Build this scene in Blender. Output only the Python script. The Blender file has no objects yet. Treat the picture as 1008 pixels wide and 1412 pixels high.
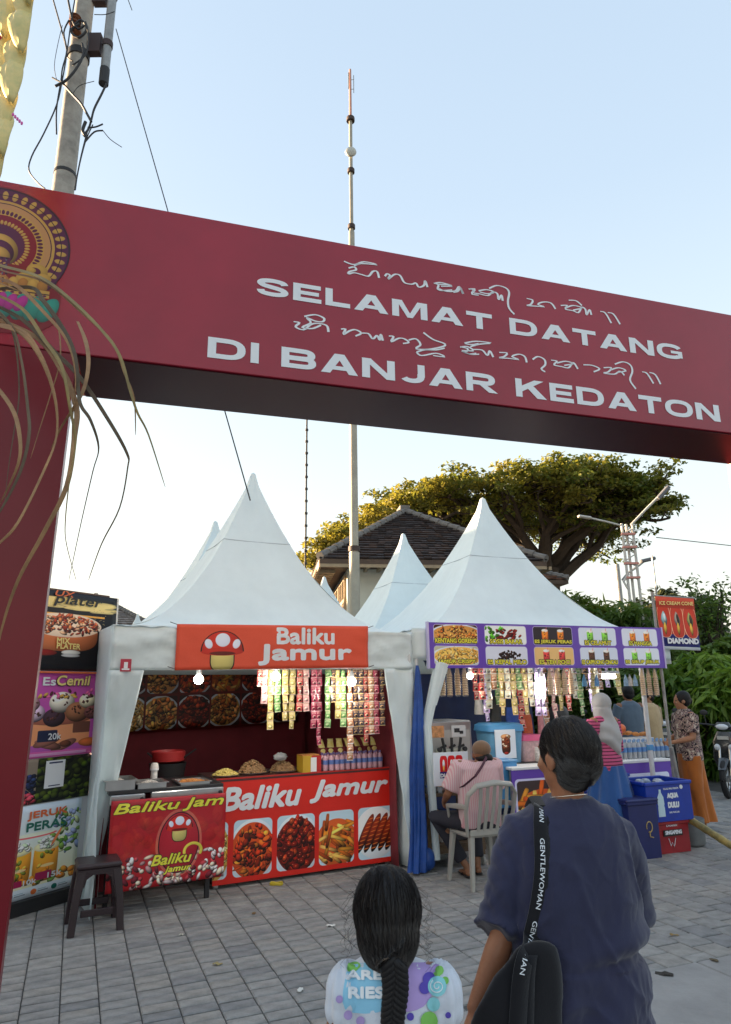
import bpy, math, random
import numpy as np
from mathutils import Vector, Matrix, noise
SC = bpy.context.scene
COL = SC.collection
rad = math.radians
# ------------------------------------------------------------------ camera, sky, sun, exposure
CF, CP, CR, CH = 942.0, rad(14.6), rad(.75), 1.65
_F = np.array([0, math.cos(CP), math.sin(CP)]); _U0 = np.array([0, -math.sin(CP), math.cos(CP)]); _X = np.array([1., 0, 0])
_U = _U0*math.cos(CR)+_X*math.sin(CR); _R = _X*math.cos(CR)-_U0*math.sin(CR)
cam = bpy.data.cameras.new('camera'); camo = bpy.data.objects.new('camera', cam); COL.objects.link(camo)
cam.sensor_fit = 'VERTICAL'; cam.sensor_height = 36; cam.lens = 36*CF/1412; cam.clip_end = 3000; cam.clip_start = .05
camo.matrix_world = Matrix(((_R[0], _U[0], -_F[0], 0), (_R[1], _U[1], -_F[1], 0), (_R[2], _U[2], -_F[2], CH), (0, 0, 0, 1)))
SC.camera = camo
SUN_EL, SUN_AZ = 9.0, 160.0     # azimuth of the sun, degrees counter-clockwise from +X: left and a little ahead
W = bpy.data.worlds.new('World'); SC.world = W; W.use_nodes = True
nt = W.node_tree; nt.nodes.clear()
sky = nt.nodes.new('ShaderNodeTexSky'); sky.sky_type = 'NISHITA'; sky.sun_disc = False
sky.sun_elevation = rad(SUN_EL); sky.sun_rotation = rad(90-SUN_AZ)
sky.air_density = 1.0; sky.dust_density = 6; sky.ozone_density = .6; sky.altitude = 20
bg = nt.nodes.new('ShaderNodeBackground'); bg.inputs[1].default_value = .15
wo = nt.nodes.new('ShaderNodeOutputWorld')
geo = nt.nodes.new('ShaderNodeTexCoord'); sep = nt.nodes.new('ShaderNodeSeparateXYZ'); nt.links.new(geo.outputs['Generated'], sep.inputs[0])
rmp = nt.nodes.new('ShaderNodeValToRGB'); e_ = rmp.color_ramp; e_.elements[0].position = 0; e_.elements[0].color = (1.2, 1.05, .86, 1); e_.elements[1].position = 1; e_.elements[1].color = (.48, .62, .79, 1)
for p_, c_ in ((.06, (1.08, 1.02, .90, 1)), (.16, (.92, .98, .95, 1)), (.34, (.77, .89, .94, 1)), (.62, (.58, .72, .87, 1))): q_ = e_.elements.new(p_); q_.color = c_
nt.links.new(sep.outputs[2], rmp.inputs[0])
tint = nt.nodes.new('ShaderNodeMix'); tint.data_type = 'RGBA'; tint.inputs[0].default_value = .9
nt.links.new(sky.outputs[0], tint.inputs[6]); nt.links.new(rmp.outputs[0], tint.inputs[7]); nt.links.new(tint.outputs[2], bg.inputs[0])
nt.links.new(bg.outputs[0], wo.inputs[0])
sun = bpy.data.lights.new('sun', 'SUN'); sun.energy = 4.0; sun.angle = rad(.8); sun.color = (1, .72, .45)
suno = bpy.data.objects.new('sun', sun); COL.objects.link(suno)
_sd = Vector((math.cos(rad(SUN_AZ))*math.cos(rad(SUN_EL)), math.sin(rad(SUN_AZ))*math.cos(rad(SUN_EL)), math.sin(rad(SUN_EL))))
suno.rotation_euler = _sd.to_track_quat('Z', 'Y').to_euler()
SC.view_settings.view_transform = 'Standard'; SC.view_settings.look = 'None'; SC.view_settings.gamma = 1
SC.view_settings.use_curve_mapping = False; SC.view_settings.exposure = 2.85
SC.render.engine = 'CYCLES'
try: SC.cycles.use_denoising = True; SC.cycles.max_bounces = 8; SC.cycles.transparent_max_bounces = 8
except Exception: pass
rnd = random.Random(7)
rs = np.random.RandomState(7)
# ------------------------------------------------------------------ where things stand
def ray(px, py): return (px-504)*_R-(py-706)*_U+CF*_F
def dep(px, py, D):
    d = ray(px, py); q = d/d[1]*D; q[2] += CH; return Vector(q)
def gz(px, py, z=0):
    d = ray(px, py); q = d*((z-CH)/d[2]); q[2] += CH; return Vector(q)
class Fr:
    def __init__(s, o, az):
        s.o = np.array([o[0], o[1], 0.]); s.az = az; a = rad(az)
        s.u = np.array([math.cos(a), math.sin(a), 0]); s.v = np.array([-math.sin(a), math.cos(a), 0])
    def w(s, x, y, z=0): return Vector(s.o+s.u*x+s.v*y+np.array([0, 0, z]))
    def pt(s, px, py, y=0):
        d = ray(px, py); o = np.array([0, 0, CH]); t = ((s.o+s.v*y-o)@s.v)/(d@s.v); q = o+d*t-s.o
        return Vector((float(q@s.u), y, float(q[2])))
    def rect(s, x0, y0, x1, y1, y=0):
        xm, ym = (x0+x1)/2, (y0+y1)/2
        return s.pt(x0, ym, y)[0], s.pt(x1, ym, y)[0], s.pt(xm, y1, y)[2], s.pt(xm, y0, y)[2]
# ------------------------------------------------------------------ materials
_M = {}
def mat(name, col, rough=.6, metal=0, spec=.5, var=0, vs=6, bump=0, bs=40, emit=0, trans=0, coat=0, alpha=1, sheen=0, var2=None, sss=0):
    if name in _M: return _M[name]
    m = bpy.data.materials.new(name); m.use_nodes = True; t = m.node_tree; b = t.nodes['Principled BSDF']
    c = (*col, 1); I = b.inputs
    I['Base Color'].default_value = c; I['Roughness'].default_value = rough; I['Metallic'].default_value = metal
    I['Specular IOR Level'].default_value = spec; I['Coat Weight'].default_value = coat; I['Coat Roughness'].default_value = .15
    I['Transmission Weight'].default_value = trans; I['Sheen Weight'].default_value = sheen
    if sss: I['Subsurface Weight'].default_value = sss; I['Subsurface Radius'].default_value = (.02, .008, .004)
    if emit: I['Emission Color'].default_value = c; I['Emission Strength'].default_value = emit
    L = t.links.new; tc = None
    if var or bump:
        tc = t.nodes.new('ShaderNodeTexCoord')
    if var:
        n = t.nodes.new('ShaderNodeTexNoise'); n.inputs['Scale'].default_value = vs; n.inputs['Detail'].default_value = 6; n.inputs['Roughness'].default_value = .65
        L(tc.outputs['Object'], n.inputs['Vector'])
        r = t.nodes.new('ShaderNodeMapRange'); r.inputs[1].default_value = .3; r.inputs[2].default_value = .7
        L(n.outputs[0], r.inputs[0])
        mx = t.nodes.new('ShaderNodeMix'); mx.data_type = 'RGBA'
        c2 = var2 if var2 else tuple(x*(1-var) for x in col)
        mx.inputs[6].default_value = c if var2 else (*[min(1, x*(1+var*.6)) for x in col], 1); mx.inputs[7].default_value = (*c2, 1)
        L(r.outputs[0], mx.inputs[0]); L(mx.outputs[2], I['Base Color'])
    if bump:
        n2 = t.nodes.new('ShaderNodeTexNoise'); n2.inputs['Scale'].default_value = bs; n2.inputs['Detail'].default_value = 4
        L(tc.outputs['Object'], n2.inputs['Vector'])
        bp = t.nodes.new('ShaderNodeBump'); bp.inputs['Strength'].default_value = bump; bp.inputs['Distance'].default_value = .01
        L(n2.outputs[0], bp.inputs['Height']); L(bp.outputs[0], I['Normal'])
    _M[name] = m; return m
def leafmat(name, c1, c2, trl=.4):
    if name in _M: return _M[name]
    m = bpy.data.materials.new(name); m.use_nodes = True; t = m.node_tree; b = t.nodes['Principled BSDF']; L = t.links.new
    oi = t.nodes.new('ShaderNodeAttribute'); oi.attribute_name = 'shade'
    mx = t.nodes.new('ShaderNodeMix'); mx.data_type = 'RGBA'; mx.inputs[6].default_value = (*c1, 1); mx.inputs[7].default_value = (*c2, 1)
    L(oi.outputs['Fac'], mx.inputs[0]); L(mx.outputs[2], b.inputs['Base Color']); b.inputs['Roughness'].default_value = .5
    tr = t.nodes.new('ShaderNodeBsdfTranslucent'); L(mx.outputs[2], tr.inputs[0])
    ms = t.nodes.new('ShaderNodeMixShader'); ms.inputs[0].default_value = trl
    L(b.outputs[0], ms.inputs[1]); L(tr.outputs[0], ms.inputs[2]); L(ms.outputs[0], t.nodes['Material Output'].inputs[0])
    _M[name] = m; return m
def printmat(name, arr, rough=.45, trl=0, spec=.4):
    """a printed sheet: the picture is painted by this script into memory and mapped by UV"""
    h, w, _ = arr.shape
    im = bpy.data.images.new(name, w, h); px = np.ones((h, w, 4), np.float32); px[..., :3] = np.clip(arr*1.12, 0, 1)
    im.pixels.foreach_set(px.ravel()); im.update(); im.pack()
    m = bpy.data.materials.new(name); m.use_nodes = True; t = m.node_tree; b = t.nodes['Principled BSDF']
    tx = t.nodes.new('ShaderNodeTexImage'); tx.image = im; t.links.new(tx.outputs[0], b.inputs['Base Color'])
    b.inputs['Roughness'].default_value = rough; b.inputs['Specular IOR Level'].default_value = spec
    return m
# ------------------------------------------------------------------ mesh building
def rotz(a): return Matrix.Rotation(a, 3, 'Z')
def frame_to(d):
    d = Vector(d).normalized(); return d.to_track_quat('Z', 'Y').to_matrix()
class MB:
    def __init__(s): s.v = []; s.f = []; s.uv = {}; s.sh = []
    def add(s, vs, fs, uvs=None):
        n = len(s.v); s.v += [Vector(p) for p in vs]
        for i, f in enumerate(fs):
            if uvs: s.uv[len(s.f)] = uvs[i]
            s.f.append([n+j for j in f])
        return s
    def box(s, c, d, rot=None, tap=1.0, bev=0):
        x, y, z = d[0]/2, d[1]/2, d[2]/2; c = Vector(c)
        if rot is not None and not isinstance(rot, Matrix): rot = rotz(rot)
        if bev:
            b = min(bev, x*.9, y*.9, z*.9); vs = []; fs = []
            for sx in (-1, 1):
                for sy in (-1, 1):
                    for sz in (-1, 1):
                        vs += [(sx*x, sy*(y-b), sz*(z-b)), (sx*(x-b), sy*y, sz*(z-b)), (sx*(x-b), sy*(y-b), sz*z)]
            I = lambda a, b_, c_, k: 3*(a*4+b_*2+c_)+k
            for a in (0, 1):
                fs.append([I(a, 0, 0, 0), I(a, 1, 0, 0), I(a, 1, 1, 0), I(a, 0, 1, 0)][::1 if a else -1])
                fs.append([I(0, a, 0, 1), I(1, a, 0, 1), I(1, a, 1, 1), I(0, a, 1, 1)][::-1 if a else 1])
                fs.append([I(0, 0, a, 2), I(1, 0, a, 2), I(1, 1, a, 2), I(0, 1, a, 2)][::1 if a else -1])
            for a in (0, 1):
                for b_ in (0, 1):
                    fs.append([I(a, b_, 0, 0), I(a, b_, 1, 0), I(a, b_, 1, 1), I(a, b_, 0, 1)])
                    fs.append([I(a, 0, b_, 0), I(a, 1, b_, 0), I(a, 1, b_, 2), I(a, 0, b_, 2)])
                    fs.append([I(0, a, b_, 1), I(1, a, b_, 1), I(1, a, b_, 2), I(0, a, b_, 2)])
                    for c_ in (0, 1): fs.append([I(a, b_, c_, 0), I(a, b_, c_, 1), I(a, b_, c_, 2)])
            vs = [Vector(p) for p in vs]
        else:
            vs = [Vector((sx*x*(tap if sz > 0 else 1), sy*y*(tap if sz > 0 else 1), sz*z)) for sx in (-1, 1) for sy in (-1, 1) for sz in (-1, 1)]
            fs = [(0, 1, 3, 2), (4, 6, 7, 5), (0, 4, 5, 1), (2, 3, 7, 6), (0, 2, 6, 4), (1, 5, 7, 3)]
        if rot is not None: vs = [rot @ p for p in vs]
        return s.add([p+c for p in vs], fs)
    def tube(s, pts, r, seg=8, caps=True, flat=1.0, up=None):
        pts = [Vector(p) for p in pts]; n = len(pts)
        if not hasattr(r, '__len__'): r = [r]*n
        vs = []; prev = None
        for i, p in enumerate(pts):
            d = (pts[min(i+1, n-1)]-pts[max(i-1, 0)]).normalized()
            if prev is None:
                a = Vector(up) if up is not None else (Vector((0, 0, 1)) if abs(d.z) < .9 else Vector((1, 0, 0)))
                prev = (a-d*a.dot(d)).normalized()
            else: prev = (prev-d*prev.dot(d)).normalized()
            q = d.cross(prev); rr = r[i]; ra, rb = (rr if hasattr(rr, '__len__') else (rr, rr*flat))
            for k in range(seg):
                t = 2*math.pi*k/seg; vs.append(p+prev*math.cos(t)*ra+q*math.sin(t)*rb)
        fs = [(i*seg+k, i*seg+(k+1) % seg, (i+1)*seg+(k+1) % seg, (i+1)*seg+k) for i in range(n-1) for k in range(seg)]
        if caps: fs += [list(range(seg))[::-1], [(n-1)*seg+k for k in range(seg)]]
        return s.add(vs, fs)
    def lathe(s, prof, c=(0, 0, 0), seg=16, rot=None, ring=(1, 1)):
        c = Vector(c); vs = []
        for (r, z) in prof:
            for k in range(seg):
                t = 2*math.pi*k/seg; p = Vector((r*math.cos(t)*ring[0], r*math.sin(t)*ring[1], z)); vs.append((rot @ p if rot is not None else p)+c)
        n = len(prof)
        fs = [(i*seg+k, i*seg+(k+1) % seg, (i+1)*seg+(k+1) % seg, (i+1)*seg+k) for i in range(n-1) for k in range(seg)]
        fs += [list(range(seg))[::-1], [(n-1)*seg+k for k in range(seg)]]
        return s.add(vs, fs)
    def ell(s, c, r, rot=None, seg=12, rings=8):
        if not hasattr(r, '__len__'): r = (r, r, r)
        c = Vector(c); vs = [Vector((0, 0, -r[2]))]
        for i in range(1, rings):
            a = -math.pi/2+math.pi*i/rings
            for k in range(seg):
                t = 2*math.pi*k/seg; vs.append(Vector((r[0]*math.cos(a)*math.cos(t), r[1]*math.cos(a)*math.sin(t), r[2]*math.sin(a))))
        vs.append(Vector((0, 0, r[2])))
        if rot is not None: vs = [rot @ p for p in vs]
        fs = [(0, 1+(k+1) % seg, 1+k) for k in range(seg)]
        for i in range(rings-2):
            fs += [(1+i*seg+k, 1+i*seg+(k+1) % seg, 1+(i+1)*seg+(k+1) % seg, 1+(i+1)*seg+k) for k in range(seg)]
        b = 1+(rings-2)*seg; fs += [(b+k, b+(k+1) % seg, b+seg) for k in range(seg)]
        return s.add([p+c for p in vs], fs)
    def prism(s, pts, y0, y1, pl='xz'):
        """polygon extruded between two levels of the third axis"""
        n = len(pts)
        mk = (lambda p, t: (p[0], t, p[1])) if pl == 'xz' else ((lambda p, t: (p[0], p[1], t)) if pl == 'xy' else (lambda p, t: (t, p[0], p[1])))
        vs = [mk(p, y0) for p in pts]+[mk(p, y1) for p in pts]
        return s.add(vs, [list(range(n)), list(range(2*n-1, n-1, -1))]+[(i, (i+1) % n, n+(i+1) % n, n+i) for i in range(n)])
    def grid(s, fn, nu, nv):
        vs = [fn(i/nu, j/nv) for j in range(nv+1) for i in range(nu+1)]; w = nu+1
        fs = []; uvs = []
        for j in range(nv):
            for i in range(nu):
                fs.append((j*w+i, j*w+i+1, (j+1)*w+i+1, (j+1)*w+i))
                uvs.append([(i/nu, j/nv), ((i+1)/nu, j/nv), ((i+1)/nu, (j+1)/nv), (i/nu, (j+1)/nv)])
        return s.add(vs, fs, uvs)
    def loft(s, secs, seg=24, caps=True, p=2.0):
        """sections (centre, half-width vector, half-depth vector)"""
        vs = []; n = len(secs)
        for (c, a, b) in secs:
            c = Vector(c); a = Vector(a); b = Vector(b)
            for k in range(seg):
                t = 2*math.pi*k/seg; ct, st = math.cos(t), math.sin(t)
                vs.append(c+a*math.copysign(abs(ct)**(2/p), ct)+b*math.copysign(abs(st)**(2/p), st))
        fs = [(i*seg+k, i*seg+(k+1) % seg, (i+1)*seg+(k+1) % seg, (i+1)*seg+k) for i in range(n-1) for k in range(seg)]
        if caps: fs += [list(range(seg))[::-1], [(n-1)*seg+k for k in range(seg)]]
        return s.add(vs, fs)
    def build(s, name, m, parent=None, smooth=False, world=False, sol=0, label=None, ang=.6):
        me = bpy.data.meshes.new(name)
        vs = s.v
        if world and parent is not None:
            inv = MW[parent.name].inverted(); vs = [inv @ p for p in vs]
        me.from_pydata([tuple(p) for p in vs], [], s.f)
        if s.uv:
            ul = me.uv_layers.new(name='UVMap'); k = 0; co = np.zeros(len(me.loops)*2, np.float32)
            for i, f in enumerate(s.f):
                u = s.uv.get(i)
                for j in range(len(f)):
                    if u: co[2*k], co[2*k+1] = u[j]
                    k += 1
            ul.data.foreach_set('uv', co)
        if s.sh:
            at = me.attributes.new('shade', 'FLOAT', 'FACE'); at.data.foreach_set('value', np.array(s.sh, np.float32))
        if isinstance(m, (list, tuple)):
            for x in m: me.materials.append(x)
        else: me.materials.append(m)
        if smooth:
            me.shade_smooth()
            if ang: me.set_sharp_from_angle(angle=ang)
        me.update()
        o = bpy.data.objects.new(name, me); COL.objects.link(o)
        if parent is not None: o.parent = parent
        if sol:
            q = o.modifiers.new('thickness', 'SOLIDIFY'); q.thickness = sol; q.offset = 0
        if label: o['label'] = label
        return o
MW = {}
def mtx(loc, rz=0): return Matrix.Translation(Vector(loc)) @ Matrix.Rotation(rz, 4, 'Z')
def thing(name, label, cat, loc=(0, 0, 0), rz=0, group=None):
    o = bpy.data.objects.new(name, None); COL.objects.link(o); o.empty_display_size = .1
    o.location = loc; o.rotation_euler = (0, 0, rz); o['label'] = label; o['category'] = cat
    if group: o['group'] = group
    MW[o.name] = mtx(loc, rz); return o
def tag(o, label, cat, group=None):
    o['label'] = label; o['category'] = cat
    if group: o['group'] = group
    return o
def struct(o): o['kind'] = 'structure'; return o
def stuff(o): o['kind'] = 'stuff'; return o
def dup(root, loc, rz, label=None, group=None):
    r = root.copy(); COL.objects.link(r); r.location = loc; r.rotation_euler = (0, 0, rz); MW[r.name] = mtx(loc, rz)
    if label: r['label'] = label
    if group: r['group'] = group
    for ch in list(root.children):
        c = ch.copy(); COL.objects.link(c); c.parent = r
        for g in list(ch.children):
            d = g.copy(); COL.objects.link(d); d.parent = c
    return r
def nz(x, y, z=0, s=1.0): return noise.noise(Vector((x*s, y*s, z*s)))
# text as flat meshes ------------------------------------------------------------------
_TX = {}
def text_geo(t, w, h, bold=0., shear=0., gap=1.0, keep=False):
    key = (t, bold, shear, gap)
    if key not in _TX:
        cu = bpy.data.curves.new('t', 'FONT'); cu.body = t; cu.size = 1; cu.offset = bold; cu.shear = shear; cu.space_character = gap
        cu.resolution_u = 3; cu.fill_mode = 'FRONT'
        o = bpy.data.objects.new('t', cu); me = o.to_mesh()
        v = np.array([x.co[:2] for x in me.vertices]); f = [list(p.vertices) for p in me.polygons]
        o.to_mesh_clear(); bpy.data.objects.remove(o); bpy.data.curves.remove(cu)
        _TX[key] = (v, f)
    v, f = _TX[key]; lo = v.min(0); sz = v.max(0)-lo; u = (v-lo)/sz
    if keep: w = h*sz[0]/sz[1]
    return u*np.array([w, h]), f, w
def put_text(name, t, m, parent, org, ux, uz, w, h, bold=.0, shear=0., gap=1.0, th=0, fn=None, keep=False, grow=0, label=None, wide=1.0, dn=.00012, sq=False):
    """flat lettering: org = lower left corner, ux/uz unit axes (local); bold strokes are layered copies, each a hair proud"""
    bz = bold*h*.8; bx = bz*wide
    v, f, w_ = text_geo(t, w-2*bx, h-2*bz, 0, shear, gap, keep); b = MB(); org = Vector(org); ux = Vector(ux); uz = Vector(uz); nrm = ux.cross(uz)
    offs = [(0, 0)]+([(1, 1), (1, -1), (-1, 1), (-1, -1), (0, 1), (0, -1), (1, 0), (-1, 0)] if sq else [(math.cos(k*math.pi/4), math.sin(k*math.pi/4)) for k in range(8)]) if bold else [(0, 0)]
    for i, (ox, oz) in enumerate(offs):
        vs = [org+ux*float(p[0]+bx*(1+ox))+uz*float(p[1]+bz*(1+oz)) for p in v]
        if fn: vs = [fn(p) for p in vs]
        vs = [p+nrm*(dn*i) for p in vs]; b.add(vs, f)
    return b.build(name, m, parent, label=label)
# painting printed pictures -------------------------------------------------------------
class Cv:
    def __init__(s, w, h, c=(1, 1, 1)): s.w = w; s.h = h; s.a = np.ones((h, w, 3), np.float32)*np.array(c, np.float32)
    def _win(s, cx, cy, r):
        x0 = max(0, int((cx-r))); x1 = min(s.w, int(cx+r)+2); y0 = max(0, int(cy-r)); y1 = min(s.h, int(cy+r)+2)
        if x1 <= x0 or y1 <= y0: return None
        Y, X = np.mgrid[y0:y1, x0:x1]; return slice(y0, y1), slice(x0, x1), X+.5, Y+.5
    def ell(s, cx, cy, rx, ry, c, rot=0, p=2, hi=.35, clip=None, a=1.0):
        w = s._win(cx, cy, max(rx, ry)*1.45+1)
        if not w: return
        sy, sx, X, Y = w; ca, sa = math.cos(rot), math.sin(rot)
        u = ((X-cx)*ca+(Y-cy)*sa)/rx; v = (-(X-cx)*sa+(Y-cy)*ca)/ry
        d = (abs(u)**p+abs(v)**p)**(1/p); m = np.clip((1-d)*min(rx, ry)+.5, 0, 1)*a
        if clip is not None: m = m*clip[sy, sx]
        li = 1+hi*((Y-cy)/max(ry, rx)*.8-(X-cx)/max(rx, ry)*.4)-hi*.8*d**3
        s.a[sy, sx] = s.a[sy, sx]*(1-m[..., None])+np.array(c, np.float32)*li[..., None]*m[..., None]
    def mask(s, x0, y0, x1, y1, r=0):
        Y, X = np.mgrid[0:s.h, 0:s.w]; X = X+.5; Y = Y+.5
        dx = np.maximum(np.maximum(x0+r-X, X-x1+r), 0); dy = np.maximum(np.maximum(y0+r-Y, Y-y1+r), 0)
        return np.clip(r-np.hypot(dx, dy)+.5, 0, 1) if r else ((X > x0) & (X < x1) & (Y > y0) & (Y < y1)).astype(np.float32)
    def fill(s, m, c, a=1.0):
        m = (m*a)[..., None]; s.a[:] = s.a*(1-m)+np.array(c, np.float32)*m
    def rect(s, x0, y0, x1, y1, c, r=0): s.fill(s.mask(x0, y0, x1, y1, r), c)
    def vgrad(s, c0, c1, m=None):
        t = np.linspace(0, 1, s.h)[:, None, None]; g = np.array(c0)*(1-t)+np.array(c1)*t
        if m is None: s.a[:] = g
        else: s.a[:] = s.a*(1-m[..., None])+g*m[..., None]
    def grain(s, k=.03): s.a += rs.randn(s.h, s.w, 1)*k
def pick(cols): return cols[rs.randint(len(cols))]
def jit(c, k=.15):
    g = 1+rs.uniform(-k, k)*1.2; return tuple(x*g*(1+rs.uniform(-.05, .05)) for x in c)
def food(cv, x0, y0, x1, y1, kind, r=8, bg=(.75, .8, .85), frame=None):
    w, h = x1-x0, y1-y0; cx, cy = (x0+x1)/2, (y0+y1)/2; S = min(w, h)
    if frame: cv.fill(cv.mask(x0-2, y0-2, x1+2, y1+2, r+2), frame)
    m = cv.mask(x0, y0, x1, y1, r); cv.fill(m, bg)
    def E(*a, **k): cv.ell(*a, clip=m, **k)
    if kind in ('wings', 'crispy', 'chunks', 'enoki', 'noodle'):
        pal = dict(wings=[(.45, .07, .03), (.6, .13, .05), (.32, .04, .03), (.7, .25, .1)], crispy=[(.8, .3, .1), (.7, .18, .06), (.85, .45, .15), (.45, .12, .05)],
                   chunks=[(.3, .12, .08), (.2, .08, .06), (.45, .2, .1)], enoki=[(.9, .7, .35), (.8, .55, .2), (.95, .85, .6)], noodle=[(.85, .6, .3), (.75, .4, .15)])[kind]
        ox, oy = rs.uniform(-.06, .06)*w, rs.uniform(-.05, .03)*h; cx += ox; cy += oy; E(cx, cy-.02*h, .62*w, .56*h, (.82, .86, .9), hi=.1); E(cx, cy-.02*h, .56*w, .5*h, jit(pal[0], .1), hi=.1)
        n = 120 if kind != 'enoki' else 130
        for i in range(n):
            t = rs.uniform(0, 6.28); q = math.sqrt(rs.uniform(0, 1)); ax, ay = cx+math.cos(t)*q*.5*w, cy+math.sin(t)*q*.45*h
            if kind == 'wings': E(ax, ay, S*rs.uniform(.07, .13), S*rs.uniform(.05, .08), jit(pick(pal)), rot=rs.uniform(0, 3), hi=.8); E(ax-S*.02, ay+S*.02, S*.018, S*.01, (.95, .6, .4), hi=0, a=.7)
            elif kind == 'enoki': E(ax, ay, S*rs.uniform(.1, .17), S*.03, jit(pick(pal)), rot=rs.uniform(0, 3), hi=.7)
            else: E(ax, ay, S*rs.uniform(.05, .14), S*rs.uniform(.03, .08), jit(pick(pal), .3), rot=rs.uniform(0, 3), hi=.9)
    elif kind in ('fries', 'stick'):
        pal = [(.85, .55, .18), (.8, .42, .12), (.93, .72, .35), (.7, .3, .1)]
        E(cx, cy-.1*h, .6*w, .45*h, (.8, .35, .15), hi=.1)
        for i in range(42): E(cx+rs.uniform(-.45, .45)*w, cy+rs.uniform(-.42, .3)*h, S*rs.uniform(.18, .3), S*.045, jit(pick(pal)), rot=rs.choice([.3, -.5, 1.2, 1.5, 2.4, -.2])+rs.uniform(-.2, .2), p=5, hi=.6)
    elif kind == 'sausage':
        E(cx, cy, .6*w, .5*h, (.9, .93, .95), hi=.1)
        for i in range(5):
            ax = x0+w*(.2+.2*i); E(ax, cy, S*.5, S*.11, (.55, .17, .08), rot=1.1, hi=.8)
            for k in range(8): E(ax-S*.18+k*S*.05, cy-S*.36+k*S*.1, S*.08, S*.012, (.85, .45, .2), rot=.2, hi=.1)
    elif kind in ('drink_y', 'drink_g', 'drink_r', 'drink_b', 'drink_o'):
        c = dict(drink_y=(.95, .7, .15), drink_g=(.5, .8, .25), drink_r=(.85, .25, .25), drink_b=(.35, .2, .12), drink_o=(.95, .5, .12))[kind]
        for q in (.3, .7):
            ax = x0+w*q; ww = min(w*.17, h*.22)
            E(ax, cy, ww, h*.36, c, p=6, hi=.4); E(ax, cy+h*.3, ww, h*.09, (.97, .95, .9), hi=.2)
            for k in range(6): E(ax+rs.uniform(-.6, .6)*ww, cy+rs.uniform(-.3, .25)*h, ww*.25, ww*.22, jit(c, .35), hi=.8)
            E(ax+ww*.5, cy+h*.42, h*.1, h*.015, (.9, .3, .3), rot=1.2, hi=0)
    elif kind == 'dark':
        for i in range(60): E(cx+rs.normal()*.15*w, cy+rs.normal()*.13*h, S*.08, S*.06, jit((.16, .06, .04), .4), rot=rs.uniform(0, 3), hi=.9)
    elif kind == 'lettuce':
        for i in range(24): E(x0+rs.uniform(0, .45)*w, cy+rs.uniform(-.3, .4)*h, S*.12, S*.08, jit((.3, .6, .15), .3), rot=rs.uniform(0, 3), hi=.7)
        for i in range(40): E(cx+rs.uniform(-.2, .35)*w, cy+rs.uniform(-.25, .3)*h, S*.12, S*.06, jit((.5, .1, .05), .3), rot=rs.uniform(-.4, .8), hi=.9)
    elif kind == 'olives':
        for i in range(70): E(rs.uniform(x0, x1), rs.uniform(y0, y1), S*.085, S*.085, jit((.22, .27, .06), .3), hi=1.1)
def cloth_fn(p00, p10, p11, p01, amp=.01, seed=0, fx=3., fz=1.5, nrm=(0, -1, 0)):
    p00, p10, p11, p01 = map(Vector, (p00, p10, p11, p01)); nrm = Vector(nrm)
    def fn(u, v):
        p = p00*(1-u)*(1-v)+p10*u*(1-v)+p11*u*v+p01*(1-u)*v
        return p+nrm*(amp*(nz(u*fx+seed, v*fz, seed)+.5*nz(u*fx*2.7+v*4, v*fz*2.1, seed+3)))
    return fn
# ================================================================== SETTING: ground and paving
m_ground = mat('earth', (.16, .155, .15), .9, var=.3, vs=.8, bump=.3, bs=30)
b = MB(); b.add([(-900, -900, -.03), (900, -900, -.03), (900, 900, -.03), (-900, 900, -.03)], [(0, 1, 2, 3)])
struct(b.build('ground', m_ground))
m_bed = mat('joint_sand', (.10, .095, .088), .95, var=.3, vs=9)
m_pav = []
for i, c in enumerate([(.30, .29, .276), (.275, .267, .256), (.325, .312, .293), (.285, .277, .264), (.235, .232, .23), (.31, .292, .268)]):
    m_pav.append(mat('paver_concrete_%d' % i, c, .72, spec=.35, var=.32, vs=9, bump=.5, bs=70))
m_slab = mat('slab_concrete', (.31, .30, .29), .75, spec=.35, var=.22, vs=2.5, bump=.35, bs=50)
PV = Fr((1.8, 4.71), 22.5)          # row edge between the pavers and the concrete apron
b = MB(); q = [PV.w(-14, 0, -.014), PV.w(22, 0, -.014), PV.w(22, 30, -.014), PV.w(-14, 30, -.014)]
b.add(q, [(0, 1, 2, 3)]); pave = struct(b.build('pavement', m_bed))
def paver_mesh(w, d, m, k):
    g = .0035; b = MB(); x, y = w/2-g, d/2-g*1.7; t = .008; dz = [rnd.uniform(-.0015, .0015) for _ in range(4)]
    lo = [(-x, -y, -.03), (x, -y, -.03), (x, y, -.03), (-x, y, -.03)]
    mi = [(-x, -y, -.005), (x, -y, -.005), (x, y, -.005), (-x, y, -.005)]
    hi = [(-x+t, -y+t, dz[0]), (x-t, -y+t, dz[1]), (x-t, y-t, dz[2]), (-x+t, y-t, dz[3])]
    b.add(lo+mi+hi, [(8, 9, 10, 11)]+[(i, (i+1) % 4, 4+(i+1) % 4, 4+i) for i in range(4)]+[(4+i, 4+(i+1) % 4, 8+(i+1) % 4, 8+i) for i in range(4)])
    return b
cells = []
for r in range(-60, 90):
    x = r*.2+.1; k = 0
    y = -.105*(r % 2)*.5
    big = x > -.15
    dd = .2 if big else .105
    y = .0 if not big else (-.1 if r % 2 else 0)
    y -= (0 if big else rnd.choice([0, .035, .07]))
    while y < 14:
        yc = y+dd/2
        w = PV.w(x, yc)
        if yc > .02 or big:
            d0 = max(0, .0-y); cells.append((math.hypot(w.x-.2, w.y-2.2), x, y+dd/2+d0/2, dd-d0, big, w))
        y += dd
def visible(w):
    d = np.array([w.x, w.y, -CH]); zf = d@_F
    return zf > .3 and abs(d@_R)/zf*CF < 530 and -(d@_U)/zf*CF < 730
cells = [c for c in cells if c[3] > .04]
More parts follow.
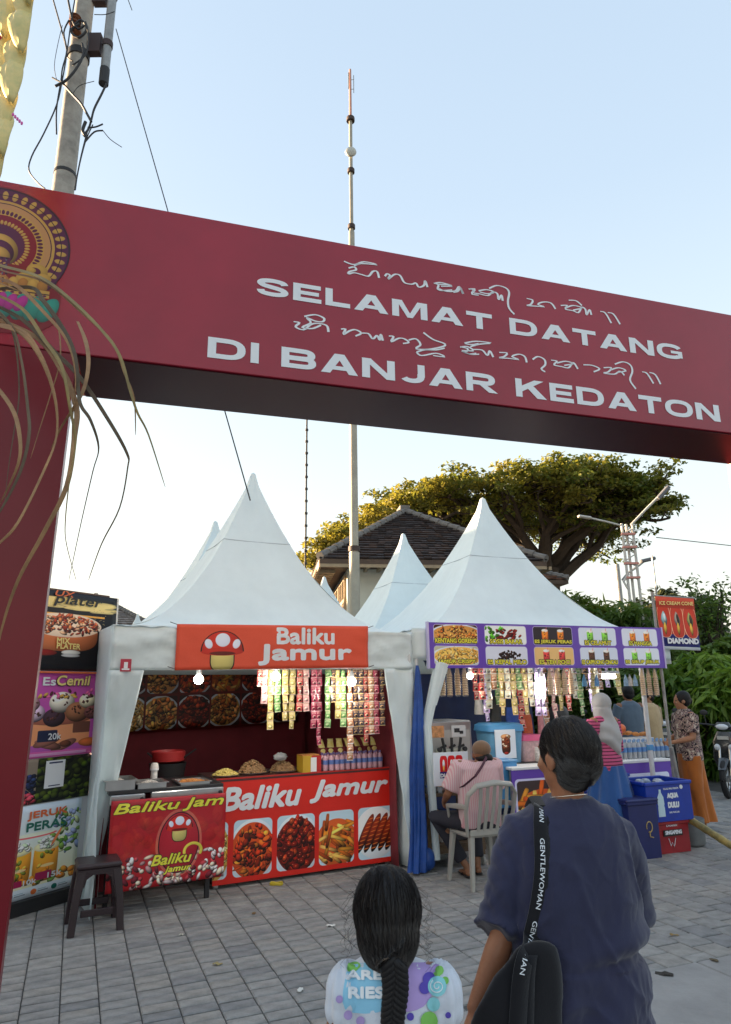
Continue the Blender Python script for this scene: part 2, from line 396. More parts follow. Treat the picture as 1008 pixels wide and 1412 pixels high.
vis = sorted([c for c in cells if visible(c[5]) and c[0] < 11], key=lambda c: c[0])
near = vis[:300]; ns = set(id(c) for c in near)
pm = {}
for c in near:
    key = (round(c[3], 2), rnd.randrange(6))
    if key not in pm:
        o = paver_mesh(.2, c[3], m_pav[key[1]], 0).build('paver', m_pav[key[1]], pave); pm[key] = o.data
    else:
        o = bpy.data.objects.new('paver', pm[key]); COL.objects.link(o); o.parent = pave
    w = PV.w(c[1], c[2]); o.location = (w.x, w.y, rnd.uniform(-.003, .001)); o.rotation_euler = (rnd.gauss(0, .006), rnd.gauss(0, .005), rad(22.5)+rnd.gauss(0, .006)+math.pi*rnd.randrange(2))
far = [MB() for _ in range(6)]
for c in cells:
    if id(c) in ns or c[5].length > 13 or c[5].x < -6.5 or c[5].x > 9: continue
    k = rnd.randrange(6); pmq = paver_mesh(.2, c[3], None, 0); R = rotz(rad(22.5)+rnd.gauss(0, .005)); w = PV.w(c[1], c[2], rnd.uniform(-.003, .001))
    far[k].add([R @ p+w for p in pmq.v], pmq.f)
fm = MB(); idx = []
for k in range(6):
    n = len(fm.v); fm.v += far[k].v; fm.f += [[n+j for j in f] for f in far[k].f]; idx += [k]*len(far[k].f)
o = stuff(fm.build('paving_stones', m_pav, pave)); o.data.polygons.foreach_set('material_index', idx)
# concrete apron in front of the paving, cast in slabs
ap = struct(MB().add([PV.w(-14, -9, -.012), PV.w(20, -9, -.012), PV.w(20, 0, -.012), PV.w(-14, 0, -.012)], [(0, 1, 2, 3)]).build('concrete_apron', m_bed))
xs = [-14, -10.5, -7, -3.6, -.9, .22, 1.75, 3.4, 6, 9, 13, 20]
ys = [-9, -6, -4, -2.2, -.72, 0]
for j in range(len(ys)-1):
    for i in range(len(xs)-1):
        sx = .0 if j == 4 else (j % 2)*.4
        w = xs[i+1]-xs[i]; d = ys[j+1]-ys[j]; b = MB(); b.box((0, 0, -.02), (w-.012, d-.012, .04), bev=.006)
        o = b.build('concrete_slab', m_slab, ap); p = PV.w((xs[i]+xs[i+1])/2+sx, (ys[j]+ys[j+1])/2); o.location = (p.x, p.y, .001+rnd.uniform(-.001, .001)); o.rotation_euler = (0, 0, rad(22.5))
# ================================================================== WELCOME GATE
G = Fr((-.461*3.3, 3.3), 17.5)
def Gd(): return dict(loc=G.w(0, 0), rz=rad(G.az))
m_red = mat('gate_red', (.32, .012, .030), .24, spec=.45, var=.2, vs=1.1, bump=.10, bs=1.6, coat=.12)
m_redd = mat('gate_red_inner', (.19, .01, .014), .2, spec=.5, bump=.02, bs=4, coat=.3)
m_white = mat('vinyl_white', (.8, .82, .84), .5)
gate = thing('welcome_gate', 'large glossy dark red gate with white welcome lettering spanning the whole view', 'gate', **Gd())
ZB, ZT, GW = 3.40, 4.376, float(G.pt(1001, 637, .57)[0])
b = MB(); b.box(((GW)/2, .285, (ZB+ZT)/2+.002), (GW+2.1, .57, ZT-ZB), bev=.004); b.build('beam', m_red, gate)
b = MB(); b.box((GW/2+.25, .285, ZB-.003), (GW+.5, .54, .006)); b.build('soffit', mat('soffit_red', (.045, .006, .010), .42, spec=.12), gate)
b = MB(); b.prism([(-1.1, 0), (-.06, 0), (-.004, ZB-.004), (-1.1, ZB-.004)], .001, .07); b.build('pillar', mat('gate_red_pillar', (.17, .006, .013), .28, spec=.35, var=.15, vs=.8, bump=.08, bs=2), gate)
b = MB(); b.box((GW+.5, .33, ZB/2-.002), (1.0, .48, ZB-.004), bev=.006); b.build('pillar', m_redd, gate)
# extended heavy sans letters, drawn with an elliptical pen (wide stems, thinner bars)
PA, PBB = .178, .112
def arcp(cx, cz, rx, rz, a0, a1, n=14, p=2.5):
    out = []
    for i in range(n+1):
        t = rad(a0+(a1-a0)*i/n); c, q = math.cos(t), math.sin(t); out.append((cx+rx*math.copysign(abs(c)**(2/p), c), cz+rz*math.copysign(abs(q)**(2/p), q)))
    return out
def glyph(ch):
    V = 2*PA; H1 = .235
    bx = lambda x0, z0, x1, z1: [(x0, z0), (x1, z0), (x1, z1), (x0, z1)]
    if ch == 'I': return V, [bx(0, 0, V, 1)], []
    if ch == 'E': return 1.36, [bx(0, 0, V, 1), bx(.2, 0, 1.36, H1), bx(.2, .39, 1.24, .6), bx(.2, 1-H1, 1.33, 1)], []
    if ch == 'L': return 1.22, [bx(0, 0, V, 1), bx(.2, 0, 1.22, .25)], []
    if ch == 'T': return 1.45, [bx(.725-PA, 0, .725+PA, 1), bx(0, .755, 1.45, 1)], []
    if ch == 'A': return 1.74, [[(0, 0), (.43, 0), (1.08, 1), (.64, 1)], [(1.74, 0), (1.31, 0), (.66, 1), (1.10, 1)], bx(.42, .18, 1.32, .375)], []
    if ch == 'M': return 1.86, [bx(0, 0, .36, 1), bx(1.50, 0, 1.86, 1), [(0, 1), (.52, 1), (1.07, 0), (.79, 0), (.2, 1)], [(1.86, 1), (1.34, 1), (.79, 0), (1.07, 0), (1.66, 1)]], []
    if ch == 'N': return 1.6, [bx(0, 0, .38, 1), bx(1.22, 0, 1.6, 1), [(0, 1), (.42, 1), (1.6, 0), (1.18, 0)]], []
    if ch == 'K': return 1.72, [bx(0, 0, V, 1), [(.3, .28), (.3, .60), (1.07, 1), (1.6, 1)], [(.62, .56), (1.02, .66), (1.72, 0), (1.18, 0)]], []
    if ch == 'D': return 1.64, [bx(0, 0, V, 1)], [[(.3, 1-PBB), (.75, 1-PBB)]+arcp(.8, .5, .64, .5-PBB, 88, -88)+[(.75, PBB), (.3, PBB)]]
    if ch == 'O': return 1.8, [], [arcp(.9, .5, .9-PA, .5-PBB, 90, 451, 34)]
    if ch == 'B': return 1.6, [bx(0, 0, V, 1)], [[(.3, 1-PBB), (.85, 1-PBB)]+arcp(1.0, .70, .36, .182, 80, -80)+[(.85, .51), (.3, .51)], [(.3, .50), (.9, .50)]+arcp(1.03, .31, .37, .192, 80, -80)+[(.9, PBB), (.3, PBB)]]
    if ch == 'R': return 1.68, [bx(0, 0, V, 1), [(.62, .44), (1.02, .44), (1.68, 0), (1.2, 0)]], [[(.3, 1-PBB), (.85, 1-PBB)]+arcp(1.0, .68, .38, .202, 80, -80)+[(.85, .478), (.3, .478)]]
    if ch == 'J': return 1.3, [bx(1.3-V, .36, 1.3, 1)], [[(1.1, .5), (1.1, .4)]+arcp(.65, .36, .45, .242, 0, -150, 14, 2.2)]
    if ch == 'G': return 1.78, [bx(.95, .38, 1.72, .56), bx(1.72-V*.85, .12, 1.72, .56)], [arcp(.9, .5, .9-PA, .5-PBB, 32, 318, 30)]
    if ch == 'S': return 1.52, [], [smooth_poly([(1.32, .70), (1.2, .83), (.76, .885), (.33, .83), (.2, .70), (.36, .58), (.76, .51), (1.17, .43), (1.32, .30), (1.2, .17), (.76, .115), (.3, .17), (.19, .32)], 4)]
    return .6, [], []
def smooth_poly(pts, k=4):
    n = len(pts); out = []
    for i in range(n-1):
        p0, p1, p2, p3 = pts[max(i-1, 0)], pts[i], pts[i+1], pts[min(i+2, n-1)]
        for j in range(k):
            t = j/k; out.append(tuple(.5*((2*b_)+(-a+c)*t+(2*a-5*b_+4*c-d)*t*t+(-a+3*b_-3*c+d)*t**3) for a, b_, c, d in zip(p0, p1, p2, p3)))
    out.append(tuple(pts[-1])); return out
def gline(t, x0, z0, x1, z1, h):
    tot = 0; xs_ = []
    for c in t:
        xs_.append(tot); tot += (glyph(c)[0]+.2) if c != ' ' else .8
    tot -= .2; k = (x1-x0)/tot
    for c, xo in zip(t, xs_):
        if c == ' ': continue
        w, polys, strips = glyph(c); b = MB(); lay = 0
        for P in polys:
            b.add([(x0+(xo+p[0])*k, -.003-lay*.00015, z0+p[1]*h) for p in P], [list(range(len(P)))]); lay += 1
        for P in strips:
            n = len(P); vs = []
            for i in range(n):
                a, d = P[max(i-1, 0)], P[min(i+1, n-1)]
                dx, dz = d[0]-a[0], d[1]-a[1]; L = math.hypot(dx, dz) or 1; nx, nz_ = -dz/L, dx/L; q = math.hypot(PA*nx, PBB*nz_); ox, oz = PA*PA*nx/q, PBB*PBB*nz_/q
                vs += [(x0+(xo+P[i][0]+ox)*k, -.003-lay*.00015, z0+(P[i][1]+oz)*h), (x0+(xo+P[i][0]-ox)*k, -.003-lay*.00015, z0+(P[i][1]-oz)*h)]
            b.add(vs, [(2*i, 2*i+1, 2*i+3, 2*i+2) for i in range(n-1)]); lay += 1
        b.build('letter', m_white, gate)
gline('SELAMAT DATANG', .935, 3.922, 4.02, 3.922, .118)
gline('DI BANJAR KEDATON', .672, 3.475, 4.272, 3.475, .128)
b = MB(); b.box((GW/2, .5745, (ZB+ZT)/2+.002), (GW+2.04, .006, ZT-ZB-.06)); b.build('back_panel', mat('bounce_cut_grey', (.42, .42, .41), .6, var=.2, vs=2), gate)  # unseen grey panel added to keep red bounce off the tent fronts
# script in Balinese letters, drawn as strokes over the two lines
s1, s2 = 400/1008, 408/1008
def c3(pts): return [(260+x/2.52, 330+y/2.52) for x, y in pts]
def c4(pts): return [(600+x/2.4706, 350+y/2.4706) for x, y in pts]
SCR = [c3([(540, 76), (575, 88), (610, 78), (655, 88), (600, 84), (575, 92)]), c3([(556, 100), (575, 96), (582, 106), (560, 112), (556, 120), (575, 116), (600, 122), (625, 128), (640, 112), (655, 112), (662, 134)]),
       c3([(682, 128), (690, 120), (700, 126), (694, 138), (716, 122), (735, 126), (750, 150), (775, 156), (790, 152), (800, 166), (818, 160), (822, 144), (830, 166)]),
       c3([(852, 152), (868, 158), (866, 172), (880, 178), (916, 176)]), c3([(866, 156), (900, 158), (916, 164)]), c3([(920, 184), (936, 180), (944, 168), (953, 188)]),
       c3([(975, 172), (990, 176), (985, 190), (1008, 194)]), c4([(0, 100), (20, 98), (50, 106), (52, 110), (20, 110)]), c4([(10, 118), (40, 128), (70, 126), (82, 112), (96, 136)]),
       c4([(114, 120), (135, 120), (130, 132), (150, 136), (180, 142), (196, 130), (212, 136), (216, 156), (226, 140), (230, 160)]), c4([(148, 126), (176, 122), (200, 130), (180, 136), (152, 130)]),
       c4([(184, 118), (210, 108), (240, 116), (252, 132), (248, 160), (252, 185), (270, 206)]),
       c4([(312, 152), (332, 158), (326, 172), (312, 176), (340, 178), (372, 180), (350, 172), (370, 164), (395, 168), (410, 188)]),
       c4([(428, 176), (450, 176), (444, 188), (470, 194), (488, 200), (500, 182), (512, 190), (516, 208), (526, 190), (532, 208)]), c4([(446, 184), (470, 176), (500, 184), (470, 192)]), c4([(455, 158), (480, 160), (500, 176)]),
       c4([(562, 196), (580, 202), (600, 236)]), c4([(588, 200), (608, 206), (630, 240)]),
       c3([(365, 286), (385, 290), (372, 304), (400, 314), (425, 296), (450, 292), (480, 300), (486, 322)]), c3([(402, 268), (440, 262), (470, 274), (466, 286), (440, 284), (410, 272), (425, 290), (395, 306), (430, 310), (460, 298)]),
       c3([(530, 312), (545, 312), (538, 330), (560, 318), (580, 314), (600, 326), (580, 336)]), c3([(600, 326), (625, 328), (640, 346), (655, 334), (664, 350), (668, 330), (675, 352)]),
       c3([(696, 336), (712, 338), (704, 356), (730, 344), (750, 346), (765, 358), (745, 362)]), c3([(765, 350), (790, 346), (806, 366), (790, 380), (835, 382), (885, 372), (888, 362), (850, 348), (816, 324)]),
       c3([(792, 392), (820, 384), (860, 384), (890, 378)]), c3([(792, 392), (810, 404), (860, 396), (890, 408), (850, 404)]),
       c3([(946, 374), (970, 380), (965, 390), (950, 388), (975, 398), (1000, 396)]), c3([(960, 362), (985, 366), (1008, 362)]),
       c4([(85, 318), (110, 316), (130, 330), (92, 330), (120, 342), (150, 342)]), c4([(100, 304), (140, 298), (190, 304), (150, 308), (120, 316)]), c4([(130, 326), (160, 328), (178, 346), (186, 330), (198, 352)]),
       c4([(218, 336), (245, 338), (235, 350), (218, 354), (250, 356), (285, 360), (262, 350), (285, 342), (305, 350), (312, 370)]),
       c4([(332, 360), (350, 350), (372, 360), (375, 378), (362, 392), (375, 402)]), c4([(395, 362), (415, 366), (405, 378), (430, 384), (455, 388), (470, 370), (486, 392)]), c4([(415, 372), (445, 366), (470, 374), (440, 380)]),
       c4([(505, 378), (535, 380), (560, 392), (540, 402)]), c4([(574, 388), (600, 388), (590, 402), (574, 406), (610, 410), (630, 400), (645, 414)]), c4([(596, 396), (625, 388), (650, 398), (620, 404)]),
       c4([(612, 376), (640, 368), (664, 378), (672, 400), (664, 430), (684, 460)]), c4([(705, 402), (722, 408), (744, 442)]), c4([(730, 404), (750, 412), (768, 444)])]
for li, SCL in enumerate((SCR[:17], SCR[17:])):
  b = MB()
  for st in SCL:
      P = smooth_poly([tuple(G.pt(x, y, -.003))[::2] for x, y in st], 4)
      vs = []; n = len(P)
      for i in range(n):
          a, c = P[max(i-1, 0)], P[min(i+1, n-1)]; dx, dz = c[0]-a[0], c[1]-a[1]; L = math.hypot(dx, dz) or 1
          hw = .0056*(.6+.8*abs(dz/L)); vs += [(P[i][0]-dz/L*hw, -.0032, P[i][1]+dx/L*hw), (P[i][0]+dz/L*hw, -.0032, P[i][1]-dx/L*hw)]
      b.add(vs, [(2*i, 2*i+1, 2*i+3, 2*i+2) for i in range(n-1)])
  b.build('script_lettering', m_white, gate)
# emblem: a fan-shaped crest on a lotus base, printed vinyl
em = Cv(512, 560); M0 = np.zeros((560, 512), np.float32)
gold, dk, pur, mag, teal = (.82, .66, .33), (.2, .1, .2), (.36, .12, .3), (.55, .08, .2), (.2, .62, .55)
RED = (.53, .1, .16); em.a[:] = RED
cx, cy = 256, 330
def ring(r0, r1, c, n=0, c2=None, rr=9, squash=1.0):
    Y, X = np.mgrid[0:560, 0:512]; d = np.hypot((X-cx), (Y-cy)/squash); em.fill(((d < r1) & (d >= r0)).astype(np.float32), c)
    if n:
        rm = (r0+r1)/2
        for k in range(n):
            t = 2*math.pi*k/n; em.ell(cx+math.cos(t)*rm, cy+math.sin(t)*rm, rr, rr*.55, c2, rot=t, hi=.1)
ring(0, 226, dk); ring(176, 220, pur, 40, gold, 17); ring(196, 199, dk); ring(168, 176, gold); ring(160, 165, dk); ring(140, 168, (.8, .6, .4)); ring(163, 166, dk)
ring(118, 142, gold, 60, pur, 9); ring(96, 118, mag, 0); ring(80, 98, mag, 48, gold, 9); ring(0, 80, pur)
em.ell(cx, cy-22, 62, 66, gold); em.ell(cx, cy-30, 50, 50, pur); em.ell(cx, cy-44, 40, 38, gold); em.rect(cx-42, 235, cx+42, 285, pur)
for sx in (-1, 1):
    em.fill(em.mask(cx+sx*85-50, 200, cx+sx*85+50, 262), RED)
    for (dx, yy, r, c) in ((128, 250, 34, gold), (120, 246, 20, pur), (112, 250, 13, gold), (150, 222, 26, gold), (95, 215, 30, gold), (132, 205, 22, gold), (146, 215, 9, pur)): em.ell(cx+sx*dx, yy, r, r*.8, c, hi=.15)
em.rect(0, 0, 512, 182, RED)
for k in range(11):
    em.ell(cx-150+k*30, 192, 17, 24, gold if k % 2 else (.72, .5, .25), hi=.2)
em.rect(cx-175, 150, cx+175, 178, gold); em.rect(cx-175, 162, cx+175, 166, dk)
for k in range(14): em.ell(cx-165+k*25, 157, 6, 4, pur, hi=0)
for k in range(9): em.ell(cx+(k-4)*44, 105, 27, 52, teal, rot=(k-4)*-.12, hi=.25)
for k in range(7): em.ell(cx+(k-3)*30, 118, 17, 34, (.75, .2, .6), rot=(k-3)*-.15, hi=.2)
for k in range(40): em.ell(cx+rs.uniform(-38, 38), rs.uniform(190, 285), 5, 3, pick([gold, dk, (.4, .4, .5)]), rot=rs.uniform(0, 3), hi=0)
b = MB(); n = 64
def rel(x, z): return ((x+.44+.398)/.796, (z-3.465)/.87)
poly = [(-.44+.352*math.cos(t), 3.985+.352*math.sin(t)) for t in np.linspace(-.55, math.pi+.55, 40)]
poly = poly+[(-.76, 3.74), (-.77, 3.60), (-.66, 3.48), (-.44, 3.46), (-.22, 3.48), (-.12, 3.56), (-.11, 3.70), (-.12, 3.76)]
b.v = [Vector((x, -.003, z)) for x, z in poly]; b.f = [list(range(len(poly)))[::-1]]; b.uv[0] = [rel(x, z) for x, z in poly][::-1]
b.build('emblem', printmat('emblem_print', em.a*.78, .35), gate)
# ================================================================== dried fronds hanging at the left and the yellow penjor
m_fr = [mat('dry_frond_a', (.36, .2, .09), .6, var=.4, vs=8), mat('dry_frond_b', (.12, .085, .05), .6, var=.4, vs=8), mat('dry_frond_c', (.28, .2, .065), .5, var=.35, vs=8)]
FR = [([(-40, 355), (0, 366), (55, 382), (100, 415), (140, 455), (165, 490), (180, 540), (190, 570), (205, 600), (228, 672)], 6, 2),
      ([(-40, 350), (0, 372), (60, 388), (110, 428), (155, 472), (172, 515), (185, 550), (187, 600)], 5, 0),
      ([(-30, 402), (40, 396), (60, 415), (88, 455), (103, 490), (108, 540), (112, 560), (125, 580), (136, 617), (128, 650), (112, 720), (95, 800)], 6, 1),
      ([(-30, 410), (30, 440), (75, 485), (110, 520), (150, 580), (175, 625), (176, 645), (165, 700), (140, 750), (122, 800)], 6, 1),
      ([(-30, 445), (25, 455), (55, 490), (75, 545), (78, 600), (60, 650), (25, 720), (0, 748), (-30, 775)], 9, 0),
      ([(-30, 405), (15, 450), (30, 500), (38, 560), (40, 600), (28, 650), (0, 705), (-25, 740)], 8, 1),
      ([(-30, 430), (50, 465), (85, 510), (105, 560), (103, 600), (92, 670), (60, 735), (25, 800), (3, 865), (-8, 920)], 8, 0),
      ([(107, 443), (118, 470), (122, 500), (116, 535), (100, 565), (84, 590), (70, 620)], 6, 0),
      ([(-20, 515), (15, 560), (27, 600), (25, 640), (0, 695)], 6, 0),
      ([(-20, 400), (30, 425), (62, 470), (85, 505), (96, 560), (104, 610), (96, 660), (90, 720), (92, 752), (105, 800)], 5, 2),
      ([(-20, 380), (20, 392), (60, 430), (92, 470), (104, 520), (100, 580), (98, 640)], 5, 0)]
fr = thing('palm_frond', 'dried brown palm frond blades drooping in front of the red gate at left', 'palm frond', loc=dep(-60, 400, 2.85))
def ribbon(b, P, wid, n=3, tw=.9, seed=0):
    P = smooth_poly([tuple(p) for p in P], 5); m = len(P); vs = []
    for i, p in enumerate(P):
        p = Vector(p); d = (Vector(P[min(i+1, m-1)])-Vector(P[max(i-1, 0)])).normalized(); s = d.cross(Vector((math.sin(seed+i*.05*tw), -1, math.sin(seed*2+i*.11)*.5))).normalized()
        k = i/(m-1); w = wid*(min(1, .5+k*3))*(1-k)**.6+.0006; nn = d.cross(s)
        vs += [p-s*w, p+nn*w*.35, p+s*w]
    b.add(vs, [q for i in range(m-1) for q in ((3*i, 3*i+1, 3*i+4, 3*i+3), (3*i+1, 3*i+2, 3*i+5, 3*i+4))])
for i, (pts, w, k) in enumerate(FR):
    n = len(pts); P = [dep(x, y, 2.85-.25*math.sin(3.1*j/n)+.03*(i % 4)) for j, (x, y) in enumerate(pts)]
    b = MB(); ribbon(b, P, w*.0018, seed=i); b.build('leaf_blade', m_fr[k], fr, smooth=True, world=True, sol=.0012)
r9 = random.Random(21)
for i in range(2):
    x0, y0 = -30, r9.uniform(360, 470); sp = r9.uniform(30, 150); dr = r9.uniform(140, 330); P = [dep(x0+sp*math.sin(min(1.6, k*.34))*(1 if k < 5 else 1-.12*(k-5)), y0+dr*(k/8)**1.7+8*math.sin(k*1.3+i), 2.8+.05*(i % 5)) for k in range(9)]
    b = MB(); ribbon(b, P, .004, seed=i*1.7); b.build('leaf_blade', m_fr[i % 3], fr, smooth=True, world=True, sol=.0008)
b = MB(); b.tube([dep(-190, 300, 2.9), dep(-90, 340, 2.9), dep(-30, 375, 2.85), dep(-22, 410, 2.85), dep(-25, 450, 2.85)], .008); b.build('stalk', m_fr[1], fr, smooth=True, world=True)
pj = thing('penjor', 'bamboo pole wrapped in red cloth with overlapping pale yellow leaf scales at top left', 'penjor', loc=gz(-330, 1400)+Vector((0, -.9, 0)))
m_pale = mat('janur_leaf', (.78, .60, .24), .55, var=.25, vs=20, var2=(.55, .5, .2))
b = MB(); base = MW[pj.name].translation
b.tube([base, dep(-150, 700, 2.7), dep(-20, 150, 2.6), dep(14, -10, 2.6), dep(40, -150, 2.6), dep(100, -380, 2.7)], [.035, .03, .02, .018, .014, .006]); b.build('pole', mat('red_cloth', (.42, .02, .06), .6, var=.2, vs=15), pj, smooth=True, world=True)
k = 0
for (x, y) in [(52, -18), (48, 12), (42, 48), (36, 88), (30, 120), (22, 155), (16, 192), (8, 224), (52, -60), (30, -10), (20, 30), (16, 66), (10, 102), (4, 136), (-6, 170), (-14, 205), (-20, 240), (56, -100)]:
    D = 2.55+.03*(k % 2)+(.06 if k > 8 else 0); P0 = dep(x-8, y-36, D+.02); P1 = dep(x-13, y+24, D-.03); w = .056; b = MB()
    def leaf(u, v, P0=P0, P1=P1, w=w, k=k):
        t = v; hw = w*math.sin(math.pi*min(1, (t*.93+.05))**.8)**.7; p = P0.lerp(P1, t); a = (u-.5)*2
        return p+Vector((a*hw, -.03*math.sin(math.pi*t)-.02*(1-abs(a))+.006*math.sin(k+7*t)+.004*math.sin(9*a+4*t), -.004*abs(a)))
    b.grid(leaf, 6, 8); b.build('leaf_scale', m_pale, pj, smooth=True, world=True, sol=.0012); k += 1
b = MB()
for q in range(5): b.ell(dep(18+q*3, 158+q*3, 2.5), (.006, .005, .01), seg=6, rings=4)
b.build('flower', mat('flower_pink', (.7, .1, .4), .6), pj, world=True)
# ================================================================== POLES AND WIRES
m_conc = mat('pole_concrete', (.36, .34, .3), .8, var=.35, vs=5, bump=.3, bs=30)
m_steel = mat('galvanised', (.3, .3, .29), .45, metal=.4, var=.25, vs=8)
m_blk = mat('black_rubber', (.02, .02, .022), .6)
m_rust = mat('rust', (.2, .07, .03), .9, var=.5, vs=25)
up = thing('utility_pole', 'tall concrete utility pole with tangled black wires behind the gate at upper left', 'utility pole', loc=gz(56, 1010))
DU = 8.6; base = dep(88, 255, DU); up.location = (base.x, base.y, 0); MW[up.name] = mtx(up.location)
def U(px, py, dz=0): return dep(px, py, DU+dz)
b = MB(); b.tube([(0, 0, 0), (0, 0, base.z), (0, 0, U(105, 85).z), (0, 0, 14)], [.175, .152, .145, .13], 20); b.build('post', m_conc, up, smooth=True)
b = MB(); zc = U(104, 78).z
b.tube([(0, 0, zc-.06), (0, 0, zc+.06)], .165, 20); b.tube([(0, 0, U(88, 243).z), (0, 0, U(88, 239).z)], .158, 20); b.build('band', m_blk, up, smooth=True)
b = MB(); b.lathe([(.05, -.1), (.09, -.08), (.06, -.02), (.09, 0), (.06, .04), (.09, .06), (.05, .1)], (-.02, -.2, U(106, 45).z), 14)
b.lathe([(.05, -.06), (.08, -.03), (.05, .06)], (.02, -.19, U(106, 60).z), 14); b.build('insulator', m_rust, up, smooth=True)
pc = U(149, 55)-Vector(up.location)
b = MB(); b.tube([(pc.x, pc.y, U(149, 95).z), (pc.x, pc.y, 17)], .068, 14); b.build('side_pipe', m_steel, up, smooth=True)
b = MB(); b.tube([(pc.x, pc.y, U(148, 116).z), (pc.x, pc.y, U(149, 95).z)], .074, 14); b.build('pipe_end', m_blk, up, smooth=True)
for y in (62, -6):
    b = MB(); b.box((pc.x*.55, pc.y*.5, U(130, y).z), (.2, .12, .36)); b.tube([(pc.x, pc.y, U(149, y).z-.05), (pc.x, pc.y, U(149, y).z+.05)], .082, 14); b.build('bracket', mat('bracket_dark', (.05, .03, .03), .7), up)
W_ = [([(72, -5), (90, 60), (93, 78), (100, 84)], .012), ([(93, -5), (100, 28), (108, 40), (116, 35)], .016), ([(104, -5), (98, 30), (92, 75), (86, 110), (78, 145), (60, 185), (44, 215), (40, 235), (52, 252), (62, 260)], .011),
      ([(147, 115), (140, 130), (130, 150), (126, 165), (122, 178), (116, 185)], .017), ([(84, 112), (100, 130), (112, 143), (120, 157), (126, 168)], .018), ([(113, 60), (115, 75), (105, 95), (92, 110), (82, 116), (76, 119)], .02), ([(72, 107), (85, 114)], .014),
      ([(95, 28), (88, 45), (92, 70), (86, 95), (84, 112), (78, 150), (78, 185)], .012), ([(122, 175), (112, 215), (105, 250), (103, 262)], .012), ([(128, 172), (118, 195), (108, 235), (104, 262)], .009),
      ([(118, 195), (130, 182), (142, 180)], .012), ([(142, 180), (152, 192), (168, 203)], .006), ([(122, 176), (132, 175), (142, 171)], .012), ([(118, 168), (114, 180), (118, 188)], .026),
      ([(118, 30), (122, 50), (118, 75), (100, 90)], .012), ([(86, 35), (80, 60), (75, 90), (78, 110)], .005), ([(130, 20), (145, 20), (158, 16)], .006), ([(175, -5), (182, 14)], .006), ([(100, 130), (110, 118), (130, 112)], .005),
      ([(102, 35), (112, 28), (120, 40), (108, 52), (98, 42), (110, 33)], .02)]
for i, (pts, r) in enumerate(W_):
    P = smooth_poly([tuple(U(x, y, -.22-.05*(i % 3))) for x, y in pts], 4); b = MB(); b.tube(P, r*1.0, 6); b.build('wire', m_blk, up, smooth=True, world=True)
def cable(label, a, c, r=.009, sag=.0, n=16, loc=None):
    a = Vector(a); c = Vector(c); b = MB(); b.tube([a.lerp(c, i/n)-Vector((0, 0, sag*4*(i/n)*(1-i/n))) for i in range(n+1)], r, 5)
    return tag(b.build('cable', m_blk, smooth=True), label, 'cable')
cable('thin black cable slanting from the upper left pole down to the nearest tent peak', U(160, 40), dep(345, 690, 7.2), .008)
cable('thin black wire stretched across the sky at right behind the street lamp', dep(905, 741, 30), dep(1150, 768, 34), .02)
# ---------------- tall white antenna mast
m_mast = mat('mast_cream', (.36, .33, .26), .5, var=.2, vs=3)
DA = 13.5; a0 = dep(488, 700, DA)
am = thing('antenna_mast', 'tall slender cream mast with small round dish rising above the gate', 'mast', loc=(a0.x, a0.y, 0))
def Az(py): return dep(484, py, DA).z
b = MB(); b.tube([(0, 0, 0), (0, 0, Az(762))], .105, 16); b.build('lower_tube', m_mast, am, smooth=True)
b = MB(); b.tube([(0, 0, Az(762)), (0, 0, Az(320))], [.088, .07], 16); b.build('middle_tube', m_mast, am, smooth=True)
b = MB(); b.tube([(0, 0, Az(320)), (0, 0, Az(165))], [.045, .04], 12); b.build('upper_tube', m_mast, am, smooth=True)
b = MB(); b.tube([(0, 0, Az(165)), (0, 0, Az(96))], [.033, .028], 10); b.build('tip_tube', mat('mast_red', (.5, .25, .18), .5), am, smooth=True)
for y, r in ((757, .12), (313, .085), (236, .085), (165, .1)):
    b = MB(); b.tube([(0, 0, Az(y)-.05), (0, 0, Az(y)+.05)], r, 12); b.build('coupling', mat('clamp_brown', (.05, .03, .025), .7), am, smooth=True)
b = MB(); b.lathe([(.01, .05), (.07, .04), (.12, .01), (.135, -.03), (.12, -.03), (.06, 0)], (0, -.1, Az(213)), 20, rot=Matrix.Rotation(rad(90), 3, 'X')); b.build('dish', mat('dish_grey', (.5, .5, .44), .5), am, smooth=True)
b = MB(); q = .085
b.tube([(q, 0, Az(128)), (q, 0, Az(104))], .009, 6); b.tube([(0, 0, Az(110)), (q, 0, Az(110))], .007, 6); b.tube([(0, 0, Az(123)), (q, 0, Az(123))], .007, 6); b.tube([(-.04, 0, Az(122)), (-.04, 0, Az(100))], .012, 6); b.build('antenna', m_steel, am)
# ---------------- thin dark lattice mast with beads
DB = 26; a0 = dep(422, 700, DB)
bm_ = thing('guyed_mast', 'very thin dark mast with regular joints left of the cream mast', 'mast', loc=(a0.x, a0.y, 0))
zt = dep(420, 470, DB).z; b = MB(); b.tube([(0, 0, 0), (0, 0, zt)], .035, 8); b.build('rod', m_blk, bm_)
b = MB()
for i in range(40):
    z = zt-.5*i
    if z > 0: b.tube([(0, 0, z-.04), (0, 0, z+.04)], .065, 8)
b.build('joint', m_blk, bm_)
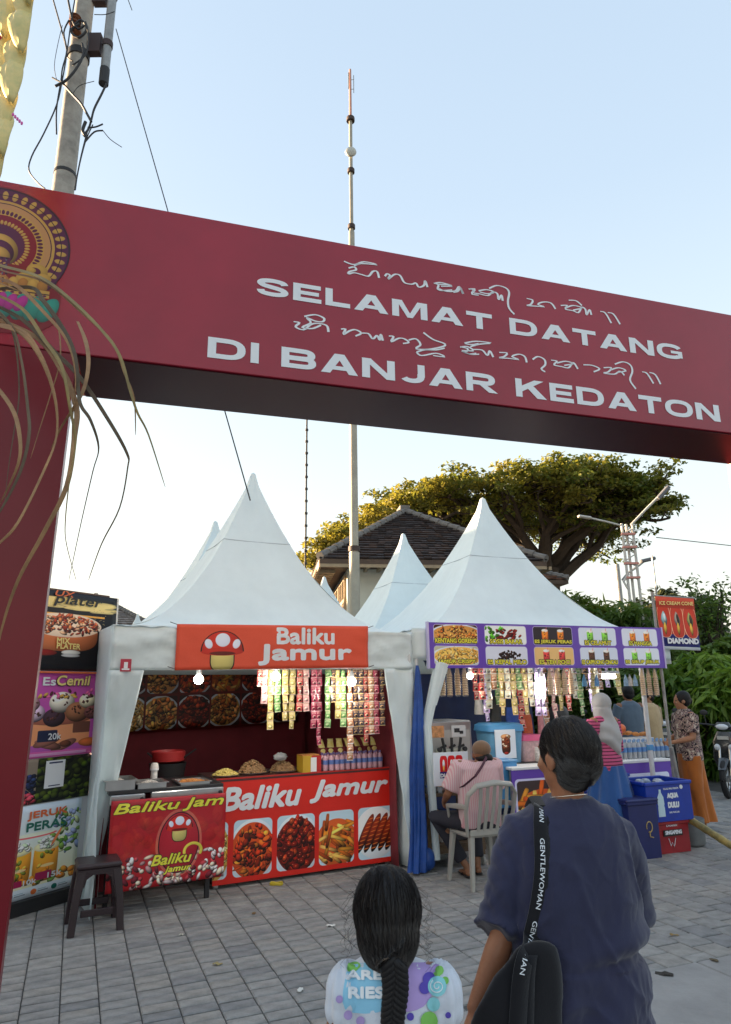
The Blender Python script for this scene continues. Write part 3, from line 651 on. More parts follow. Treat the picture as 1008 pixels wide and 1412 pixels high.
# ---------------- street lamp with truss head
DL = 17.0; l0 = dep(879, 850, DL)
sl = thing('street_lamp', 'white truss street lamp with two arms in front of the big tree', 'street lamp', loc=(l0.x, l0.y, 0))
def Lp(px, py): return dep(px, py, DL)-Vector((l0.x, l0.y, 0))
m_wht = mat('white_paint', (.55, .52, .47), .5, var=.15, vs=6); xo = Lp(872, 780).x
b = MB()
for dx in (-.14, .0, .13): b.tube([(dx, .08*(dx == 0), Lp(870, 830).z if dx < .05 else 0), (dx, .08*(dx == 0), Lp(866, 722).z)], .034, 10)
b.build('post', m_wht, sl, smooth=True)
for k, (y0, y1) in enumerate(((752, 757), (775, 779), (735, 738), (795, 798))):
    b = MB(); b.box((-.005, 0, Lp(870, (y0+y1)/2).z), (.34, .12, .05)); b.build('tie', mat('pink_band', (.6, .25, .2), .6), sl)
b = MB()
for i in range(8):
    z0 = Lp(870, 800-9*i).z; z1 = Lp(870, 791-9*i).z; s = 1 if i % 2 else -1; b.tube([(-.14*s, 0, z0), (.13*s, 0, z1)], .015, 5)
b.build('bracing', m_wht, sl)
b = MB(); b.tube([Lp(870, 724), Lp(890, 703), Lp(907, 686)], .03, 8); b.tube([Lp(862, 726), Lp(835, 719), Lp(812, 714)], .025, 8); b.build('arm', m_wht, sl, smooth=True)
b = MB(); p = Lp(914, 680); b.box((p.x, p.y, p.z), (.46, .2, .1), Matrix.Rotation(rad(-45), 3, 'Y'), bev=.02); b.build('lamp_head', mat('lamp_grey', (.12, .12, .13), .5), sl)
b = MB(); p = Lp(806, 713); b.box((p.x, p.y, p.z), (.34, .14, .06), Matrix.Rotation(rad(10), 3, 'Y'), bev=.02); b.build('lamp_head', m_wht, sl)
b = MB(); b.tube([Lp(866, 812), Lp(860, 802), Lp(866, 792)], .03, 6); b.build('bent_pipe', m_wht, sl)
s2p = dep(858, 850, 24); lp2 = thing('street_lamp', 'smaller grey lamp pole behind the white truss lamp', 'street lamp', loc=(s2p.x, s2p.y, 0))
b = MB(); b.tube([(0, 0, 0), (0, 0, dep(858, 778, 24).z)], .09, 10); b.build('post', m_steel, lp2, smooth=True)
b = MB(); b.tube([dep(866, 790, 24), dep(878, 782, 24), dep(888, 774, 24)], .04, 6); b.tube([dep(858, 800, 24), dep(866, 790, 24)], .04, 6); b.build('arm', m_steel, lp2, world=True)
b = MB(); b.box(dep(893, 772, 24), (.55, .2, .12), Matrix.Rotation(rad(-12), 3, 'Y'), bev=.03); b.build('lamp_head', mat('lamp_grey', (.12, .12, .13), .5), lp2, world=True)
s3 = dep(909, 850, 22); tag(MB().tube([(s3.x, s3.y, 0), (s3.x, s3.y, dep(909, 766, 22).z)], .03, 6).build('flag_pole', m_steel), 'thin bare grey pole behind the ice cream flag', 'pole')
# ================================================================== BUILDINGS
m_tile = [mat('roof_tile_a', (.045, .028, .024), .9, var=.4, vs=3), mat('roof_tile_b', (.07, .04, .03), .9, var=.4, vs=3), mat('roof_tile_c', (.03, .021, .02), .9, var=.3, vs=3)]
m_cream = mat('wall_cream', (.62, .6, .5), .85, var=.12, vs=1.5, bump=.15, bs=15)
m_wood = mat('wood_dark', (.09, .055, .035), .7, var=.3, vs=6)
m_frame = mat('frame_tan', (.35, .26, .16), .7, var=.2, vs=6)
m_glass = mat('window_glass', (.03, .035, .04), .08, spec=.8)
m_ridge = mat('ridge_grey', (.17, .155, .14), .85, var=.3, vs=5)
def hip_roof(name, parent, A, Bp, ov, zE, zR, ridge_len, tile=.19, m=None):
    """hip roof over a rectangle 0..A x 0..Bp (local), eaves overhanging by ov"""
    x0, x1, y0, y1 = -ov, A+ov, -ov, Bp+ov
    if Bp > A: r0 = Vector((A/2, Bp/2-ridge_len/2, zR)); r1 = Vector((A/2, Bp/2+ridge_len/2, zR))
    else: r0 = Vector((A/2-ridge_len/2, Bp/2, zR)); r1 = Vector((A/2+ridge_len/2, Bp/2, zR))
    c = [Vector((x0, y0, zE)), Vector((x1, y0, zE)), Vector((x1, y1, zE)), Vector((x0, y1, zE))]
    if Bp > A: faces = [(c[0], c[1], r0, r0), (c[1], c[2], r1, r0), (c[2], c[3], r1, r1), (c[3], c[0], r0, r1)]
    else: faces = [(c[0], c[1], r1, r0), (c[1], c[2], r1, r1), (c[2], c[3], r0, r1), (c[3], c[0], r0, r0)]
    b = MB(); b.add(c+[r0, r1]+[p-Vector((0, 0, .12)) for p in c], [(0, 1, 7, 6), (1, 2, 8, 7), (2, 3, 9, 8), (3, 0, 6, 9), (6, 7, 8, 9)])
    for f in faces: b.add([p-Vector((0, 0, .03)) for p in f] if f[2] != f[3] else [p-Vector((0, 0, .03)) for p in f[:3]], [(0, 1, 2, 3)] if f[2] != f[3] else [(0, 1, 2)])
    rf = b.build('roof', m_wood, parent)
    t = MB(); mi = []
    for f in faces:
        p0, p1, p2, p3 = f; e = p1-p0; L = e.length; up_ = ((p2+p3)/2-(p0+p1)/2); H_ = up_.length; n = e.cross(up_).normalized(); rows = int(H_/tile)
        for r in range(rows):
            a, c_ = r/rows, min(1, (r+1.25)/rows); A0 = p0.lerp(p3, a); A1 = p1.lerp(p2, a); B0 = p0.lerp(p3, c_); B1 = p1.lerp(p2, c_); m_ = max(1, int((A1-A0).length/tile)); off = (r % 2)*.5/m_
            for k in range(m_):
                u0, u1 = max(0, k/m_-off+.01/m_), min(1, (k+1)/m_-off-.01/m_); j = rnd.uniform(.0, .03)
                q0, q1 = A0.lerp(A1, u0)+n*(.045+j), A0.lerp(A1, u1)+n*(.045+j)
                w0, w1 = (A0.lerp(A1, u0)-A0).length, (A1-A0.lerp(A1, u1)).length
                t.add([q0, q1, B0.lerp(B1, u1)+n*.008, B0.lerp(B1, u0)+n*.008, q0-n*.04, q1-n*.04], [(0, 1, 2, 3), (4, 5, 1, 0)]); k_ = rnd.choice([0, 0, 1, 2, 2]); mi += [k_, k_]
    o = stuff(t.build('roof_tiles', m_tile if m is None else m, rf)); o.data.polygons.foreach_set('material_index', mi)
    rd = MB()
    for cc, rr in ((c[0], r0), (c[1], r0 if Bp > A else r1), (c[2], r1), (c[3], r1 if Bp > A else r0)):
        n_ = 14; d_ = (rr-cc)
        for i in range(n_):
            a_ = cc+d_*(i/n_)+Vector((0, 0, .06)); e_ = cc+d_*((i+1.15)/n_)+Vector((0, 0, .05)); rd.tube([a_, e_], [.11, .085], 8)
    if ridge_len > .1: rd.tube([r0+Vector((0, 0, .06)), r1+Vector((0, 0, .06))], .11, 8)
    rd.build('ridge_cap', m_ridge, rf)
    return rf, r0, r1
B1 = Fr(tuple(dep(479, 775, 17.0))[:2], 8)
ZE = 4.72
hall = thing('hall', 'old cream walled hall with steep dark tiled hip roof behind the tents', 'building', loc=B1.w(0, 0), rz=rad(B1.az))
HA, HB = 4.2, 6.4
b = MB(); b.box((HA/2, .1, 2.3), (HA, .2, 4.6)); b.box((HA/2, HB-.1, 2.3), (HA, .2, 4.6)); b.box((.1, HB/2, 1.9), (.2, HB-.4, 3.8)); b.box((HA-.1, HB/2, 2.3), (.2, HB-.4, 4.6)); b.box((.1, HB/2, 4.56), (.2, HB-.4, .08)); b.build('wall', m_cream, hall)
rf, r0, r1 = hip_roof('roof', hall, HA, HB, .75, ZE, 6.88, .5)
b = MB(); b.box((r0.x, r0.y+.2, r0.z+.12), (.3, .6, .18)); b.build('ridge_ornament', m_ridge, rf)
b = MB()
for i in range(22): b.box((-.55, .1+i*.33, ZE-.17), (.5, .07, .09))
for i in range(16): b.box((.1+i*.33, -.4, ZE-.17), (.07, .65, .09))
b.box((HA/2, -.72, ZE-.1), (HA+1.5, .05, .2)); b.box((-.74, HB/2, ZE-.1), (.05, HB+1.4, .2)); b.build('rafter', m_frame, rf)
for i in range(4):
    f = MB(); y0 = .35+i*1.65
    f.box((-.02, y0+.75, 4.42), (.08, 1.6, .1)); f.box((-.02, y0+.75, 3.85), (.08, 1.6, .1))
    for dy in (0, .5, 1.0, 1.5): f.box((-.02, y0+dy, 4.1), (.07, .08, .55)); f.box((-.02, y0+dy, 2.6), (.07, .08, 2.4))
    w_ = f.build('window', m_frame, hall); b = MB(); b.box((.02, y0+.75, 4.13), (.03, 1.42, .46)); b.build('pane', m_glass, w_)
    for k in range(12): b = MB(); b.box((-.03, y0+.1+k*.12, 2.62), (.025, .085, 2.35)); b.build('slat', m_frame if k % 2 else m_wood, w_)
for x in (2.1, 3.2):
    f = MB(); f.box((x, -.03, 4.35), (1.0, .08, .08)); f.box((x, -.03, 3.7), (1.0, .08, .08))
    for dx in (-.46, 0, .46): f.box((x+dx, -.035, 3.95), (.08, .07, .72))
    w_ = f.build('window', m_frame, hall); b = MB(); b.box((x, -.015, 4.03), (.9, .03, .6)); b.build('pane', m_glass, w_)
# lower wing roof at the right of the hall
B2 = Fr(tuple(dep(650, 790, 21))[:2], 10); wg = thing('annex', 'low brown roofed annex under the big tree right of the hall', 'building', loc=B2.w(0, 0), rz=rad(10))
b = MB(); b.box((1.3, 1.5, 1.9), (2.6, 3, 3.8)); b.build('wall', m_cream, wg); hip_roof('roof', wg, 2.6, 3, .4, dep(700, 800, 21).z, dep(700, 766, 21).z, .6, m=[mat('tile_brown', (.16, .07, .045), .9, var=.4), mat('tile_brown2', (.11, .055, .04), .9), mat('tile_brown3', (.2, .1, .06), .9)])
B3 = Fr(tuple(dep(100, 860, 27))[:2], 6); wg = thing('far_house', 'grey roofed house far behind the left tent beside the black poster', 'house', loc=B3.w(0, 0), rz=rad(6))
b = MB(); b.box((1.3, 1.5, 1.9), (2.6, 3, 3.8)); b.build('wall', m_cream, wg); hip_roof('roof', wg, 2.6, 3.2, .35, dep(150, 862, 27).z, dep(185, 832, 27).z, 1.0, m=[mat('tile_grey', (.2, .17, .15), .9, var=.3), mat('tile_grey2', (.16, .14, .13), .9), mat('tile_grey3', (.24, .2, .18), .9)])
# ================================================================== TENTS
m_tent = mat('tent_pvc', (.72, .82, .83), .45, spec=.45, var=.08, vs=1.6, bump=.35, bs=5)
def tentmat():
    m = m_tent; t = m.node_tree; b = t.nodes['Principled BSDF']; tr = t.nodes.new('ShaderNodeBsdfTranslucent'); tr.inputs[0].default_value = (.7, .72, .72, 1)
    ms = t.nodes.new('ShaderNodeMixShader'); ms.inputs[0].default_value = .07; L = t.links.new
    L(b.outputs[0], ms.inputs[1]); L(tr.outputs[0], ms.inputs[2]); L(ms.outputs[0], t.nodes['Material Output'].inputs[0])
tentmat()
def tent_roof(parent, w, d, ze, za, ax=None, ay=None, ex=1.55, n=14, cap=.016):
    ax = w/2 if ax is None else ax; ay = d/2 if ay is None else ay; b = MB()
    C = [(0, 0), (w, 0), (w, d), (0, d)]
    for i in range(4):
        p, q = C[i], C[(i+1) % 4]
        def fn(u, v, p=p, q=q):
            s = v; k = (1-s)**1.0; ex_ = p[0]+(q[0]-p[0])*u; ey = p[1]+(q[1]-p[1])*u
            pinch = 1-.06*math.sin(math.pi*u)*math.sin(math.pi*min(1, s*1.2))
            X = ax+(ex_-ax)*max(k, cap)*pinch; Y = ay+(ey-ay)*max(k, cap)*pinch
            z = ze+(za-ze)*(s**ex)-.02*math.sin(math.pi*u)*(1-s)+.018*nz(u*3+i, v*3, i)+.007*math.sin(6.283*(u*13+.7*math.sin(5*u)))*(1-s)**3+.004*nz(u*14, s*5, i)
            return Vector((X, Y, z))
        b.grid(fn, 56, 24)
    o = b.build('roof', m_tent, parent, smooth=True, ang=.35); 
    sb = MB()
    for i in range(4):
        p, q = C[i], C[(i+1) % 4]; k = 1-.74
        for (s0, wd) in ((.74, .004), (.02, .006)):
            k = 1-s0; P = [Vector((ax+(p[0]+(q[0]-p[0])*u/8-ax)*k*(1-.06*math.sin(math.pi*u/8)*math.sin(math.pi*min(1, s0*1.2))), ay+(p[1]+(q[1]-p[1])*u/8-ay)*k*(1-.06*math.sin(math.pi*u/8)*math.sin(math.pi*min(1, s0*1.2))), ze+(za-ze)*s0**ex-.02*math.sin(math.pi*u/8)*(1-s0)+.006)) for u in range(9)]
            sb.tube(P, wd, 5)
    sb.build('seam', mat('seam_grey', (.4, .47, .52), .5), parent)
    c = MB(); c.lathe([(.05, -.17), (.034, -.06), (.026, .0), (.005, .02)], (ax, ay, za), 12); c.build('peak_cap', m_tent, parent, smooth=True)
    return o
def post(parent, x, y, z, r=.025): b = MB(); b.tube([(x, y, 0), (x, y, z)], r, 8); return b.build('post', mat('tent_post', (.6, .6, .6), .4, metal=.5), parent, smooth=True)
S1 = Fr((-2.086, 5.66), 27.5); T1W = 2.86; T1D = 2.8
t1 = thing('market_tent', 'white peaked tent over the orange-red fried mushroom stall at left', 'tent', loc=S1.w(0, 0), rz=rad(S1.az), group='white peaked tents')
tent_roof(t1, T1W, T1D, 2.19, 4.08, 1.57, 1.3, 2.05)
for x, y in ((.07, .38), (T1W-.03, .03), (.03, T1D-.03), (T1W-.03, T1D-.03)): post(t1, x, y, 2.2)
def panel(name, parent, m, pts, amp=.012, seed=0, nu=20, nv=12, nrm=(0, -1, 0), fx=3, fz=1.5, sol=.003):
    b = MB(); b.grid(cloth_fn(*pts, amp, seed, fx, fz, nrm), nu, nv); return b.build(name, m, parent, smooth=True, sol=sol, ang=0)
panel('valance', t1, m_tent, ((0, 0, 1.83), (T1W, 0, 1.85), (T1W, 0, 2.2), (0, 0, 2.2)), .035, 1, 80, 12, fx=11, fz=2.4)
panel('side_curtain', t1, m_tent, ((-.05, .38, .02), (.03, .40, .02), (.27, 0, 1.83), (0, 0, 1.83)), .03, 2, 12, 40, fx=2, fz=6)
panel('side_curtain', t1, m_tent, ((2.80, 0, .02), (2.86, 0, .02), (2.86, 0, 1.85), (2.53, 0, 1.85)), .03, 3, 12, 40, fx=2, fz=6)
panel('side_wall', t1, m_tent, ((0, T1D, .02), (0, 0, .02), (0, 0, 2.2), (0, T1D, 2.2)), .03, 4, 16, 14, nrm=(-1, 0, 0))
panel('side_wall', t1, m_tent, ((T1W, 0, .02), (T1W, T1D, .02), (T1W, T1D, 2.2), (T1W, 0, 2.2)), .03, 5, 16, 14, nrm=(1, 0, 0))
panel('back_wall', t1, m_tent, ((T1W, T1D, .02), (0, T1D, .02), (0, T1D, 2.2), (T1W, T1D, 2.2)), .03, 6, 16, 14, nrm=(0, 1, 0))
b = MB(); b.box((.12, -.02, 1.87), (.085, .004, .1)); tgm = b.build('maker_tag', mat('tag_red', (.45, .03, .06), .5), t1)
b = MB(); b.box((.12, -.0235, 1.87), (.03, .002, .05)); b.box((.12, -.0235, 1.838), (.06, .002, .012)); b.build('tag_print', m_white, tgm)
S2 = Fr((.47, 7.0), 21); T2W = 3.3; T2D = 3.0
t2 = thing('market_tent', 'white peaked tent over the purple snack stall at right', 'tent', loc=S2.w(0, 0), rz=rad(S2.az), group='white peaked tents')
tent_roof(t2, T2W, T2D, 2.24, 4.17, 1.80, 1.5, 2.05)
for x, y in ((.03, .03), (.03, T2D-.03), (T2W-.03, T2D-.03)): post(t2, x, y, 2.2)
panel('valance', t2, m_tent, ((-.02, 0, 1.95), (T2W, 0, 1.95), (T2W, 0, 2.25), (-.02, 0, 2.25)), .012, 11, 30, 6, fx=6)
panel('side_wall', t2, m_tent, ((0, T2D, .02), (0, 0, .02), (0, 0, 2.22), (0, T2D, 2.22)), .03, 12, 16, 14, nrm=(-1, 0, 0))
panel('side_wall', t2, m_tent, ((T2W, T2D, 1.9), (T2W, 0, 1.9), (T2W, 0, 2.22), (T2W, T2D, 2.22)), .02, 12, 16, 4, nrm=(1, 0, 0))
b = MB(); b.tube([(.16, -.02, .1), (.1, -.03, 1.3), (.14, -.02, 1.45), (.27, -.02, 1.9)], [.035, .045, .05, .06], 10); b.tube([(.2, 0, 1.5), (.3, .02, 1.9)], [.03, .09], 8); b.build('tied_curtain', m_tent, t2, smooth=True)
def apex(px, py, z): d = ray(px, py); q = d*((z-CH)/d[2]); return Vector((q[0], q[1], 0))
def back_tent(px, py, za, az, w, label, ze=2.2, ex=2.0):
    a = apex(px, py, za); F = Fr((0, 0), az); o = a-F.w(w/2, w/2, 0); o.z = 0
    t = thing('market_tent', label, 'tent', loc=o, rz=rad(az), group='white peaked tents'); tent_roof(t, w, w, ze, za, ex=ex)
    for x, y in ((.03, .03), (w-.03, .03), (.03, w-.03), (w-.03, w-.03)): post(t, x, y, ze)
    panel('valance', t, m_tent, ((0, 0, ze-.35), (w, 0, ze-.35), (w, 0, ze), (0, 0, ze)), .01, px, 16, 4)
    panel('side_wall', t, m_tent, ((0, w, .02), (0, 0, .02), (0, 0, ze), (0, w, ze)), .03, px, 8, 6, nrm=(-1, 0, 0))
    return t
back_tent(297, 720, 4.1, 27.5, 3.0, 'white peaked tent just behind and left of the mushroom stall tent')
back_tent(556, 737, 4.15, 21, 3.0, 'white peaked tent showing between the two stall tents')
back_tent(447, 796, 4.1, 24, 3.0, 'tip of a white tent peeking over the right slope of the stall tent')
back_tent(190, 847, 4.1, 27, 3.0, 'tiny far white tent tip beside the left tent shoulder')
# ================================================================== MUSHROOM STALL (inside the left tent)
def S1t(name, label, cat, x, y, z=0, group=None): return thing(name, label, cat, S1.w(x, y, z), rad(S1.az), group)
def bld(b, name, m, t, org, **k):
    """build geometry written in stall coordinates under a thing standing at org in the same coordinates"""
    o = Vector(org); b.v = [p-o for p in b.v]; return b.build(name, m, t, **k)
m_stain = mat('stainless', (.5, .5, .5), .28, metal=.9, var=.15, vs=6)
m_dkin = mat('interior_maroon', (.20, .018, .028), .8, var=.2, vs=3)
m_plast_y = mat('print_yellow', (.85, .78, .06), .5); m_txblk = mat('print_black', (.02, .02, .02), .5); m_ink_w = mat('print_white', (.75, .79, .83), .5)
# --- hanging name banner
x0, z0 = .513, 1.83; x1, z1 = 2.345, 2.235
cv = Cv(720, 170, (.78, .29, .19)); cv.grain(.008)
def mushroom(cv, cx, cy, s, cap=(.72, .16, .1), glow=None):
    if glow: cv.ell(cx, cy-s*.1, s*1.5, s*1.6, glow, hi=0, a=.5)
    K = (.12, .05, .05)
    cv.ell(cx, cy-s*.45, s*.6, s*.72, K, p=3, hi=0); cv.ell(cx, cy-s*.45, s*.55, s*.67, (.78, .72, .42), p=3, hi=.15)
    m = (np.mgrid[0:cv.h, 0:cv.w][0] > cy-s*.12).astype(np.float32)
    cv.ell(cx, cy-s*.1, s*1.05, s*1.08, K, hi=0, clip=m); cv.ell(cx, cy-s*.06, s*.99, s*1.0, cap, hi=.2, clip=m)
    cv.ell(cx, cy-s*.12, s*1.02, s*.2, cap, hi=.1); cv.ell(cx, cy-s*.2, s*.62, s*.1, K, hi=0, a=.6)
    for dx, dy, r, q in ((0, .5, .36, 1), (-.68, .3, .26, .7), (.68, .3, .26, .7)): cv.ell(cx+dx*s, cy+dy*s, r*s*q, r*s, (.82, .84, .9), rot=-dx*.5, hi=.05, clip=m)
mushroom(cv, 158, 75, 72)
nb = S1t('name_banner', 'orange-red cloth banner reading Baliku Jamur across the tent front', 'banner', x0, -.03, z0)
pts = [(0, 0, 0), (x1-x0, 0, .03), (x1-x0, 0, .42), (0, 0, .385)]
cf = cloth_fn(*pts, .012, 31, 5, 1.5)
b = MB(); b.grid(cf, 50, 12); b.build('cloth', printmat('name_banner_print', cv.a, .5), nb, smooth=True, sol=.002, ang=0)
def onb(p):
    u = p.x/(x1-x0); v = (p.z-.03*u)/.388; q = cf(u, v); return Vector((p.x, q.y-.003, p.z))
put_text('lettering', 'Baliku', m_ink_w, nb, (.895, 0, .228), (1, 0, .016), (0, 0, 1), .58, .155, bold=.06, fn=onb)
put_text('lettering', 'Jamur', m_ink_w, nb, (.725, 0, .04), (1, 0, .016), (0, 0, 1), .93, .19, bold=.065, fn=onb)
b = MB()
for x, z in ((0, .38), (1.832, .405), (0, .01), (1.832, .03)): b.tube([(x, -.004, z), (x+(-.06 if x < 1 else .06), -.0, z+.02)], .003, 5)
b.build('tie_string', m_blk, nb)
# --- dark lining and menu photo strip at the back
ln = S1t('stall_lining', 'dark maroon cloth lining the inside of the mushroom stall', 'lining', .05, 2.6)
cfL = cloth_fn((0, 0, 0), (T1W-.1, 0, 0), (T1W-.1, 0, 1.95), (0, 0, 1.95), .02, 5, 6, 2)
b = MB(); b.grid(cfL, 30, 10); b.build('back_cloth', m_dkin, ln, smooth=True, sol=.003, ang=0)
for xx, s in ((.02, 1), (T1W-.12, -1)):
    b = MB(); b.grid(cloth_fn((xx, 0, 0), (xx, -2.35, 0), (xx, -2.35, 1.85), (xx, 0, 1.85), .02, 7+xx, 5, 2, nrm=(1, 0, 0)), 16, 10); b.build('side_cloth', mat('lining_side', (.2, .02, .03), .75, var=.2), ln, smooth=True, sol=.003, ang=0)
cv = Cv(900, 330, (.4, .07, .05)); ks = ['wings', 'noodle', 'crispy', 'fries', 'wings', 'crispy']
for i in range(6):
    food(cv, 8+i*149, 172, 148+i*149, 322, ks[i], bg=(.3, .1, .08)); food(cv, 8+i*149, 8, 148+i*149, 160, ['enoki', 'noodle', 'wings', 'noodle', 'wings', 'chunks'][i], bg=(.22, .1, .08))
cv.a *= .8
mb_ = S1t('menu_strip', 'row of fried food photos on a strip along the back of the mushroom stall', 'menu banner', .35, 2.5, 1.2)
b = MB(); b.grid(cloth_fn((0, 0, 0), (2.3, 0, .06), (2.3, 0, .86), (0, 0, .82), .012, 9, 5, 2), 30, 8); b.build('cloth', printmat('menu_strip_print', cv.a, .5), mb_, smooth=True, sol=.002, ang=0)
# --- front table with printed front
tb = S1t('serving_table', 'long serving table with red Baliku Jamur food photo front', 'table', 1.03, .40)
TW, TH_ = 1.80, .89
cv = Cv(900, 445, (.76, .14, .1)); cv.grain(.01)
xx = [(-70, 62, 'enoki'), (88, 268, 'crispy'), (292, 478, 'wings'), (500, 682, 'fries'), (706, 900, 'sausage')]
for a, c, k in xx: food(cv, a, 22, c, 262, k, r=22, bg=(.7, .8, .85))
b = MB(); b.box((TW/2, .02, TH_/2+.015), (TW, .012, TH_-.03)); b.f = b.f; fr_ = b.build('front_board', mat('board_red', (.5, .02, .012), .45), tb)
b = MB(); b.add([(0, .0125, .03), (TW, .0125, .03), (TW, .0125, TH_), (0, .0125, TH_)], [(0, 1, 2, 3)], [[(0, 0), (1, 0), (1, 1), (0, 1)]]); b.build('printed_sheet', printmat('table_print', cv.a, .4), fr_)
put_text('lettering', 'Baliku', m_ink_w, fr_, (.045, .008, .615), (1, 0, 0), (0, 0, 1), .775, .205, bold=.065, shear=.25)
put_text('lettering', 'Jamur', m_ink_w, fr_, (.90, .008, .62), (1, 0, 0), (0, 0, 1), .85, .205, bold=.065, shear=.25)
b = MB(); b.box((TW/2, .33, TH_-.012), (TW+.02, .64, .024), bev=.004); b.build('tabletop', mat('top_dark', (.09, .03, .03), .5, var=.2), tb)
b = MB(); b.box((TW/2, .012, TH_+.002), (TW, .014, .012)); b.build('edge_strip', mat('board_red', (.5, .02, .012), .45), tb)
for x in (.04, TW-.04):
    for y in (.06, .6): b = MB(); b.box((x, y, TH_/2-.012), (.04, .04, TH_-.025)); b.build('leg', m_stain, tb)
# --- side counter with stainless griddle
ct = S1t('griddle_counter', 'dark cooking counter with stainless rail and red mushroom banner below', 'counter', .08, .1)
CW, CHH = .93, .90
b = MB(); b.box((CW/2, .36, CHH-.02), (CW, .7, .03), bev=.004); b.build('worktop', mat('black_metal', (.02, .02, .022), .4), ct)
for x in (.05, CW-.08):
    for y in (.12, .68): b = MB(); b.box((x, y, CHH/2-.018), (.035, .035, CHH-.036)); b.build('leg', m_blk, ct)
b = MB(); b.box((.15, .02, CHH-.075), (.27, .04, .075), bev=.008); b.box((.63, .02, CHH-.072), (.60, .04, .08), bev=.008); b.build('steel_front', m_stain, ct)
b = MB(); b.lathe([(.016, 0), (.016, .015), (.01, .02)], (.26, -.0, CHH-.075), 10, rot=Matrix.Rotation(rad(90), 3, 'X')); b.lathe([(.016, 0), (.016, .015), (.01, .02)], (.9, -.0, CHH-.07), 10, rot=Matrix.Rotation(rad(90), 3, 'X')); b.build('knob', m_blk, ct)
b = MB(); b.box((CW/2, .65, .4), (CW, .02, .75)); b.build('back_panel', m_dkin, ct)
cv = Cv(560, 430); cv.vgrad((.65, .12, .15), (.62, .1, .14))
for i in range(60): cv.ell(rs.uniform(0, 560), rs.uniform(150, 330), rs.uniform(20, 60), rs.uniform(8, 30), pick([(.72, .2, .12), (.6, .08, .12), (.75, .3, .2)]), rot=rs.uniform(0, 3), hi=.3, a=.25)
for i in range(130):
    X = rs.uniform(0, 560); lim = 150 if X < 230 or X > 400 else 70
    cv.ell(X, rs.uniform(0, lim), rs.uniform(10, 26), rs.uniform(7, 14), pick([(.9, .86, .84), (.8, .72, .72), (.65, .5, .5), (.7, .25, .28), (.9, .8, .7), (.45, .15, .2)]), rot=rs.uniform(0, 3), hi=.7)
cv.ell(330, 200, 112, 165, (.9, .8, .6), hi=0, a=.35); cv.ell(330, 200, 100, 150, (.2, .05, .1), hi=0); cv.ell(330, 200, 95, 145, (.66, .12, .18), hi=.1)
mushroom(cv, 330, 275, 62, cap=(.75, .15, .12))
for t in np.linspace(-.4, 3.3, 40): cv.ell(400+math.cos(t)*42, 150+math.sin(t)*38, 7, 7, (.85, .8, .3), hi=.1)
cv.grain(.015)
bn = S1t('counter_banner', 'red vinyl banner with mushroom and yellow lettering hanging under the griddle', 'banner', .10, .055, .17)
cB = cloth_fn((0, 0, 0), (.92, 0, .015), (.92, 0, .655), (0, 0, .66), .012, 14, 4, 3)
b = MB(); b.grid(cB, 24, 16); b.build('cloth', printmat('counter_print', cv.a, .35), bn, smooth=True, sol=.002, ang=0)
def onc(dy): return lambda p: Vector((p.x, cB(min(1, max(0, p.x/.92)), min(1, max(0, p.z/.655))).y-dy, p.z))
for t, x, z, w, h, bo, sh in (('Baliku Jam', .02, .535, .88, .10, .045, .25), ('Baliku', .33, .155, .32, .078, .05, .3), ('Jamur', .43, .085, .22, .058, .05, .3)):
    put_text('lettering', t, m_txblk, bn, (x-.004, 0, z-.004), (1, 0, .01), (0, 0, 1), w+.01, h+.01, bold=bo+.05, shear=sh, fn=onc(.003)); put_text('lettering', t, m_plast_y, bn, (x, 0, z), (1, 0, .01), (0, 0, 1), w, h, bold=bo, shear=sh, fn=onc(.005))
# --- things on the counter
def pan(name, label, cat, x, y, w, d, h, food_=None, z=CHH-.004):
    t = S1t(name, label, cat, x, y, z); b = MB(); k = .9
    for (cx, cy, sx, sy) in ((0, -d/2, w, .006), (0, d/2, w, .006), (-w/2, 0, .006, d), (w/2, 0, .006, d)): b.box((cx, cy, h/2), (sx, sy, h))
    b.box((0, 0, .004), (w-.006, d-.006, .006)); b.box((0, -d/2-.008, h), (w+.04, .02, .005)); b.box((0, d/2+.008, h), (w+.04, .02, .005)); b.box((-w/2-.009, 0, h+.001), (.02, d, .005)); b.box((w/2+.009, 0, h+.001), (.02, d, .005))
    b.build('tray', m_stain, t)
    if food_: stuff(heap(food_, w*.42, d*.42, h*.9, 160, .02)).parent = t
    return t
m_fd = dict(wing=mat('food_brown', (.28, .1, .03), .5, var=.4, vs=60), crisp=mat('food_orange', (.6, .24, .06), .6, var=.35, vs=60), pale=mat('food_pale', (.75, .6, .18), .6, var=.25, vs=60), tan=mat('food_tan', (.42, .25, .12), .7, var=.4, vs=60), white=mat('food_white', (.6, .55, .5), .7, var=.3, vs=60))
def heap(m, rx, ry, h, n, s, name='fried_pieces'):
    b = MB()
    for i in range(n):
        q = math.sqrt(rnd.random()); t = rnd.uniform(0, 6.28); z = h*(1-q*q)*rnd.uniform(.7, 1)+s*.3
        b.ell((rx*q*math.cos(t), ry*q*math.sin(t), z), (s*rnd.uniform(.6, 1.3), s*rnd.uniform(.4, .8), s*rnd.uniform(.3, .6)), Matrix.Rotation(rnd.uniform(0, 3), 3, 'Z') @ Matrix.Rotation(rnd.uniform(-.8, .8), 3, 'X'), 6, 4)
    b.box((0, 0, h*.3), (rx*1.3, ry*1.3, h*.6))
    return b.build(name, m, None)
pan('steel_tray', 'deep stainless tray at the left end of the griddle counter', 'food tray', .17, .28, .22, .3, .075, m_fd['white'])
pan('steel_tray', 'low stainless tray of white slices beside the stack of paper cups', 'food tray', .42, .26, .22, .26, .04, m_fd['white'])
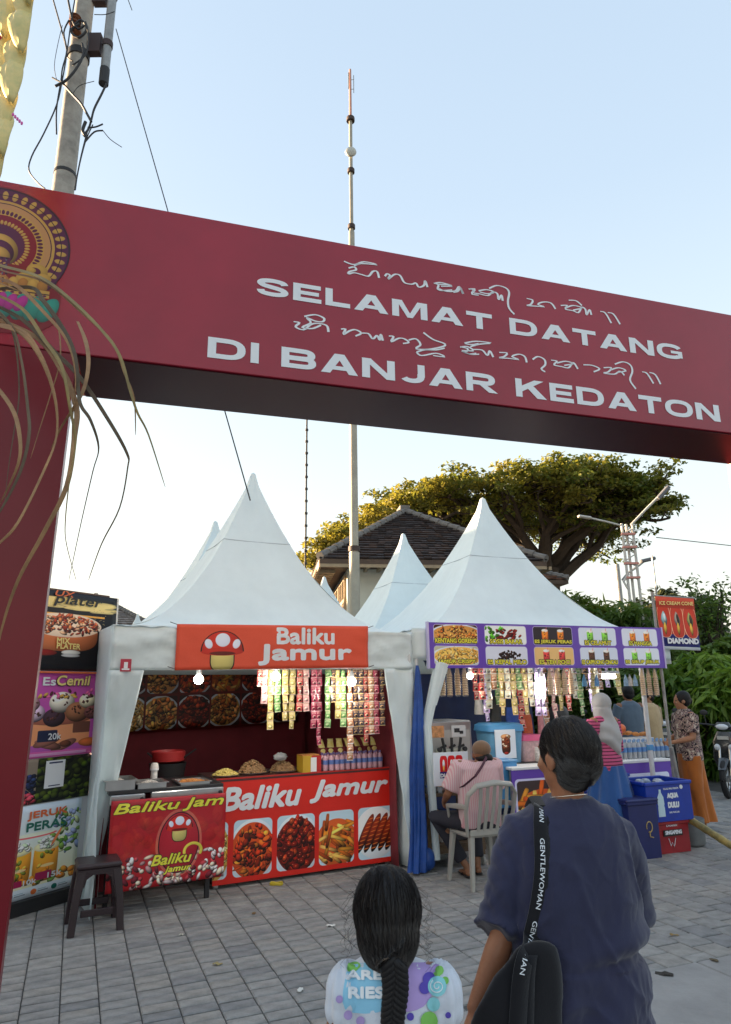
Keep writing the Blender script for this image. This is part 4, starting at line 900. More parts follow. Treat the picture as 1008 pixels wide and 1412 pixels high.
pan('steel_tray', 'dark tray of orange fried pieces at right end of the griddle', 'food tray', .78, .3, .24, .28, .02, m_fd['crisp'])
cs = S1t('paper_cups', 'stack of white paper cups on the griddle counter', 'cup stack', .50, .50, CHH-.004)
b = MB(); b.lathe([(.03, 0), (.028, .1), (.036, .1), (.034, .115), (.037, .116), (.035, .13), (.03, .15), (.022, .16)], seg=14); b.build('cup', mat('paper_white', (.75, .73, .7), .7), cs, smooth=True)
b = MB(); b.lathe([(.037, .1), (.038, .112), (.036, .118)], seg=14); b.build('rim', m_white, cs, smooth=True)
pt_ = S1t('cooking_pot', 'black cooking pot with red basket of tongs at the back of the griddle', 'pot', .73, 1.05, 0)
b = MB(); b.box((0, 0, .42), (.5, .4, .84)); b.build('stand', m_dkin, pt_)
b = MB(); b.lathe([(.05, .84), (.15, .85), (.17, .98), (.175, 1.0), (.16, 1.0), (.14, .9), (.04, .88)], seg=20); b.build('pot_body', m_blk, pt_, smooth=True)
b = MB(); b.lathe([(.1, 1.0), (.15, 1.02), (.16, 1.1), (.15, 1.11), (.13, 1.04), (.05, 1.03)], seg=18); b.build('basket', mat('red_plastic', (.45, .03, .03), .45), pt_, smooth=True)
b = MB(); b.tube([(-.1, 0, 1.02), (-.2, -.02, 1.1)], .008); b.tube([(.1, -.05, 1.02), (.24, -.1, 1.12)], .008); b.build('handle', m_blk, pt_)
for i, (x, y, k, rx, h, lab) in enumerate(((1.17, .62, 'pale', .13, .06, 'heap of pale yellow fried mushrooms at left end of the serving table'), (1.45, .68, 'tan', .15, .12, 'tall heap of tan crispy mushrooms in the middle of the serving table'), (1.75, .66, 'tan', .14, .1, 'heap of tan crispy mushrooms next to the yellow box'))):
    t = S1t('fried_mushrooms', lab, 'fried food', x, y, .89); b = MB(); b.lathe([(rx*.8, 0), (rx*1.0, .012), (rx*1.02, .02), (rx*.8, .008)], seg=20); b.build('tray', m_stain, t, smooth=True); o = stuff(heap(m_fd[k], rx*.9, rx*.8, h, 220, .018)); o.parent = t
t = S1t('plastic_bag', 'clear knotted plastic bag lying on the crispy mushroom heap', 'bag', 1.70, .6, 1.0)
b = MB(); b.grid(lambda u, v: Vector((.07*math.cos(6.28*u)*math.sin(3.14*v)*(1+.3*nz(u*5, v*5, 1)), .05*math.sin(6.28*u)*math.sin(3.14*v), .035*(1-math.cos(3.14*v))*(1+.3*nz(u*6, v*4, 2)))), 16, 10); b.build('film', mat('clear_film', (.75, .78, .8), .15, trans=.6), t, smooth=True, ang=0)
t = S1t('sauce_box', 'yellow and red carton with white label between food heaps and bottles', 'box', 1.93, .55, .89)
b = MB(); b.box((0, 0, .075), (.09, .16, .15)); b.build('carton', mat('carton_yellow', (.6, .38, .03), .5), t)
b = MB(); b.box((.095, -.001, .074), (.1, .16, .148)); b.build('red_side', mat('carton_red', (.5, .02, .02), .5), t)
b = MB(); b.box((.065, -.083, .07), (.06, .004, .13)); b.build('label', m_white, t)
b = MB(); b.box((.04, 0, .155), (.18, .14, .01)); b.build('orange_sachets', m_fd['crisp'], t)
# bottles
ORD = ['first', 'second', 'third', 'fourth', 'fifth', 'sixth', 'seventh', 'eighth', 'ninth', 'tenth', 'eleventh']
m_pet = mat('bottle_plastic', (.72, .78, .85), .1, spec=.6, trans=.55); m_pinkw = mat('pink_drink', (.55, .15, .22), .3); m_bl = mat('bottle_label_blue', (.12, .2, .5), .5)
def bottle(name, loc, rz, label, group, liquid, lab, cap):
    t = thing(name, label, 'bottle', loc, rz, group)
    b = MB(); b.lathe([(.022, 0), (.027, .005), (.028, .05), (.026, .06), (.028, .07), (.028, .105), (.022, .125), (.011, .14), (.011, .15)], seg=12); b.build('body', liquid, t, smooth=True)
    b = MB(); b.lathe([(.029, .06), (.029, .10)], seg=12); b.build('label_band', lab, t, smooth=True)
    b = MB(); b.lathe([(.013, .145), (.013, .162), (.01, .164)], seg=10); b.build('cap', cap, t, smooth=True)
    return t
GB = 'small pink drink bottles lined up on the serving table'
bt = bottle('drink_bottle', S1.w(2.13, .50, .89), 0, 'first pink drink bottle from the left in the front row on the serving table', GB, mat('pink_bottle', (.6, .35, .42), .15, spec=.6), m_bl, mat('cap_purple', (.2, .15, .35), .4))
for j in range(2):
    for i in range(11):
        if i or j: dup(bt, S1.w(2.13+i*.061+rnd.uniform(-.004, .004), .50+j*.07, .89), rnd.uniform(0, 3), '%s pink drink bottle from the left in the %s row on the serving table' % (ORD[i], ('front', 'back')[j]))
# corn snack packs behind bottles
t0 = None; m_corn = mat('corn_pack', (.8, .6, .08), .35, var=.3, vs=30, var2=(.85, .75, .4))
for i in range(7):
    x = 2.18+i*.1; b = None
    if t0 is None:
        t0 = S1t('snack_pack', 'first yellow snack pack from the left behind the pink bottles', 'snack pack', x, .70, .89, 'yellow snack packs behind the bottles')
        b = MB(); b.box((0, 0, .1), (.1, .07, .2)); b.build('stand', m_dkin, t0)
        b = MB(); b.loft([((0, -.06, .14), (.002, 0, 0), (0, .01, 0)), ((0, -.03, .17), (.03, 0, 0), (0, .02, 0)), ((0, 0, .21), (.035, 0, 0), (0, .024, 0)), ((0, .03, .26), (.028, 0, 0), (0, .018, 0)), ((0, .05, .28), (.03, 0, 0), (0, .002, 0))], 10); b.build('bag', m_corn, t0, smooth=True)
    else: dup(t0, S1.w(x, .70+rnd.uniform(-.01, .01), .89), rad(S1.az)+rnd.uniform(-.5, .5), '%s yellow snack pack from the left behind the pink bottles' % ORD[i])
# hanging sachet strips
pal = dict(r=((.5, .06, .06), (.7, .5, .35)), y=((.5, .4, .13), (.55, .45, .3)), g=((.13, .3, .1), (.5, .5, .3)), m=((.35, .03, .08), (.6, .3, .3)), k=((.05, .04, .06), (.5, .3, .15)), b=((.45, .2, .1), (.75, .65, .55)), p=((.6, .3, .3), (.75, .6, .5)), v=((.45, .35, .65), (.7, .65, .8)), w=((.65, .7, .6), (.7, .6, .4)))
def sachetmat(k):
    n = 'sachet_'+k
    if n in _M: return _M[n]
    a, c = pal[k]; A = tuple(x**.4545 for x in a); C_ = tuple(x**.4545 for x in c); cv = Cv(48, 64, A)
    cv.rect(0, 0, 48, 5, jit(C_, .1)); cv.rect(0, 59, 48, 64, jit(C_, .1)); cv.ell(24, 22, 16, 12, C_, hi=.5); cv.ell(26, 20, 9, 7, jit(A, .5), hi=.6); cv.rect(7, 42, 41, 54, C_); cv.rect(10, 45, 38, 50, A); cv.grain(.05)
    _M[n] = printmat(n, cv.a, .22, spec=.6); return _M[n]
def strip(F, x, y, ztop, n, k, label, group, w=.062, h=.078, rz=0, cols=1):
    t = thing('sachet_strip', label, 'sachet strip', F.w(x, y, ztop), rad(F.az)+rz, group); me = None
    for c in range(cols):
        for i in range(n-(c*3) % 2):
            if me is None:
                b = MB(); b.grid(lambda u, v: Vector(((u-.5)*w*.96, -.009*math.sin(math.pi*u)*math.sin(math.pi*v), -h+v*h)), 4, 4); o = b.build('sachet', sachetmat(k), t, smooth=True, sol=.0015, ang=0); me = o.data
            else:
                o = bpy.data.objects.new('sachet', me); COL.objects.link(o); o.parent = t
            o.location = (c*w, .002*(c % 2), -i*h); o.rotation_euler = (rnd.uniform(-.2, .12), rnd.uniform(-.09, .09), rnd.uniform(-.45, .45))
    b = MB(); b.tube([(0, .002, .06), (0, .002, -.01)], .0015, 4); b.build('string', m_blk, t)
    return t
GS = 'sachet strips hanging from the mushroom stall front'
SS = [(1.37, 2, 'r'), (1.42, 4, 'p'), (1.49, 7, 'y'), (1.55, 5, 'g'), (1.62, 6, 'y'), (1.70, 7, 'y'), (1.78, 5, 'r'), (1.84, 5, 'p'), (1.92, 7, 'm'), (1.98, 9, 'm'), (2.06, 7, 'g'), (2.12, 4, 'k'), (2.18, 6, 'y'), (2.24, 7, 'g'), (2.30, 11, 'b'), (2.37, 8, 'k'), (2.43, 8, 'k'), (2.49, 9, 'r'), (2.54, 8, 'b'), (2.60, 8, 'm'), (2.66, 7, 'k')]
nm = dict(r='red', y='yellow', g='green', m='maroon', k='black', b='brown and cream', p='pink', v='violet', w='white')
b_ = S1t('hanging_rod', 'steel rod carrying the sachet strips under the mushroom banner', 'rod', 1.3, .30, 1.89); bq = MB(); bq.tube([(0, 0, 0), (1.42, 0, 0)], .008, 8); bq.build('rod', m_steel, b_)
ORD = ['first', 'second', 'third', 'fourth', 'fifth', 'sixth', 'seventh', 'eighth', 'ninth', 'tenth', 'eleventh']
cnt = {}
for x, n, k in SS:
    cnt[k] = cnt.get(k, 0)+1
    strip(S1, x, .30+rnd.uniform(-.02, .02), 1.85, n, k, '%s of the %s sachet strips from the left under the mushroom banner' % (ORD[cnt[k]-1], nm[k]), GS)
# light bulbs
m_bulb = mat('bulb_glow', (1, .95, .85), .4, emit=5)
def bulb(F, x, y, z, label, e=.55, group='lit round bulbs in the stalls', r=.042):
    t = thing('light_bulb', label, 'light bulb', F.w(x, y, z), 0, group)
    b = MB(); b.ell((0, 0, 0), (r, r, r*.95), seg=18, rings=12); b.build('globe', m_bulb, t, smooth=True, ang=0)
    b = MB(); b.lathe([(.02, r*.8), (.022, r*.8+.04), (.014, r*.8+.055), (.012, r*.8+.07)], seg=12); b.build('socket', m_white, t, smooth=True)
    b = MB(); b.tube([(0, 0, r+.05), (.01, .02, 2.1-z)], .003, 5); b.build('cord', m_blk, t)
    l = bpy.data.lights.new('bulb_light', 'POINT'); l.energy = e; l.shadow_soft_size = .05; l.color = (1, .9, .75); lo = bpy.data.objects.new('bulb_light', l); COL.objects.link(lo); lo.parent = t; lo.location = (0, -.0, -.1)
    return t
bulb(S1, .75, .1, 1.756, 'left of three lit bulbs under the mushroom banner')
bulb(S1, 1.455, .1, 1.778, 'middle of three lit bulbs under the mushroom banner')
bulb(S1, 2.23, .1, 1.729, 'right of three lit bulbs under the mushroom banner')
# small things on the ground
tp = thing('tape_roll', 'flattened yellow strip lying on the paving before the red table', 'tape', loc=gz(381, 1220)); b = MB(); b.tube([(.055*math.cos(t), .03*math.sin(t), .009+.004*math.sin(3*t)) for t in np.linspace(0, 6.28, 25)], (.012), 8, flat=.5); b.build('loop', mat('tape_yellow', (.6, .45, .03), .5), tp, smooth=True)
wb = thing('wooden_block', 'pale wooden block under the red counter banner', 'block', loc=gz(233, 1217)+Vector((0, .05, .0)), rz=rad(25)); b = MB(); b.box((0, 0, .028), (.15, .08, .05), bev=.004); b.build('block', mat('wood_pale', (.4, .3, .16), .8, var=.2, vs=20), wb)
b = MB(); b.tube([(.1+.25*k/12, .02*math.sin(k), .02+.012*(k % 3)) for k in range(13)], .012, 6); b.build('rope', mat('rope_green', (.12, .16, .06), .8), wb, smooth=True)
# --- blue tarp curtain bunched between the two tents
m_tarp = mat('blue_tarp', (.012, .07, .32), .42, spec=.5, var=.35, vs=5, bump=.5, bs=25)
cu = thing('blue_tarp', 'bright blue tarpaulin bunched into a hanging fold between the two tents', 'tarpaulin', loc=S1.w(T1W+.02, -.0), rz=rad(S1.az))
b = MB(); n = 34
def tarp(u, v):
    a = 2*math.pi*u; z = .02+1.86*v; w = .012+.062*(1-v)**.55; k = 1+.26*math.sin(a*5+v*3.0)+.14*math.sin(a*9-v*5)+.12*nz(u*6, v*5, 3)
    return Vector((w*1.1*math.cos(a)*k-.055*(1-v)**1.2+.008*math.sin(v*9)+.01, .05*math.sin(a)*(1.2-v)*k-.03, z))
b.grid(tarp, 72, n); b.build('fold', m_tarp, cu, smooth=True, ang=0)
b = MB(); b.grid(lambda u, v: Vector((.07+.075*math.cos(6.283*u)*math.sin(3.14*v)*(1+.25*nz(u*7, v*5, 8)), -.02+.06*math.sin(6.283*u)*math.sin(3.14*v), .11-.1*math.cos(3.14*v))), 24, 14); b.build('bundle', m_tarp, cu, smooth=True, ang=0)
# ================================================================== POSTER STAND at the left
PS = Fr(tuple(gz(25, 1262))[:2], 52); pw = (Vector(gz(103, 1238))-Vector(gz(25, 1262))).length
PS = Fr(tuple(gz(25, 1262))[:2], math.degrees(math.atan2(gz(103, 1238).y-gz(25, 1262).y, gz(103, 1238).x-gz(25, 1262).x)))
ps = thing('poster_stand', 'tall white panel stand carrying four stacked food posters beside the left tent', 'poster stand', loc=PS.w(0, 0), rz=rad(PS.az))
zz = [PS.pt(60, y)[2] for y in (1230, 1108, 1046, 926, 812)]
xr = [PS.pt(x, y)[0] for x, y in ((103, 1160), (124, 1080), (143, 985), (160, 870))]
XW = PS.pt(140, 1000)[0]
b = MB(); b.box((XW/2-.2, .1, zz[3]/2+.05), (XW+.4, .14, zz[3]+.02), bev=.01); b.build('panel', mat('stand_white', (.6, .63, .66), .5, var=.1, vs=3), ps)
b = MB(); b.box((XW/2-.2, .06, .05), (XW+.45, .2, .1)); b.build('base', m_blk, ps)
for x in (-.02, XW-.02): b = MB(); b.tube([(x, .2, 0), (x, .2, zz[4]+.06)], .018, 8); b.build('post', m_wht, ps)
b = MB(); b.tube([(-.3, .15, zz[4]+.03), (PS.pt(166, 812)[0], .15, zz[4]+.03)], .012, 6); b.build('top_rail', mat('rail_brown', (.12, .07, .05), .7), ps)
def poster(name, label, cv, x0, x1, z0, z1, y=.02, rough=.3):
    t = thing(name, label, 'poster', loc=PS.w(x0, y, z0), rz=rad(PS.az)); w = x1-x0; h = z1-z0
    b = MB(); b.grid(cloth_fn((0, 0, 0), (w, 0, 0), (w, 0, h), (0, 0, h), .006, z0*9, 2, 2), 12, 12); b.build('sheet', printmat(name+'_%d' % int(z0*100), cv.a, rough), t, smooth=True, sol=.003, ang=0); return t, w, h
def ptxt(t, s, m, x, z, w, h, bo=.04, sh=0, dy=.012): return put_text('lettering', s, m, t, (x, -dy, z), (1, 0, 0), (0, 0, 1), w, h, bold=bo, shear=sh)
X0 = PS.pt(25, 1160)[0]-.12
m_or = mat('print_orange', (.75, .16, .05), .5); m_gr = mat('print_green', (.02, .16, .12), .5); m_ye = mat('print_cream_yellow', (.85, .7, .25), .5); m_nv = mat('print_navy', (.03, .04, .12), .5)
# black platter poster
cv = Cv(380, 420, (.06, .05, .07))
for i in range(40): cv.ell(rs.uniform(0, 330), 360+rs.uniform(-30, 22), 70, 10, (.88, .78, .5), rot=rs.uniform(-.1, .15), hi=0, a=.7)
cv.ell(250, 348, 90, 8, (.88, .78, .5), rot=.1, hi=0); cv.rect(0, 292, 320, 302, (.85, .6, .25))
cv.ell(160, 190, 135, 88, (.75, .42, .25), p=3, hi=.25); cv.ell(160, 240, 148, 64, (.9, .8, .7), hi=.1)
for i in range(160): t = rs.uniform(0, 6.28); q = math.sqrt(rs.uniform(0, 1)); cv.ell(160+130*q*math.cos(t), 242+50*q*math.sin(t)+10*(1-q), rs.uniform(8, 18), rs.uniform(4, 8), pick([(.6, .2, .1), (.75, .35, .2), (.45, .12, .08), (.85, .65, .5), (.8, .45, .25)]), rot=rs.uniform(0, 3), hi=.8)
cv.ell(90, 92, 45, 16, (.5, .12, .1), hi=.3); cv.ell(190, 96, 38, 14, (.8, .8, .78), hi=.3); cv.ell(190, 80, 38, 9, (.7, .7, .7), hi=.3)
for i in range(30): cv.ell(290+rs.uniform(-25, 40), 280+rs.uniform(-60, 60), 2.5, 1.5, (.7, .6, .4), hi=0)
cv.rect(372, 0, 380, 420, (.85, .8, .75))
x1 = PS.pt(160, 870)[0]; t, w, h = poster('platter_poster', 'black poster with platter bowl of loaded fries, topmost on the left stand', cv, X0-.05, x1, zz[3]+.01, zz[4], y=-.01)
Lx = lambda px, py: PS.pt(px, py)[0]-(X0-.05)
ptxt(t, 'plater', m_txblk, Lx(72, 830), h*.80, Lx(140, 830)-Lx(72, 830), h*.17, .03, .2); ptxt(t, 'MIX', m_ye, Lx(76, 885), h*.335, .13, .05, .05); ptxt(t, 'PLATER', m_ye, Lx(76, 890), h*.27, .24, .05, .05)
ptxt(t, 'UX', m_or, Lx(74, 818), h*.93, .2, .05, .05, .2); b = MB(); b.tube([(0, 0, -.015), (w, 0, -.015)], .008, 6); b.build('edge_rail', m_or, t)
# purple ice poster
cv = Cv(380, 420); cv.vgrad((.62, .3, .6), (.72, .3, .62))
cv.fill(cv.mask(25, 60, 330, 190, 30), (.82, .55, .38))
for i in range(5): cv.ell(rs.uniform(0, 380), rs.uniform(0, 90), 60, 20, (.55, .35, .3), hi=.5, rot=rs.uniform(-.4, .4))
cv.ell(180, 185, 155, 32, (.6, .35, .28), hi=.2)
for (x, y, r, c) in ((70, 215, 48, (.85, .75, .85)), (50, 260, 42, (.75, .55, .6)), (160, 190, 50, (.25, .17, .22)), (190, 265, 58, (.88, .86, .8)), (265, 215, 56, (.6, .4, .28)), (310, 270, 42, (.9, .88, .75)), (335, 210, 38, (.5, .3, .3))):
    cv.ell(x, y, r, r*.9, c, hi=.5)
    for k in range(12): cv.ell(x+rs.uniform(-r, r)*.7, y+rs.uniform(-.3, .8)*r, 7, 4, jit((.3, .18, .15), .4), rot=rs.uniform(0, 3), hi=.4)
for i in range(24): cv.ell(rs.uniform(30, 370), rs.uniform(290, 330), 12, 7, pick([(.3, .15, .15), (.8, .65, .3), (.85, .4, .6)]), rot=rs.uniform(0, 3), hi=.4)
cv.rect(95, 75, 180, 130, (.12, .14, .24), 6); cv.rect(250, 110, 330, 165, (.4, .25, .2), 4); cv.ell(330, 60, 50, 22, (.75, .4, .2), hi=.5); cv.ell(220, 60, 26, 16, (.4, .22, .15), hi=.6)
cv.rect(0, 0, 380, 30, (.78, .35, .62)); cv.rect(10, 8, 320, 22, (.85, .6, .78))
x1 = PS.pt(141, 985)[0]; t, w, h = poster('ice_poster', 'pink purple ice cream sundae poster marked 20k on the left stand', cv, X0, x1, zz[2]+.004, zz[3]+.004)
Lx = lambda px, py: PS.pt(px, py)[0]-X0
a, c = Lx(60, 942), Lx(78, 942); ptxt(t, 'Es', m_ink_w, a, h*.83, c-a, h*.1, .05); a, c = Lx(79, 942), Lx(125, 942)
ptxt(t, 'Cemil', m_txblk, a-.006, h*.83-.006, c-a+.014, h*.135, .08, .1, .011); ptxt(t, 'Cemil', m_ye, a, h*.83, c-a, h*.125, .05, .1, .013)
ptxt(t, '20k', m_ink_w, Lx(66, 1028), h*.2, Lx(84, 1028)-Lx(66, 1028), h*.075, .03)
# olives and a blank payment card
cv = Cv(380, 240, (.5, .45, .4)); food(cv, 120, 0, 380, 240, 'olives', r=1, bg=(.1, .12, .04))
for i in range(60): cv.ell(rs.uniform(0, 110), rs.uniform(60, 150), 13, 12, jit((.12, .15, .28), .4), hi=1)
for i in range(24): cv.ell(rs.uniform(0, 120), rs.uniform(0, 60), 16, 14, jit((.75, .25, .32), .3), hi=1)
x1 = PS.pt(125, 1075)[0]; t, w, h = poster('fruit_poster', 'poster of green limes and berries on the left stand, third from top', cv, X0, x1, zz[1]+.004, zz[2])
b = MB(); xa, xb = Lx(64, 1065), Lx(90, 1065); b.box(((xa+xb)/2, -.008, h*.62), (xb-xa, .004, h*.62)); cd = b.build('payment_card', m_white, t)
b = MB(); b.box(((xa+xb)/2, -.0115, h*.88), ((xb-xa)*.7, .002, .012)); b.box(((xa+xb)/2, -.0115, h*.36), ((xb-xa)*.6, .002, .008)); b.build('card_print', m_nv, cd)
b = MB(); b.tube([(w+.01, 0, .02), (w+.03, -.01, h*.4), (w+.02, -.01, h*.8), (w+.0, 0, h)], .006, 8); b.build('light_tube', mat('tube_glow', (1, .55, .4), .4, emit=1.2), t, smooth=True)
# orange juice poster
cv = Cv(380, 480); cv.vgrad((.85, .83, .68), (.78, .84, .9))
for i in range(60): cv.ell(rs.uniform(240, 380), rs.uniform(200, 420), rs.uniform(10, 26), rs.uniform(6, 14), pick([(.35, .55, .2), (.5, .65, .3), (.75, .8, .6), (.6, .65, .8)]), rot=rs.uniform(0, 3), hi=.5)
cv.ell(150, 318, 110, 12, (.85, .4, .4), hi=0); cv.ell(150, 324, 100, 10, (.85, .87, .8), hi=0)
for q in (80, 215):
    cv.ell(q, 170, 62, 100, (.93, .62, .18), p=5, hi=.3); cv.ell(q, 250, 64, 26, (.9, .88, .7), hi=.2)
    for k in range(24): cv.ell(q+rs.uniform(-45, 45), 262+rs.uniform(-20, 30), 12, 10, pick([(.9, .93, .85), (.75, .85, .7), (.95, .95, .95)]), hi=.6)
    for k in range(10): cv.ell(q+rs.uniform(-45, 45), 170+rs.uniform(-60, 50), 14, 9, pick([(.95, .75, .3), (.85, .5, .12), (.5, .55, .2)]), rot=rs.uniform(0, 3), hi=.5)
    cv.ell(q+10, 150, 34, 8, (.9, .9, .8), hi=0, a=.6)
cv.ell(260, 290, 8, 50, (.9, .5, .3), rot=-.5, hi=.2)
for i in range(26): cv.ell(rs.uniform(0, 380), rs.uniform(60, 120), 22, 15, pick([(.95, .6, .15), (.9, .5, .1), (.4, .6, .2)]), hi=.7, rot=rs.uniform(0, 3), a=.8)
cv.rect(40, 68, 110, 100, (.6, .12, .3), 4); cv.rect(170, 80, 250, 120, (.6, .12, .3), 4)
cv.rect(0, 0, 380, 56, (.8, .84, .87))
for q, c in ((60, (.1, .4, .35)), (170, (.85, .45, .25)), (270, (.1, .4, .35))): cv.ell(q, 28, 14, 14, c, hi=0); cv.rect(q+20, 22, q+70, 27, (.5, .55, .6)); cv.rect(q+20, 32, q+60, 36, (.6, .7, .75))
x1 = PS.pt(106, 1160)[0]+.03; t, w, h = poster('juice_poster', 'orange juice poster with 10k and 15k prices, lowest on the left stand', cv, X0, x1, zz[0]-.02, zz[1]-.004)
a, c = Lx(40, 1118), Lx(94, 1118); ptxt(t, 'JERUK', m_or, a, h*.83, c-a, h*.105, .06); ptxt(t, 'PERAS', m_gr, a, h*.715, c-a, h*.1, .06)
ptxt(t, '10k', m_ink_w, Lx(32, 1222), h*.15, Lx(50, 1222)-Lx(32, 1222), h*.055, .05); ptxt(t, '15k', m_ink_w, Lx(65, 1218), h*.17, Lx(84, 1218)-Lx(65, 1218), h*.06, .05)
# ---------------- brown plastic stool
sp = (gz(105, 1278)+gz(160, 1268)+gz(95, 1262)+gz(157, 1250))/4
st = thing('plastic_stool', 'dark brown plastic stool standing before the left poster stand', 'stool', loc=(sp.x*.962, sp.y*.962, 0), rz=rad(26))
m_stool = mat('stool_brown', (.035, .022, .025), .42, spec=.4, var=.2, vs=10)
h = .45; a0, a1 = .165, .14
b = MB(); b.box((0, 0, h-.02), (.31, .31, .04), bev=.014); b.box((0, 0, h-.055), (.30, .30, .035), tap=1.0); b.build('seat', m_stool, st)
for sx in (-1, 1):
    for sy in (-1, 1):
        b = MB(); 
        b.loft([((sx*a0, sy*a0, 0), (.026, 0, 0), (0, .026, 0)), ((sx*(a0-.015), sy*(a0-.015), .2), (.027, 0, 0), (0, .027, 0)), ((sx*(a1-.02), sy*(a1-.02), h-.05), (.034, 0, 0), (0, .034, 0))], 12, p=5); b.build('leg', m_stool, st, smooth=True)
for sx, sy in ((0, -1), (0, 1), (-1, 0), (1, 0)):
    b = MB(); k = .15; b.box((sx*k, sy*k, .13), (.22 if sy else .02, .22 if sx else .02, .045), bev=.004); b.build('stretcher', m_stool, st)
    b = MB(); k = .142
    for s_ in (-1, 1):
        if sy: b.prism([(s_*.12, h-.07), (s_*.04, h-.07), (s_*.085, h-.1), (s_*.1, h-.16)], sy*k-.01, sy*k+.01)
        else: b.prism([(s_*.12, h-.07), (s_*.04, h-.07), (s_*.085, h-.1), (s_*.1, h-.16)], sx*k-.01, sx*k+.01, 'yz')
    b.build('apron', m_stool, st)
# ================================================================== PURPLE SNACK STALL (under the right tent)
def S2t(name, label, cat, x, y, z=0, group=None, rz=0): return thing(name, label, cat, S2.w(x, y, z), rad(S2.az)+rz, group)
m_pur = mat('purple_print', (.12, .05, .36), .35)
x0, x1 = S2.pt(588, 890)[0], S2.pt(911, 893)[0]; z0, z1 = 1.853, 2.31; BW, BH = x1-x0, z1-z0
cv = Cv(1100, 164, (.37, .26, .63)); kinds = [('noodle', 'lettuce', 'drink_o', 'drink_g', 'drink_o'), ('enoki', 'dark', 'drink_r', 'drink_b', 'drink_g')]
names = [('KENTANG GORENG', 'SOSIS BAKAR', 'ES JERUK PERAS', 'ES CELAMUT', 'ES MANGGA'), ('JAMUR CRISPY', 'ES KEPAL MILO', 'ES TEH POCI', 'ES CAPPUCINO CINCAU', 'ES SIRUP JERUK')]
bgs = [[(.25, .12, .1), (.85, .88, .88), (.15, .12, .15), (.8, .84, .9), (.82, .84, .9)], [(.7, .7, .6), (.8, .82, .88), (.85, .7, .45), (.78, .82, .88), (.82, .85, .92)]]
for r in range(2):
    for c in range(5):
        food(cv, 24+c*216, (88 if r == 0 else 12), 206+c*216, (156 if r == 0 else 78), kinds[r][c], r=10, bg=bgs[r][c], frame=(.72, .7, .85))
pb = S2t('menu_board', 'long purple menu board with ten captioned snack and drink photos', 'menu board', x0, -.05, z0)
b = MB(); b.box((BW/2, .022, BH/2), (BW, .03, BH)); b.build('frame', m_pur, pb)
b = MB(); b.add([(0, .005, 0), (BW, .005, 0), (BW, .005, BH), (0, .005, BH)], [(0, 1, 2, 3)], [[(0, 0), (1, 0), (1, 1), (0, 1)]]); b.build('printed_sheet', printmat('menu_board_print', cv.a, .35), pb)
for xq in (0, BW): b = MB(); b.box((xq, .02, BH/2), (.018, .044, BH+.012)); b.build('edge_trim', mat('lilac_trim', (.55, .5, .75), .5), pb)
px = BW/1100
for r in range(2):
    for c in range(5):
        xa = (24+c*216)*px; w = 182*px; z = (90 if r == 0 else 14)*BH/164; n = len(names[r][c]); ww = min(w*.96, n*.036)
        put_text('caption', names[r][c], m_txblk, pb, (xa+(w-ww)/2-.008, .0035, z-.007), (1, 0, 0), (0, 0, 1), ww+.016, .061, bold=.16, dn=.00008)
        put_text('caption', names[r][c], m_plast_y, pb, (xa+(w-ww)/2, .0015, z), (1, 0, 0), (0, 0, 1), ww, .047, bold=.06, dn=.00008)
# ---- front counter with purple snack banner
zc = .84
fc = S2t('snack_counter', 'white topped counter with purple framed snack pictures on its front', 'counter', 1.18, .22)
CW2 = S2.pt(927, 1075, .22)[0]-1.18
b = MB(); b.box((CW2/2, .35, zc-.015), (CW2, .72, .03), bev=.005); b.build('worktop', m_white, fc)
for x in (.03, CW2-.03):
    for y in (.04, .66): b = MB(); b.box((x, y, zc/2-.015), (.04, .04, zc-.03)); b.build('leg', m_steel, fc)
cv = Cv(900, 340, (.37, .26, .63))
cv.rect(14, 14, 300, 300, (.78, .78, .9), 18); food(cv, 24, 24, 290, 290, 'fries', r=16, bg=(.25, .2, .2)); food(cv, 320, 24, 590, 290, 'drink_b', r=16, bg=(.75, .78, .9)); cv.rect(606, 24, 884, 290, (.8, .82, .92), 16)
for q in (690, 790): cv.ell(q, 150, 34, 90, (.85, .5, .15), p=3, hi=.6); cv.ell(q, 210, 30, 30, (.9, .8, .6), hi=.5)
b = MB(); b.box((CW2/2, .005, zc/2+.02), (CW2, .01, zc-.08)); fb = b.build('front_board', m_pur, fc)
b = MB(); b.add([(0, -.0015, .06), (CW2, -.0015, .06), (CW2, -.0015, zc-.03), (0, -.0015, zc-.03)], [(0, 1, 2, 3)], [[(0, 0), (1, 0), (1, 1), (0, 1)]]); b.build('printed_sheet', printmat('counter2_print', cv.a, .35), fb)
put_text('caption', 'KENTANG', m_txblk, fb, (.06, -.003, .13), (1, 0, 0), (0, 0, 1), .56, .14, bold=.14); put_text('caption', 'KENTANG', m_plast_y, fb, (.07, -.0055, .14), (1, 0, 0), (0, 0, 1), .54, .12, bold=.06)
